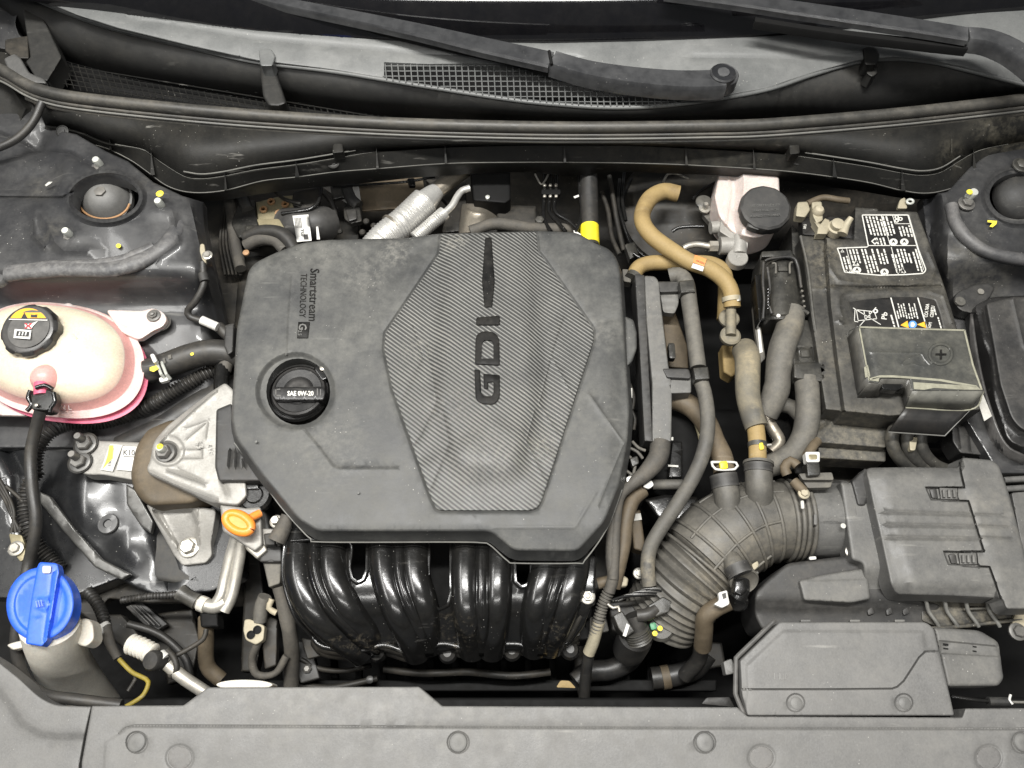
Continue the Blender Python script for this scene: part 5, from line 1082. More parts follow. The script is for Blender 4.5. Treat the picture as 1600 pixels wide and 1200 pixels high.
tube('tail', [(921, 1015, -118), (916, 1050, -150), (912, 1100, -190)], 9, m_hosebk, lm, n=12)
vlv = thing('solenoid_valve', 'cluttered black solenoid valve with a green tab right of the manifold', 'valve', 1005, 970, -90)
lathe('can', 990, 1000, -130, [(22, -34), (26, -30), (28, 0), (27, 14), (22, 18)], m_hosebk, vlv, axis=(.1, .35, 1), n=30)
tube('dome', [(990, 960, -80), (996, 978, -86), (998, 994, -94)], 16, m_hosebk, vlv, n=20)
tube('dome_arm', [(996, 962, -72), (1012, 960, -70), (1024, 952, -72)], 10, m_hosebk, vlv, n=16)
tube('coil_band', [(994, 984, -84), (1000, 1000, -92)], 19, m_conn, vlv, n=20, corr=(4, 1.2))
slab('plug', [(958, 962), (972, 954), (992, 986), (978, 996), (966, 982)], -70, 24, m_conn, vlv, r=2)
bars('plug_slot', [[(979, 974), (984, 977), (978, 995), (973, 993)]], -69, m_sticker, vlv, thick=1)
slab('connector', [(1012, 946), (1036, 932), (1050, 940), (1046, 956), (1024, 964)], -66, 20, m_conn, vlv, r=2)
slab('green_tab', [(1015, 974), (1024, 972), (1027, 982), (1018, 985)], -80, 6, m_green, vlv, r=.6)
for x, y in ((1031, 982), (1023, 990)): lathe('yellow_terminal', x, y, -82, [(4, -2), (4, 2), (0, 3)], m_yel, vlv, n=12)
lathe('housing_ring', 1032, 980, -96, [(20, -14), (22, 0), (18, 5), (0, 6)], m_conn, vlv)
tube('clip', [(950, 944, -70), (958, 950, -68), (966, 948, -68), (968, 956, -68)], 2.6, m_zinc, vlv, n=8)
for k in range(6):
    tube('wire', [(955+k*2, 938, -74), (975+k*6, 932-k*2, -70), (1000+k*6, 930-k*2, -70), (1030+k*4, 928, -74)], 2.4, m_conn if k % 2 else m_dark, vlv, n=6)
slab('bracket', [(912, 964), (946, 962), (952, 986), (930, 990), (912, 984)], -112, 10, m_hose, vlv, r=2)
slab('base_block', [(950, 940), (1050, 935), (1060, 985), (1000, 1000), (956, 985)], -108, 30, m_dark2, vlv, r=4)
lowh = thing('lower_coolant_hose', 'black coolant hose lost in the dark gap right of the manifold', 'hose', 960, 1050, -200)
tube('hose_body', [(900, 1066, -190), (920, 1050, -190), (955, 1046, -186), (985, 1030, -180), (1000, 1005, -160)], 16, m_hosebk, lowh, n=18)
lowd = thing('lower_coolant_hose', 'fat black hose with a tan clamp in the dark gap below the intake duct', 'hose', 1050, 1060, -200)
tube('hose_body', [(1018, 1060, -200), (1050, 1056, -198), (1085, 1044, -190), (1104, 1020, -180)], 17, m_hosebk, lowd, n=18)
tube('clamp', [(1034, 1059, -199), (1046, 1057, -198)], 18.5, m_tanbk, lowd, n=18)
slab('bracket', [(869, 1074), (876, 1063), (890, 1064), (900, 1075)], -150, 2, m_tan, lowd, r=.5)
tube('loom', [(905, 1010, -200), (908, 1060, -205), (915, 1100, -210)], 9, m_dark2, lowd, n=10)

# ================================================================== CONNECTORS AND LOOMS BY THE BATTERY
c1 = thing('engine_control_connector', 'upper large black locking connector with a grey wrapped loom beside the battery', 'connector', 1220, 450, -20)
panel('housing', [(1188, 398, 4), (1236, 392, 4), (1246, 404), (1256, 470), (1262, 486), (1258, 498), (1190, 500), (1184, 440)], lambda q: -6-.018*(q[:, 0]-1224)**2, m_conn, c1, r=2, depth=40, space=7,
      feats=[('step', [(1200, 410), (1238, 408), (1244, 430), (1252, 490), (1205, 494), (1200, 440)], 3, 2.5), ('step', [(1214, 408), (1230, 407), (1232, 424), (1216, 424)], 2.5, 3)])
for pl in ([(1193, 410, 0), (1192, 440, -2), (1194, 470, -4), (1192, 498, -8)], [(1195, 408, 0), (1204, 404, 1), (1236, 402, 0), (1246, 414, -3), (1252, 450, -6)], [(1199, 418, 0), (1203, 450, -2), (1200, 470, -2), (1206, 490, -4)]): tube('frame_rib', pl, 2.4, m_hosebk, c1, n=8, wob=.2)
for k in range(7): lathe('grip_nub', 1200+.5*(k % 2), 452+k*5, -2, [(2.6, 0), (2, 2), (0, 2.6)], m_gloss, c1, n=8)
for k in range(6): lathe('grip_nub', 1250+k*1.2, 440+k*8, -12, [(2.4, 0), (2, 3), (0, 3.6)], m_hose, c1, n=8)
tube('hinge_bar', [(1206, 412, 3), (1212, 412, 3), (1212, 428, 2)], 1.8, m_hose, c1, n=8)
tube('hinge_bar', [(1238, 410, 1), (1234, 412, 2), (1234, 428, 1)], 1.8, m_hose, c1, n=8)
slab('lever', [(1190, 393), (1236, 391), (1240, 401), (1190, 402)], -1, 8, m_conn, c1, r=1.5)
slab('lever', [(1179, 430), (1190, 428), (1196, 500), (1186, 504)], -16, 20, m_gloss, c1, r=2)
tube('collar', [(1216, 492, -10), (1236, 484, -8), (1256, 486, -10), (1262, 490, -12)], 3.4, m_conn, c1, n=10)
tube('loom', [(1238, 486, -22), (1234, 510, -20), (1222, 545, -20), (1216, 580, -24), (1214, 605, -30), (1206, 628, -40), (1196, 645, -50)], 20, m_hose, c1, n=26, wob=.045, step=4)
lathe('clip', 1216, 494, -6, [(3.5, 0), (3, 2), (0, 2.4)], m_sticker, c1, n=10)
slab('side_plate', [(1176, 478), (1184, 480), (1196, 560), (1188, 568), (1180, 520)], -40, 6, m_hose, c1, r=1)
bars('label', [[(1183, 508), (1187, 510), (1192, 550), (1187, 552)]], -39, m_sticker, c1, thick=.3)
c2 = thing('engine_control_connector', 'lower black connector whose fabric-wrapped loom curves to the battery tray', 'connector', 1262, 560, -30)
panel('housing', [(1246, 500), (1262, 500), (1272, 530), (1288, 570), (1292, 592, 5), (1284, 600), (1240, 596), (1238, 560)], -20, m_conn, c2, r=3, depth=30, space=9, feats=[('line', [(1244, 545), (1246, 562)], 3, -3), ('line', [(1268, 545), (1272, 562)], 3, -3), ('step', [(1250, 545), (1264, 545), (1266, 558), (1252, 558)], 2, 2)])
slab('collar', [(1240, 567), (1290, 565), (1294, 590), (1284, 597), (1240, 591)], -10, 16, m_conn, c2, r=3, rr=4)
tube('loom', [(1260, 594, -24), (1262, 620, -22), (1262, 650, -26), (1256, 680, -34), (1240, 708, -44), (1218, 722, -54), (1200, 728, -60)], 18.5, m_hose, c2, n=22, wob=.03)
tube('branch', [(1212, 630, -56), (1236, 636, -56), (1252, 650, -56)], 12, m_hose, c2, n=14)
tube('foil_wrap', [(1196, 648, -54), (1206, 668, -60), (1218, 690, -60), (1204, 706, -62)], 10, m_foil, c2, n=14, wob=.2)
slab('dark_block', [(1190, 640), (1232, 640), (1240, 690), (1210, 720), (1188, 700)], -82, 30, m_gloss, c2, r=4)
# ================================================================== BATTERY
bt = thing('battery', 'dusty black car battery with white warning labels printed on its top', 'battery', 1370, 480, -40)
bo_ = [(1251, 368), (1300, 372), (1333, 371), (1336, 324), (1371, 326), (1372, 330), (1433, 331), (1450, 375), (1478, 455), (1500, 530), (1536, 640), (1390, 650), (1290, 640), (1268, 500)]
l1 = [(1346, 335), (1420, 335), (1436, 390), (1448, 422, 4), (1443, 428, 3), (1413, 430), (1375, 431), (1319, 426, 3), (1312, 400), (1307, 387), (1356, 385)]
l2 = [(1325, 471, 3), (1350, 467), (1400, 463), (1440, 463), (1462, 468, 4), (1470, 490), (1476, 516), (1340, 516)]
panel('case_lid', bo_, -10, m_battery, bt, r=2.5, rr=3, depth=120, space=9,
      feats=[('step', [(1288, 360), (1300, 373), (1332, 374), (1334, 320), (1450, 320), (1600, 660), (1320, 660), (1306, 560), (1296, 480)], 6, 12), ('step', l1, 3, -1), ('step', l2, 3, -1), ('line', [(1290, 392), (1298, 420), (1310, 437), (1350, 444), (1420, 446), (1455, 438), (1462, 420), (1450, 392)], 5, 2.4), ('line', [(1287, 392), (1300, 391)], 3, 2),
             ('line', [(1300, 447), (1360, 450), (1470, 447)], 3, -3), ('line', [(1318, 505), (1312, 480), (1312, 463), (1320, 457), (1370, 454), (1450, 454), (1474, 462), (1488, 505)], 4.5, 2.2), ('line', [(1274, 450), (1302, 450)], 3, 1.6), ('bump', 1289, 377, 3, 4, -5), ('bump', 1337, 377, 3, 4, -5),
             ('line', [(1312, 500), (1322, 503)], 5, 3)])
tube('lid_edge', [(1251, 369, -4), (1262, 420, -8), (1275, 520, -12), (1298, 600, -14), (1308, 640, -14)], 2.6, m_battery, bt, n=8)
LB1 = panel('label', [(x, y) if len(p) < 3 else p for p in l1 for x, y in [p[:2]]], 1.1, m_battbk, bt, r=0, rr=2, depth=.6, label='upper warning label')
zl = 1.5
bd = dens(fillet([p[:2] for p in l1], 3), 6, True); bd_i = offs(bd, 1.8)
b_ = MB(); n = len(bd); V = PN(bd, [zl]*n).tolist()+PN(bd_i, [zl]*n).tolist(); b_.add(V, [(i, (i+1) % n, n+(i+1) % n, n+i) for i in range(n)]); b_.build('label_border', m_inkw, LB1)
def lean(u, v):     # label frame: u across 0..1, v down 0..1 of the upper label
    return (1307+u*128+v*13+0, 0)
def par(x, y, w_, h_, k=.29): return [(x, y), (x+w_, y), (x+w_+h_*k, y+h_), (x+h_*k, y+h_)]
def block(pr, x, y, cols, h_, w_=3.6, gap=1.7, ragged=.3, k=.29):      # columns of tiny turned print
    for c_ in range(cols):
        y0 = y+(random.random()*h_*ragged if random.random() < .5 else 0); yy = y0
        while yy < y+h_-2:
            L_ = random.uniform(2.5, 9); L_ = min(L_, y+h_-yy)
            pr.append(par(x+c_*(w_+gap)+(yy-y)*k, yy, w_*.72, L_, k)); yy += L_+random.uniform(.7, 1.6)
pr = []
block(pr, 1352, 338, 5, 30); block(pr, 1378, 338, 3, 30); block(pr, 1403, 352, 4, 18); block(pr, 1368, 371, 3, 12)
block(pr, 1311, 400, 3, 22); block(pr, 1326, 389, 3, 22); block(pr, 1345, 389, 4, 38); block(pr, 1369, 389, 3, 24); block(pr, 1390, 389, 3, 38); block(pr, 1406, 389, 3, 24); block(pr, 1424, 389, 2, 36); block(pr, 1424, 346, 1, 38)
tag(bars('label_print', pr, zl, m_inkw, LB1, thick=.15), kind='stuff')
pr = [par(1357, 383, 74, 1.2), [(1376, 336), (1377.2, 336), (1392, 384), (1390.8, 384)], [(1394, 336), (1395.2, 336), (1399, 350), (1398, 350)], par(1398, 349, 24, 1), [(1392, 386), (1393.2, 386), (1404, 428), (1402.8, 428)], [(1322, 388), (1323, 388), (1333, 426), (1332, 426)], [(1418, 337), (1419, 337), (1444, 422), (1443, 422)]]
tag(bars('label_rule', pr, zl, m_inkw, LB1, thick=.15), kind='stuff')
for x, y in ((1396, 378), (1413, 378), (1382, 425), (1339, 422)):
    panel('warning_pictogram', ell(x, y, 6.6, 5.4, 20), zl, m_inkw, LB1, r=0, rr=0, depth=.2)
    bars('pictogram_mark', [[(x-3, y+2), (x-1, y-3), (x+1, y-3), (x+3, y+2), (x, y)]], zl+.3, m_ink, LB1, thick=.1)
for x, y in ((1367, 377),): bars('warning_pictogram', [[(x-6, y), (x, y-5.5), (x+6, y), (x, y+5.5)]], zl, m_inkw, LB1, thick=.15); bars('pictogram_mark', [[(x-3.5, y), (x, y-3), (x+3.5, y), (x, y+3)]], zl+.2, m_ink, LB1, thick=.1)
for x, y in ((1410, 422), (1337, 411), (1316, 392), (1322, 424), (1329, 423)):
    k = .55 if x < 1330 else 1
    bars('warning_triangle', [[(x-5*k, y+4*k), (x, y-5*k), (x+6*k, y+4*k)]], zl, m_inkw, LB1, thick=.15); bars('pictogram_mark', [[(x-2.5*k, y+2.4*k), (x, y-2.6*k), (x+3*k, y+2.4*k)]], zl+.2, m_ink, LB1, thick=.1)
for a in range(3):
    x, y = 1403+4*math.cos(a*2.1), 342+3.4*math.sin(a*2.1); panel('recycling_mark', ell(x, y, 3.6, 3, 12), zl, m_inkw, LB1, r=0, rr=0, depth=.2, holes=[ell(x, y, 1.8, 1.5, 8)], hwall=.2)
LB2 = panel('label', [(x, y) if len(p) < 3 else p for p in l2 for x, y in [p[:2]]], 1.1, m_battbk, bt, r=0, rr=2, depth=.6, label='lower label with crossed bin and Pb mark')
# bin pictogram turned on its side, crossed out
def stroke(a, b, w_=1.1):
    a, b = np.array(a, float), np.array(b, float); d = (b-a)/np.linalg.norm(b-a); nn = np.array([-d[1], d[0]])*w_/2; return [tuple(a+nn), tuple(b+nn), tuple(b-nn), tuple(a-nn)]
S = [stroke((1333, 481), (1376, 507)), stroke((1369, 480), (1340, 513)), stroke((1338, 484), (1366, 487)), stroke((1341, 501), (1370, 498)), stroke((1338, 484), (1341, 501)), stroke((1336, 483), (1335, 502)), stroke((1335, 502), (1341, 503)), stroke((1366, 487), (1370, 498)), stroke((1350, 486), (1352, 500)), stroke((1358, 487), (1360, 499))]
tag(bars('bin_pictogram', S, zl, m_inkw, LB2, thick=.15), kind='stuff')
panel('bin_wheel', ell(1368, 486, 4, 3.6, 16), zl, m_inkw, LB2, r=0, rr=0, depth=.2, holes=[ell(1368, 486, 2, 1.8, 10)], hwall=.2)
text('label_lettering', 'Pb', 1385, 500, 82, 12, zl, m_inkw, LB2, thick=.15, bold=.02, sx=1)
tag(bars('label_rule', [[(1391, 465), (1393, 465), (1406, 514), (1404, 514)], [(1433, 465), (1435, 465), (1450, 515), (1448, 515)]], zl, m_inkw, LB2, thick=.15), kind='stuff')
pr = []; block(pr, 1398, 474, 8, 24, w_=2.6, gap=1.6, ragged=.7, k=.24); block(pr, 1391, 492, 1, 20); block(pr, 1458, 480, 1, 14, w_=3); block(pr, 1464, 494, 1, 20, w_=3)
tag(bars('label_print', pr, zl, m_inkw, LB2, thick=.15), kind='stuff')
for x, c_ in ((1413, m_warn), (1440, m_warn)): bars('warning_triangle', [[(x-6, 508), (x+5, 501), (x+7, 513)]] if x < 1430 else [[(x-7, 507), (x+6, 502), (x+8, 513)]], zl, c_, LB2, thick=.15)
panel('eye_mark', ell(1426, 507, 6.5, 6, 20), zl, m_bluep, LB2, r=0, rr=0, depth=.2)
bars('eye_mark', [[(1423, 504), (1427, 503), (1430, 507), (1427, 511), (1423, 510)]], zl+.3, m_sticker, LB2, thick=.1)
text('label_lettering', 'CCA 760A', 1449, 496, 82, 7.5, zl, m_inkw, LB2, thick=.15, bold=.03, sx=.62)
text('label_lettering', 'C20/BTU', 1458, 496, 82, 7.5, zl, m_inkw, LB2, thick=.15, bold=.03, sx=.62)
text('label_lettering', '(AGM)', 1454, 514, 82, 6, zl, m_inkw, LB2, thick=.15, bold=.03, sx=.62)
# tray under the front
panel('front_tray', [(1272, 560), (1300, 640), (1388, 652), (1384, 700), (1278, 692), (1262, 690), (1272, 650)], -44, m_battery, bt, r=3, depth=30, space=12, feats=[('line', [(1290, 640), (1292, 662), (1276, 672)], 4, 3)])
panel('tray_lip', [(1278, 694), (1384, 700), (1384, 722), (1278, 716)], -60, m_battery, bt, r=3, depth=30, space=12)
panel('tray_wall', [(1236, 350), (1252, 366), (1262, 420), (1278, 520), (1305, 640), (1276, 650), (1256, 560), (1240, 440)], -40, m_battery, bt, r=2, depth=60, space=12)
lathe('mark', 1352, 505, 2, [(0.1, 0), (0, .1)], m_battery, bt, n=6)
# negative terminal
nt_ = thing('battery_terminal', 'beige dusty negative battery clamp with bolts at the back corner of the battery', 'terminal', 1290, 345, 0)
slab('sensor_block', [(1252, 338), (1272, 340), (1275, 366), (1254, 368)], -10, 14, m_battbk, nt_, r=2)
text('sensor_mark', 'IBS', 1259, 358, 80, 6, -9.6, m_inkw, nt_, thick=.2)
slab('lug', [(1246, 316), (1262, 315), (1266, 328), (1258, 340), (1243, 338)], 2, 12, m_terminal, nt_, r=2)
slab('lug', [(1268, 315), (1284, 315), (1286, 344), (1276, 350), (1270, 338)], 4, 14, m_terminal, nt_, r=2)
lathe('bolt', 1278, 331, 4, [(9, 0), (9, 4), (6, 8), (0, 9)], m_terminal, nt_, n=14)
slab('clamp', [(1271, 346), (1282, 350), (1289, 341), (1296, 344), (1298, 356), (1292, 366), (1276, 366), (1278, 356)], 6, 12, m_terminal, nt_, r=2, rr=1)
lathe('post', 1305, 357, 2, [(13, -8), (13, 4), (10, 5), (10, 12), (7, 13), (0, 13)], m_terminal, nt_)
tube('clamp_bolt', [(1316, 366, 8), (1322, 352, 12), (1330, 340, 18)], 8, m_terminal, nt_, n=12, fn=lambda u: 1-.45*u)
slab('seat', [(1254, 366), (1290, 370), (1342, 373), (1344, 345), (1322, 340), (1296, 338)], -8, 8, m_battbk, nt_, r=1)
tube('earth_strap', [(1262, 318, 0), (1285, 309, 2), (1310, 312, 2), (1326, 314, 0)], 5, m_tanbk, nt_, n=10)
hd = thing('hold_down_hook', 'small pale hook with a round eye at the rear corner of the battery', 'bracket', 1418, 318, -10)
slab('tab', [(1406, 312), (1414, 308), (1418, 326), (1402, 326)], -6, 4, m_terminal, hd, r=1)
tube('eye', [(p[0], p[1], -2) for p in ell(1422, 315, 5, 3.4, 14)]+[(1427, 315, -2)], 2, m_studw, hd, n=8)
# positive terminal cover
pv = thing('battery_terminal_cover', 'raised black cover with a plus mark and pale dust edges on the battery front', 'terminal cover', 1430, 570, 20)
tf = [(1340, 509), (1420, 512), (1509, 514), (1522, 570), (1537, 611), (1425, 611), (1421, 592), (1376, 591), (1373, 599), (1356, 597)]
panel('top', tf, 34, m_poscov, pv, r=2, rr=2, depth=16, space=10, feats=[('step', ell(1470, 553, 20, 18, 28), 2.2, 1.8), ('step', ell(1470, 553, 15, 13.5, 28), 2.2, -1.8), ('line', [(1361, 549), (1440, 551)], 1.6, .8), ('line', [(1350, 512), (1366, 594)], 8, -1.2),
      ('line', [(1407, 568), (1415, 560), (1428, 556), (1440, 552), (1444, 560), (1455, 572), (1440, 572), (1425, 568), (1410, 570)], 1.5, .5)])
bars('dust_patch', [[(1427, 597), (1470, 600), (1526, 603), (1533, 609), (1500, 608.5), (1460, 606), (1444, 609), (1428, 608)], [(1358, 594), (1366, 590), (1374, 589), (1373, 596)], [(1352, 590), (1360, 588), (1356, 570), (1350, 574)]], 34.1, m_edge, pv, thick=.25)
bars('plus_mark', [[(1462, 552), (1479, 552), (1479, 554.5), (1462, 554.5)]], 35, m_letter, pv, thick=.9)
bars('plus_mark', [[(1469, 546), (1472, 546), (1472, 551.8), (1469, 551.8)], [(1469, 554.7), (1472, 554.7), (1472, 561), (1469, 561)]], 35, m_letter, pv, thick=.9)
ribbon('front_slope', [[(1425, 611, 33), (1537, 611, 33)], [(1415, 636, 10), (1516, 639, 10)]], m_poscov, pv, n=12, thick=2, sp=False)
ribbon('lower_face', [[(1415, 636, 9.5), (1516, 639, 9.5)], [(1388, 675, -9), (1476, 681, -9)]], m_battbk, pv, n=12, thick=2, sp=False)
tube('moulded_edge', [(1388, 675, -8), (1476, 681, -8)], 1, m_bead, pv, n=6)
tube('moulded_edge', [(1415, 637, 10), (1516, 640, 10), (1537, 612, 32)], 1.2, m_edge, pv, n=6)
tube('moulded_edge', [(1516, 640, 9), (1476, 681, -8)], 1, m_bead, pv, n=6)
tube('moulded_edge', [(1340, 510, 34), (1323, 530, -1), (1338, 621, -1)], .9, m_bead, pv, n=6)
ribbon('left_wall', [[(1340, 510, 33), (1357, 598, 33)], [(1323, 530, -2), (1338, 620, -2)]], m_battery, pv, n=10, thick=2, sp=False)
ribbon('left_front_wall', [[(1357, 598, 33), (1374, 600, 33), (1376, 592, 33), (1421, 593, 33), (1425, 611, 33)], [(1338, 622, 0), (1372, 618, 8), (1374, 612, 10), (1410, 614, 10), (1415, 636, 8)]], m_conn, pv, n=24, thick=2, sp=False)
slab('latch', [(1376, 594), (1410, 595), (1411, 606), (1400, 611), (1378, 608)], 26, 10, m_gloss, pv, r=2)
for k in range(5): slab('grille_slat', [(1352+k*10, 628), (1359+k*10, 628), (1354+k*10, 634), (1347+k*10, 634)], 0, 4, m_battery, pv, r=.6)
slab('grille_plate', [(1340, 622), (1412, 624), (1404, 646), (1330, 640)], -6, 6, m_battbk, pv, r=1)
for nm, pl, w_ in (('dust_edging', [(1343, 511), (1421, 513.5), (1507, 516)], 2.4), ('dust_edging', [(1507, 516), (1520, 570), (1534, 609)], 2.8), ('dust_edging', [(1358, 593), (1375, 588), (1395, 588), (1422, 590), (1470, 594), (1526, 604)], 3.4), ('dust_edging', [(1343, 513), (1358, 594)], 2.4)):
    bars(nm, [[tuple(p) for p in offs(dens(pl, 8), w_*.5, False)]+[tuple(p) for p in offs(dens(pl, 8), -w_*.5, False)[::-1]]], 34.0, m_edge, pv, thick=.35)
pcab = thing('battery_cables', 'three thick dusty black cables under the front of the plus terminal cover', 'cable', 1420, 700, -50)
for k, x in enumerate((1394, 1417, 1438)):
    tube('cable', [(x+10, 660, -30), (x, 680, -34), (x+4, 705, -46), (x+22, 726, -60), (x+50, 738, -70)], 10, m_battery, pcab, n=16)
slab('clamp_band', [(1420, 682), (1434, 683), (1430, 704), (1422, 704)], -30, 6, m_terminal, pcab, r=1)

# ================================================================== FUSE BOX, RIGHT TOWER
rf = thing('inner_fender', 'dark grey strut tower and fender sheet at the right edge behind the battery', 'inner fender', 1560, 370, 0)
rh_ = ell(1592, 307, 46, 36, 36, 3)
rfo = [(1440, 306), (1480, 300), (1515, 262), (1545, 240), (1700, 215), (1700, 740), (1560, 740), (1500, 640), (1490, 520), (1460, 420), (1446, 360)]
panel('panel_sheet', rfo, lambda q: 8-45*sm((q[:, 1]-395)/70)-40*sm((1476-q[:, 0]+(q[:, 1]-320)*.1)/30)+6*np.exp(-((q[:, 0]-1590)/90)**2-((q[:, 1]-320)/80)**2), m_body, rf, r=3, rr=4, depth=16, space=9, holes=[rh_], hwall=22,
      feats=[('line', ell(1592, 307, 53, 43, 36, 3)+[ell(1592, 307, 53, 43, 36, 3)[0]], 6, 6), ('line', [(1482, 318), (1490, 350), (1515, 378), (1555, 398), (1640, 412)], 12, 8), ('line', [(1500, 366), (1530, 392), (1570, 405), (1640, 420)], 6, -5), ('bump', 1512, 315, 14, 10, 4), ('bump', 1453, 336, 8, 8, 4), ('bump', 1508, 402, 8, 6, 3)])
lathe('bearing_well', 1592, 307, -24, [(56, -12), (56, -10), (0, -10)], m_dark, rf)
lathe('strut_dome', 1600, 305, -8, [(42, -12), (42, -4), (38, 2), (30, 10), (15, 17), (0, 19)], m_rubber, rf, axis=(0, -.2, 1))
tube('sealant_bead', [(1486, 322, 14), (1494, 350, 16), (1517, 378, 16), (1556, 398, 16), (1650, 414, 16)], 10, m_sealant, rf, n=12, wob=.05)
bolt(1510, 318, 16, 8.5, m_bolt, rf, h=7)
lathe('stud', 1514, 308, 20, [(7, 0), (7, 12), (6, 14), (0, 14)], m_studw, rf, axis=(0, -.1, 1), n=14)
lathe('paint_mark', 1515, 300, 34, [(5, 0), (4, 1.5), (0, 2)], m_yel, rf, n=10)
bolt(1596, 258, 20, 9, m_conn, rf, h=5)
bars('paint_mark', [[(1543, 344), (1558, 345), (1557, 350), (1551, 355), (1546, 354), (1551, 348), (1543, 347)]], 18.5, m_yel, rf)
br = thing('relay_bracket', 'dark oval bracket with a bolt between the battery and the fuse box', 'bracket', 1520, 460, -20)
panel('plate', [(1488, 470, 8), (1496, 456, 6), (1525, 444, 10), (1548, 442, 8), (1555, 450, 6), (1546, 466), (1520, 490), (1500, 486, 8)], -14, m_cover2, br, r=3, depth=16, space=8)
lathe('hole', 1532, 456, -13, [(5, 0), (5, 1.4), (3, 1.4), (0, 1.4)], m_zinc, br, n=16)
lathe('bush', 1499, 472, -13, [(8, 0), (8, 3), (4, 3), (0, 2)], m_conn, br, n=16)
fb = thing('fuse_box', 'black plastic fuse box with a rounded lid lip at the right edge', 'fuse box', 1570, 600, -10)
panel('lid', [(1522, 478), (1550, 464), (1700, 458), (1700, 700), (1595, 700, 20), (1574, 688, 16), (1552, 620), (1546, 560), (1534, 530)], -2, m_gloss if False else m_glosscap, fb, r=4, rr=8, depth=26, space=12,
      feats=[('line', [(1533, 488), (1538, 520), (1550, 545), (1556, 600), (1574, 660), (1592, 678), (1640, 682)], 4.5, 3)])
panel('lid_top', [(1540, 474), (1582, 464), (1700, 464), (1700, 674), (1598, 674, 12), (1580, 655, 12), (1562, 600), (1552, 540)], 6, m_cover2, fb, r=4, rr=6, depth=8, space=14, feats=[('line', [(1582, 464), (1600, 540)], 5, 2)])
ribbon('side_wall', [[(1518, 490, -10), (1528, 560, -10), (1545, 630, -10), (1570, 692, -10), (1600, 712, -10)], [(1508, 560, -80), (1516, 640, -80), (1530, 700, -80), (1545, 730, -80), (1600, 745, -80)]], m_glosscap, fb, n=30, thick=3)
for x in (1500, 1512, 1522): tube('moulded_rib', [(x, 690, -60), (x+6, 715, -64)], 2, m_glosscap, fb, n=6)
panel('front_wall', [(1486, 660), (1530, 672), (1545, 700), (1538, 712), (1500, 708), (1488, 690)], -50, m_cover2, fb, r=3, depth=30, space=10, feats=[('line', [(1496, 668), (1500, 700)], 2, -2), ('line', [(1512, 670), (1516, 704)], 2, -2)])
panel('sticker', [(1529, 630), (1536, 616), (1550, 650), (1538, 658)], 2, m_stickerdim, fb, r=0, rr=0, depth=.5)
# ================================================================== AIR BOX
ax = thing('air_cleaner_box', 'grey plastic air cleaner box with two clip latches and three ridges on its lid', 'air cleaner', 1460, 840, -20)
seam = [(1499, 724), (1502, 742), (1507, 762), (1472, 762)]
seam2 = [(1472, 782), (1513, 783), (1525, 822), (1537, 862), (1502, 862)]
seam3 = [(1504, 884), (1546, 886), (1554, 908), (1563, 935)]
lat1 = [(1446, 761), (1496, 762), (1496, 781), (1455, 781)]; lat2 = [(1474, 861), (1526, 863), (1528, 884), (1482, 882)]
ao = [(1352, 731, 10), (1420, 730), (1498, 731), (1498, 719), (1506, 715, 4), (1550, 719, 5), (1561, 728, 5), (1576, 770), (1600, 860), (1620, 952), (1572, 952), (1565, 935), (1480, 931), (1400, 929, 10), (1392, 915, 8), (1378, 850), (1362, 780)]
panel('lid', ao, lambda q: -4+0*q[:, 0]-6*sm((1386+.28*(q[:, 1]-770)-q[:, 0])/20)-8*sm((745-q[:, 1])/16)*sm((1505-q[:, 0])/6)-10*sm((q[:, 1]-908+.0)/24)*sm((1560-q[:, 0])/6)+2*sm((q[:, 0]-1505-(q[:, 1]-762)*.33)/6), m_airbox, ax, r=4, rr=6, depth=22, flare=3, space=10,
      feats=[('line', seam, 1.8, -7), ('line', seam2, 1.8, -7), ('line', seam3, 1.8, -7), ('step', lat1, 2.5, -8), ('step', lat2, 2.5, -8)]+[('line', [(1382+k*3, 798+k*20), (1514+k*9, 802+k*19)], 3.4, -1.6) for k in range(3)]+[('line', [(1382+k*3, 802+k*20), (1514+k*9, 806+k*19)], 3.0, 1.5) for k in range(3)]+[('line', [(1524+k*6, 803+k*18), (1568+k*6, 805+k*18)], 3.4, -1.8) for k in range(3)])
for (x, y) in ((1482, 771), (1512, 873)):
    slab('latch_body', [(x-14, y-9), (x+14, y-8), (x+15, y+9), (x-12, y+9)], -7, 6, m_airbox, ax, r=1.2, rr=1)
    for k in range(3): slab('latch_tooth', [(x-9+k*8, y-6), (x-5+k*8, y-6), (x-4+k*8, y+6), (x-8+k*8, y+6)], -3, 4, m_airbox, ax, r=.8, rr=.6)
    slab('latch_wedge', [(x-30, y-7), (x-20, y-8), (x-17, y+7), (x-25, y+8)], -9, 4, m_cover2, ax, r=1)
    slab('latch_bar', [(x-19, y-7), (x-16, y-7), (x-13, y+8), (x-16, y+8)], -6, 4, m_airbox, ax, r=.6)
panel('lower_body', [(1180, 925), (1200, 905), (1230, 880), (1350, 865), (1400, 905), (1420, 935), (1470, 945), (1465, 965), (1440, 985), (1190, 985), (1178, 960)], lambda q: -44-14*sm((q[:, 1]-930)/30), m_cover2, ax, r=6, rr=8, depth=60, space=10)
panel('raised_pad', [(1248, 907), (1290, 897), (1350, 888), (1356, 900), (1360, 936), (1330, 942), (1256, 938)], -36, m_airbox, ax, r=4, rr=5, depth=12, space=9, feats=[('line', [(1262, 908), (1350, 905)], 2, .6)])
panel('neck', [(1312, 752), (1330, 755), (1352, 735), (1372, 800), (1386, 870), (1402, 925), (1376, 942), (1352, 930), (1348, 880), (1330, 875)], lambda q: -26-.0*q[:, 0]-20*sm((q[:, 1]-880)/50), m_airbox, ax, r=6, rr=6, depth=30, space=9)
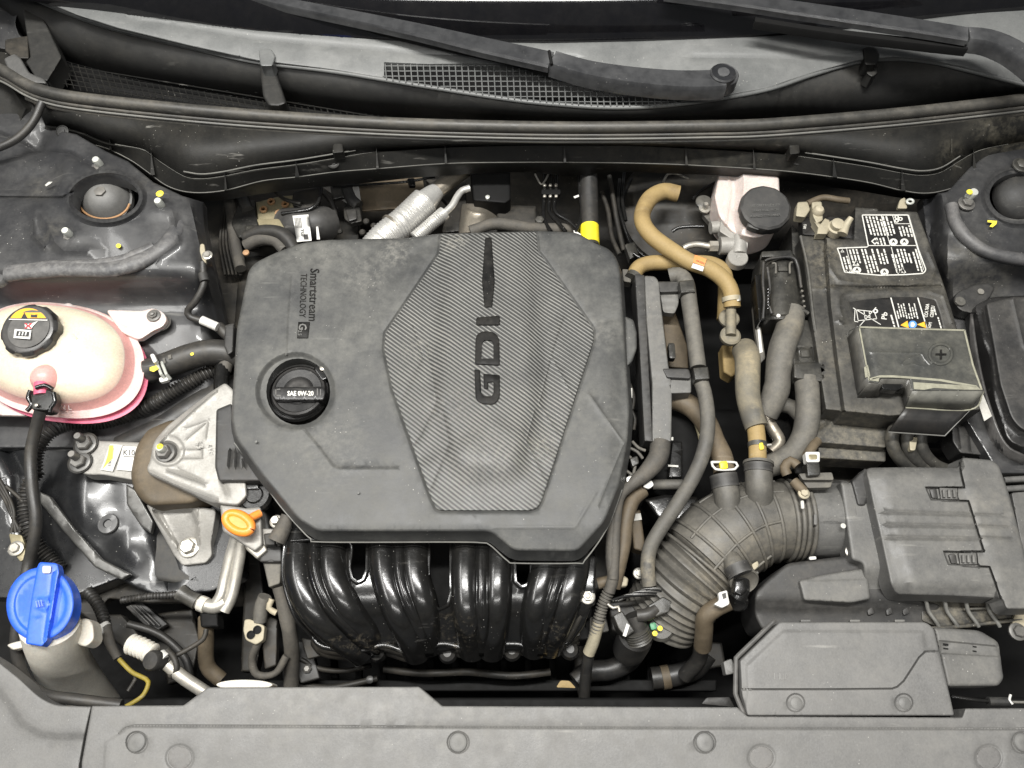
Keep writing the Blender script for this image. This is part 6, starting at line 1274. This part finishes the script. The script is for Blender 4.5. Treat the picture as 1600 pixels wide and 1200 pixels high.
panel('rear_wall', [(1330, 752), (1352, 731), (1366, 745), (1352, 790), (1340, 790)], -22, m_cover2, ax, r=4, depth=20)
# ribbed lower flange
panel('rib_tray', [(1440, 940), (1470, 934), (1564, 936), (1568, 955), (1590, 962), (1592, 972), (1530, 978), (1470, 982), (1440, 970)], -56, m_battery, ax, r=2, depth=16, space=10)
for k, x in enumerate((1441, 1470, 1503, 1536)):
    tube('rib', [(x, 934, -40), (x+6, 940, -42), (x+10, 955, -48), (x+22, 972, -50), (x+26, 979, -52)], 3.2, m_bead, ax, n=8)
tube('flange_edge', [(1452, 982, -52), (1500, 979, -52), (1550, 973, -52), (1596, 968, -52)], 3, m_battery, ax, n=8)
for x in (1355, 1384, 1410): slab('moulded_tab', [(x, 953), (x+8, 948), (x+12, 958), (x+2, 962)], -54, 5, m_cover2, ax, r=1)
tube('moulded_bar', [(1506, 952, -50), (1550, 950, -50)], 2, m_battery, ax, n=8)
slab('end_bracket', [(1588, 952), (1640, 950), (1640, 1005), (1590, 998), (1580, 980)], -50, 4, m_terminal, ax, r=1)
bolt(1590, 987, -48, 9, m_bolt, ax)
rt = thing('fuse_box_tray', 'dusty grey moulded tray with parallel bars at the right edge', 'bracket', 1585, 770, -50)
panel('sheet', [(1555, 712), (1700, 706), (1700, 960), (1610, 960), (1580, 820), (1562, 740)], -54, m_battery, rt, r=2, depth=20, space=14)
for k in range(3): tube('bar', [(1566+k*2, 736+k*14, -44), (1620, 733+k*14, -44)], 5, m_airbox, rt, n=10)
slab('eyelet', [(1560, 718), (1572, 706), (1596, 706), (1586, 720)], -38, 3, m_battery, rt, r=1)
panel('side_sheet', [(1580, 770), (1700, 760), (1700, 940), (1612, 935)], -40, m_airbox, rt, r=2, depth=20, space=14)

# mass air flow tube, sensor
mf = thing('air_flow_meter', 'smooth grey cylindrical air flow tube with a small electric sensor on top', 'air duct', 1300, 815, -30)
tube('tube_body', [(1235, 813, -78), (1280, 813, -78), (1322, 814, -78)], 59, m_airbox, mf, n=48, step=8)
tube('end_flange', [(1312, 814, -78), (1320, 814, -78)], 63, m_airbox, mf, n=48)
bolt(1331, 862, -40, 7, m_zinc, mf)
slab('flange_ear', [(1322, 852), (1342, 850), (1346, 874), (1328, 878)], -44, 12, m_airbox, mf, r=3)
slab('moulded_square', [(1272, 803), (1277, 803), (1277, 820), (1272, 820)], -22, 5, m_airbox, mf, r=.8)
text('moulded_text', '>PBT-GF30<', 1286, 813, 0, 6, -20.5, m_cover2, mf, thick=.5)
lathe('date_dot', 1317, 822, -24, [(4, 0), (4, 1.5), (0, 1.8)], m_stickerdim, mf, n=14)
slab('sensor_plate', [(1250, 745), (1300, 743), (1302, 748), (1298, 762), (1262, 763)], -18, 10, m_hose, mf, r=1.5)
slab('sensor_flange', [(1248, 740), (1300, 738), (1303, 750), (1254, 750)], -10, 4, m_hose, mf, r=1)
slab('sensor_plug', [(1260, 722), (1280, 722), (1282, 742), (1262, 744)], -2, 16, m_conn, mf, r=1.5)
slab('sensor_clip', [(1258, 706), (1281, 706), (1281, 722), (1260, 722)], 4, 10, m_sticker, mf, r=1)
slab('clip_window', [(1263, 710), (1277, 710), (1277, 718), (1264, 718)], 4.6, 2, m_khaki, mf, r=.5)
tube('sensor_loom', [(1246, 728, -20), (1236, 720, -22), (1226, 730, -28), (1230, 742, -30)], 8, m_tanbk, mf, n=12, wob=.1)
tube('sensor_loom', [(1262, 712, -12), (1270, 698, -20), (1276, 690, -30)], 8, m_tanbk, mf, n=12, wob=.1)
# ================================================================== INTAKE DUCT
ij = thing('intake_duct', 'large dusty rubber intake elbow with raised grid ribs and corrugated lower end', 'air duct', 1150, 850, -50)
path = [(1252, 813, -78, 59), (1225, 813, -78, 60), (1195, 815, -78, 63), (1160, 825, -80, 68), (1125, 848, -84, 71), (1098, 876, -90, 70), (1078, 902, -98, 66), (1062, 926, -108, 60), (1048, 952, -120, 56)]
tube('elbow', path[:6], 60, m_elbow, ij, n=56, step=5)
low_ = [(1108, 870, -89, 68), (1085, 894, -96, 67), (1068, 916, -106, 66), (1050, 940, -122, 62), (1030, 968, -142, 58)]
tube('bellows', low_, 60, m_elbow, ij, n=48, corr=(10, 3.2))
def ringat(name, a, r_, w_=2.5, m_=m_elbow, span=(0, 1)):
    # a raised hoop round the elbow at path parameter a
    A = spline(path, 4); i = int(a*(len(A)-2)); W = PN(A[:, :2], A[:, 2]); c = W[i]; T = W[i+1]-W[i]; T /= np.linalg.norm(T); u = np.cross(T, [0, 0, 1.]); u /= np.linalg.norm(u); v = np.cross(u, T)
    rr_ = (A[i, 3]+r_)*SC(*A[i, :3]); n = 40
    pts_ = [c+(u*math.cos(t_)+v*math.sin(t_))*rr_ for t_ in np.linspace(span[0]*2*math.pi, span[1]*2*math.pi, n)]
    V, Fc = sweep(pts_, [w_*.00075]*n, 8); return mk(name, V, Fc, m_, ij, smooth=60)
for a in (.0, .035, .07, .105): ringat('cuff_ring', a, 1.5, 4.2)
for a in (.2, .3, .4, .5, .6, .68): ringat('raised_rib', a, .3, 3.2)
def along(t_, a0, a1):
    A = spline(path, 4); W = PN(A[:, :2], A[:, 2]); pts_ = []
    for i in range(int(a0*(len(A)-2)), int(a1*(len(A)-2))):
        T = W[i+1]-W[i]; T /= np.linalg.norm(T); u = np.cross(T, [0, 0, 1.]); u /= np.linalg.norm(u); v = np.cross(u, T)
        pts_.append(W[i]+(u*math.cos(t_)+v*math.sin(t_))*(A[i, 3]-.3)*SC(*A[i, :3]))
    V, Fc = sweep(pts_, [.002]*len(pts_), 8); return mk('raised_rib', V, Fc, m_elbow, ij, smooth=60)
along(R(60), .16, .66); along(R(105), .2, .7); along(R(25), .16, .5); along(R(150), .3, .62)
tube('spigot', [(1187, 785, -40), (1186, 760, -28), (1185, 732, -24)], 21, m_elbow, ij, n=28)
tube('spigot_rim', [(1185, 738, -24), (1185, 726, -23)], 22, m_cover2, ij, n=28)
tube('spigot_bead', [(1185, 727, -23), (1185, 723, -23)], 23.5, m_hose, ij, n=28)
tube('spigot', [(1138, 800, -44), (1136, 775, -36), (1132, 755, -34)], 20, m_elbow, ij, n=26)
tube('spigot_rim', [(1134, 762, -34), (1130, 742, -32)], 21.5, m_cover2, ij, n=26)
tube('spigot', [(1140, 868, -40), (1148, 884, -32), (1154, 896, -30)], 17, m_elbow, ij, n=24, fn=lambda u: .8+.25*u)
tube('spigot_rim', [(1150, 884, -32), (1158, 900, -30)], 20, m_cover2, ij, n=26)
lathe('spigot_mouth', 1163, 908, -34, [(23, -6), (23.5, 0), (21, 2), (18, 0), (0, -2)], m_elbow, ij, axis=(.1, -.7, .7))
tube('clamp_screw', [(1240, 752, -18), (1248, 760, -16), (1256, 768, -16)], 8, m_tanbk, ij, n=12)
bolt(1256, 771, -14, 6, m_terminal, ij)
slab('clamp_tab', [(1251, 782), (1256, 782), (1257, 795), (1252, 795)], -14, 2, m_stickerdim, ij, r=.5)
slab('clamp_tab', [(1264, 870), (1275, 869), (1276, 874), (1265, 875)], -40, 2, m_sticker, ij, r=.5)
pv2 = thing('crankcase_valve', 'glossy black angled fitting with a white clip under the intake duct', 'valve', 1155, 925, -40)
tube('fitting', [(1158, 908, -34), (1158, 922, -32), (1152, 934, -36)], 13, m_gloss, pv2, n=18)
slab('key', [(1148, 906), (1163, 904), (1168, 922), (1158, 932), (1146, 926)], -20, 14, m_gloss, pv2, r=4)
lathe('flange_disc', 1150, 938, -46, [(18, -4), (19, 0), (16, 2), (0, 2)], m_gloss, pv2, axis=(-.5, -.5, .7))
tube('hose', [(1138, 940, -50), (1118, 950, -54), (1102, 964, -62), (1100, 985, -80), (1098, 1010, -110)], 14, m_tanbk, pv2, n=18)
slab('white_clip', [(1122, 926), (1136, 922), (1140, 944), (1128, 950), (1115, 944), (1124, 938)], -30, 5, m_sticker, pv2, r=1.2)
bars('clip_hole', [[(1128, 928), (1134, 926), (1135, 934), (1130, 936)]], -29.4, m_ink, pv2, thick=.3)
slab('tan_clip', [(1174, 882), (1184, 876), (1186, 884), (1178, 892)], -36, 6, m_terminal, pv2, r=1)
tube('clip_tail', [(1170, 886, -30), (1178, 894, -30), (1184, 895, -30)], 3, m_conn, pv2, n=8)
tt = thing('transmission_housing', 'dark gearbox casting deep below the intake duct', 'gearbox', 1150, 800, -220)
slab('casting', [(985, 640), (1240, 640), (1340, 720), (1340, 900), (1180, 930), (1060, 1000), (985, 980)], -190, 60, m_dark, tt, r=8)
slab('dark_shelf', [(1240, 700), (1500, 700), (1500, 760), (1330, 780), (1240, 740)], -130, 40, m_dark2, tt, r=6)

# ================================================================== RESONATOR BOX
rs = thing('air_intake_scoop', 'grey intake scoop box with slanted corner and two round dimples above the front panel', 'air duct', 1320, 1045, 0)
ro = [(1218, 972, 4), (1447, 972, 8), (1459, 982, 6), (1464, 1003), (1478, 1060), (1491, 1118), (1168, 1118), (1159, 1085), (1156, 1032, 4)]
panel('shell', ro, lambda q: 4+0*q[:, 0], m_slam, rs, r=3, rr=4, depth=26, space=10,
      feats=[('step', [(1224, 986), (1442, 987), (1446, 1014), (1465, 1017), (1478, 1060), (1500, 1130), (1160, 1130), (1168, 1080), (1166, 1040)], 7, 2.2), ('line', [(1150, 1077), (1300, 1077), (1394, 1076), (1402, 1073), (1412, 1064), (1436, 1027), (1446, 1018), (1480, 1017)], 1.5, -3.2),
             ('step', ell(1243, 1098, 14, 14, 22), 3, -3), ('step', ell(1412, 1098, 14, 14, 22), 3, -3)])
for x in (1244, 1413): lathe('dimple_button', x, 1099, 2, [(10, 0), (9.5, 1.5), (7, 2.4), (0, 2.6)], m_smoke, rs)
text('moulded_mark', '11', 1206, 1062, 0, 16, 6.3, m_slam, rs, thick=.5); text('moulded_mark', 'UP', 1218, 1062, 0, 14, 6.3, m_slam, rs, thick=.5, sx=.8)
ribbon('under_lip', [[(1212, 968, -2), (1150, 1028, -2), (1149, 1085, -2), (1163, 1118, -2)], [(1212, 968, -12), (1150, 1028, -12), (1149, 1085, -12), (1163, 1118, -12)]], m_cover2, rs, n=30, thick=5, sp=False)
slab('side_hook', [(1130, 1034), (1143, 1029), (1150, 1046), (1148, 1052), (1134, 1055)], -8, 12, m_airbox, rs, r=1.5)
for x in (1251, 1328, 1398): slab('rear_tab', [(x, 968), (x+16, 968), (x+16, 972), (x, 972)], -1, 5, m_airbox, rs, r=.8)
panel('side_duct', [(1458, 980), (1530, 985, 8), (1560, 1003, 8), (1568, 1060), (1560, 1072, 6), (1480, 1073)], lambda q: -14+0*q[:, 0], m_airbox, rs, r=6, rr=5, depth=40, space=8, feats=[('step', [(1468, 1001), (1560, 1010), (1564, 1026), (1470, 1021)], 3, -2.5), ('bump', 1480, 1008, 5, 3, -3), ('bump', 1522, 1014, 5, 3, -3)])
tag(bars('slot', [[(1474, 1005), (1482, 1006), (1482, 1009), (1474, 1008)], [(1520, 1009), (1526, 1010), (1526, 1012), (1520, 1011)], [(1474, 1012), (1482, 1013), (1482, 1015), (1474, 1014)], [(1520, 1016), (1526, 1017), (1526, 1019), (1520, 1018)]], -16.2, m_dark, rs, thick=.4), kind='stuff')
hc = thing('hood_release_cable', 'thin hood release cable with a black sleeve at the lower right edge', 'cable', 1550, 1095, -20)
tube('cable', [(1486, 1088, -22), (1520, 1093, -20), (1548, 1096, -20)], 3, m_gloss, hc, n=8)
tube('sleeve', [(1544, 1096, -20), (1578, 1097, -20)], 7, m_rubber, hc, n=14)
tube('wire', [(1576, 1097, -20), (1640, 1098, -20)], 2.2, m_zinc, hc, n=8)
tube('clip', [(1579, 1086, -18), (1577, 1094, -16), (1582, 1100, -16)], 2, m_sticker, hc, n=8)
# ================================================================== FRONT PANEL
fp = thing('radiator_cover', 'long grey dusty plastic panel along the bottom edge with round clips', 'trim panel', 800, 1150, 0)
fo = [(144, 1103), (287, 1102), (325, 1074), (655, 1073), (691, 1103), (1152, 1105), (1168, 1119), (1503, 1121), (1508, 1107), (1720, 1106), (1720, 1320), (125, 1320), (128, 1190), (136, 1146)]
panel('panel', fo, lambda q: 2-2.5*sm((1100-q[:, 1])/20)+0*q[:, 0], m_slam, fp, r=3, rr=2, depth=26, space=14,
      feats=[('line', [(186, 1146), (196, 1137), (208, 1134), (500, 1135), (1000, 1137), (1700, 1139)], 2.2, -1.6), ('step', [(205, 1136), (1720, 1141), (1720, 1400), (150, 1400), (165, 1160)], 6, 1.2)]+[('step', ell(x, 1160, 17, 17, 22), 3, -2.6) for x in (214, 716, 1101, 1597)]+[('step', ell(x, 1184, 22, 21, 24), 5, -1.8) for x in (281, 1190, 1545)]+[('bump', 281, 1184, 9, 9, 1.5)])
for x in (214, 716, 1101, 1597): lathe('push_clip', x, 1160, .5, [(14.5, -1), (14.5, .8), (13, 2), (9, 2.6), (0, 2.9)], m_smoke, fp, n=32)
for x, y, m_, k in ((281, 1184, m_smoke, 1), (1190, 1184, m_smoke, 1), (1545, 1184, m_smoke, 1)): panel('dimple', ell(x, y, 19, 18, 24), 2.1, m_slam2, fp, r=1, rr=0, depth=1, space=6)
lc_ = thing('bumper_corner_trim', 'grey corner trim left of the front panel with a narrow black gap beside it', 'trim panel', 50, 1150, -5)
panel('panel', [(-80, 985), (0, 1036), (30, 1060), (60, 1088, 14), (85, 1102, 14), (143, 1104), (133, 1146), (124, 1195), (121, 1320), (-80, 1320)], lambda q: -2+0*q[:, 0], m_slam, lc_, r=3, rr=3, depth=26, space=14,
      feats=[('step', [(-90, 1010), (0, 1080), (34, 1130), (60, 1146), (90, 1151), (150, 1150), (150, 1400), (-90, 1400)], 16, -5)])
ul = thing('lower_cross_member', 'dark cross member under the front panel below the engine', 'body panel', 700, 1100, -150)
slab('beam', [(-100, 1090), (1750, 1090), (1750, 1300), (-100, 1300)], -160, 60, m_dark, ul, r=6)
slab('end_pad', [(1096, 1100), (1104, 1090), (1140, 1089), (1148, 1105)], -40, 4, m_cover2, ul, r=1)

def strand(name, pts, r, m_, par=None, **k): return tube(name, pts, r, m_, par, **k)
gw = thing('gap_wiring', 'tangle of thin dirty wires and clips between the engine cover and grey channel', 'wiring', 992, 720, -40)
for pts_ in ([(984, 700, -30), (996, 706, -28), (1004, 716, -32)], [(982, 712, -34), (992, 724, -32), (990, 740, -36)], [(988, 690, -40), (998, 700, -38), (1008, 704, -40)], [(978, 735, -36), (990, 745, -36), (996, 760, -40)]):
    strand('wire', pts_, 2.6, m_hose, gw, n=8)
slab('clip', [(984, 716), (996, 712), (999, 724), (988, 730)], -28, 8, m_conn, gw, r=1.5)
slab('clip', [(978, 746), (986, 742), (990, 752), (980, 756)], -30, 6, m_alu2, gw, r=1)
for pts_ in ([(986, 640, -46), (992, 655, -46), (990, 672, -46)], [(984, 600, -50), (990, 620, -50), (988, 640, -50)]): strand('wire', pts_, 3, m_dark2, gw, n=8)
slab('tag', [(985, 606), (988, 606), (988, 622), (985, 622)], -30, 3, m_stickerdim, gw, r=.5)
bg = thing('bulkhead_fittings', 'dark clips, pipes and bracket stamped on the bulkhead behind the brake control unit', 'bracket', 560, 330, -100)
slab('bracket', [(536, 322), (562, 322), (566, 346), (548, 350), (538, 342)], -92, 8, m_dark2, bg, r=2)
slab('window_frame', [(540, 328), (556, 326), (558, 342), (545, 346)], -86, 4, m_hosebk, bg, r=1)
strand('pipe', [(505, 300, -88), (520, 320, -92), (524, 345, -96), (520, 370, -100)], 4, m_hosebk, bg, n=10)
strand('pipe', [(540, 290, -90), (548, 310, -92), (560, 322, -94)], 9, m_cover2, bg, n=12)
slab('plate', [(515, 288), (545, 286), (548, 306), (520, 312)], -90, 5, m_conn, bg, r=2)
for x, y in ((572, 345), (584, 352), (530, 360), (566, 362)): lathe('rivet', x, y, -94, [(5, -4), (5, 0), (3, 2), (0, 2)], m_dark2, bg, n=12)
sw = thing('steering_column_lines', 'black lines and connector running down the bulkhead left of the brake booster', 'wiring', 985, 360, -80)
for pts_ in ([(952, 275, -80), (958, 310, -84), (965, 350, -88), (975, 392, -88)], [(940, 300, -90), (950, 330, -92), (956, 370, -92), (968, 398, -88)]): strand('line', pts_, 4, m_dark2, sw, n=8)
slab('connector', [(976, 382), (992, 378), (998, 398), (984, 406)], -70, 12, m_conn, sw, r=2)
strand('line', [(990, 396, -66), (1002, 404, -66), (1012, 400, -68)], 2.5, m_gloss, sw, n=8)
ml = thing('lower_engine_hardware', 'dim brackets and pipes in the dark below the manifold beside its left looms', 'bracket', 520, 1045, -160)
strand('pipe', [(470, 1030, -170), (500, 1045, -175), (540, 1048, -180), (580, 1040, -180)], 4, m_dark2, ml, n=10)
strand('pipe', [(460, 1070, -190), (520, 1074, -190), (590, 1060, -190)], 5, m_dark2, ml, n=10)
for x, y in ((560, 1038), (578, 1062), (480, 1012), (495, 1010)): lathe('bolt', x, y, -160, [(6, -3), (6, 2), (3, 3), (0, 3)], m_hosebk, ml, n=10)
slab('bracket', [(470, 996), (500, 1002), (508, 1024), (480, 1030)], -140, 8, m_dark2, ml, r=2)
lv_ = thing('lower_left_bracket', 'small dark strap and hooked bracket in the gap behind the washer neck', 'bracket', 75, 1040, -120)
slab('strap', [(68, 1022), (86, 1022), (88, 1056), (64, 1060)], -120, 6, m_tanbk, lv_, r=2)

dm = thing('alternator_bracket', 'dim ribbed bracket and pulley low in the gap left of the manifold', 'bracket', 470, 1030, -150)
lathe('pulley', 372, 905, -210, [(40, -20), (42, -8), (38, -4), (42, 0), (38, 4), (42, 8), (30, 10), (12, 12), (0, 12)], m_dark2, dm, axis=(.8, 0, .6), n=36)
slab('arm', [(384, 850), (404, 850), (416, 960), (400, 1050), (376, 1050), (380, 950)], -190, 20, m_dark2, dm, r=4)
slab('plate', [(462, 1000), (486, 1004), (500, 1060), (470, 1068), (458, 1040)], -170, 10, m_cover2, dm, r=3)
lathe('bolt', 480, 1045, -168, [(7, -3), (7, 2), (4, 4), (0, 4)], m_bolt, dm, n=6)
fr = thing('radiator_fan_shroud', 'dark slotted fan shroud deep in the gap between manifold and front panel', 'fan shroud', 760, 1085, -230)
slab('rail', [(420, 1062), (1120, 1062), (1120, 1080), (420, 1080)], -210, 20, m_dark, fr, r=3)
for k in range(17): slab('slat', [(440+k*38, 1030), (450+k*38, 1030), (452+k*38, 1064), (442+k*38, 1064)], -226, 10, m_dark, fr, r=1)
strand('pipe', [(600, 1045, -180), (660, 1052, -176), (730, 1050, -176), (800, 1056, -180), (860, 1050, -180)], 6, m_dark2, fr, n=12)
fl2 = thing('lower_left_loom', 'dusty loom and plug lying in the lower left gap beside the pale alloy pipe', 'wiring', 290, 1000, -150)
strand('loom', [(200, 975, -150), (235, 985, -156), (262, 1000, -160), (290, 1030, -170), (300, 1070, -180)], 6, m_hosebk, fl2, n=10)
slab('rail_plate', [(240, 960), (300, 950), (312, 1000), (300, 1060), (262, 1070), (246, 1010)], -190, 12, m_dark2, fl2, r=4)
slab('ribbed_step', [(196, 948), (222, 940), (262, 975), (240, 990)], -170, 8, m_cover2, fl2, r=2)
for k in range(3): strand('rib', [(204+k*8, 946+k*1, -160), (234+k*8, 976+k*1, -160)], 1.5, m_hosebk, fl2, n=6)
rr2 = thing('duct_side_hardware', 'dim bracket and pipe in the black gap between intake duct and scoop', 'bracket', 1120, 1040, -170)
slab('bracket', [(1082, 1000), (1128, 1004), (1134, 1040), (1090, 1050)], -180, 12, m_dark2, rr2, r=4)
strand('pipe', [(1096, 1000, -120), (1092, 1030, -150), (1070, 1056, -180)], 12, m_hosebk, rr2, n=14)

for x, y, z in ((1545, 735, -3), (1590, 900, -3)): lathe('moulding_pip', x, y, z, [(4, -1), (3.6, .6), (0, .8)], m_airbox, ax, n=14)

# ------------------------------------------------------------------ repeats share a group
GR = {'windshield_wiper': 'wipers lying across the cowl', 'inner_fender': 'strut towers either side of the bay', 'corrugated_conduit': 'corrugated conduits beside the coolant tank', 'air_conditioning_pipe': 'alloy pipes at lower left',
      'exhaust_flex_pipe': 'bright flexible pipes behind the engine cover', 'tan_vacuum_hose': 'tan hoses by the brake fluid tank', 'engine_control_connector': 'locking connectors beside the battery', 'lower_coolant_hose': 'hoses low in the dark gap'}
NM = {'black corrugated conduit running': 'corrugated_conduit'}
for o in list(bpy.data.objects):
    if o.parent is None:
        b_ = o.name.split('.')[0]
        if b_ in GR and 'label' in o: o['group'] = GR[b_]
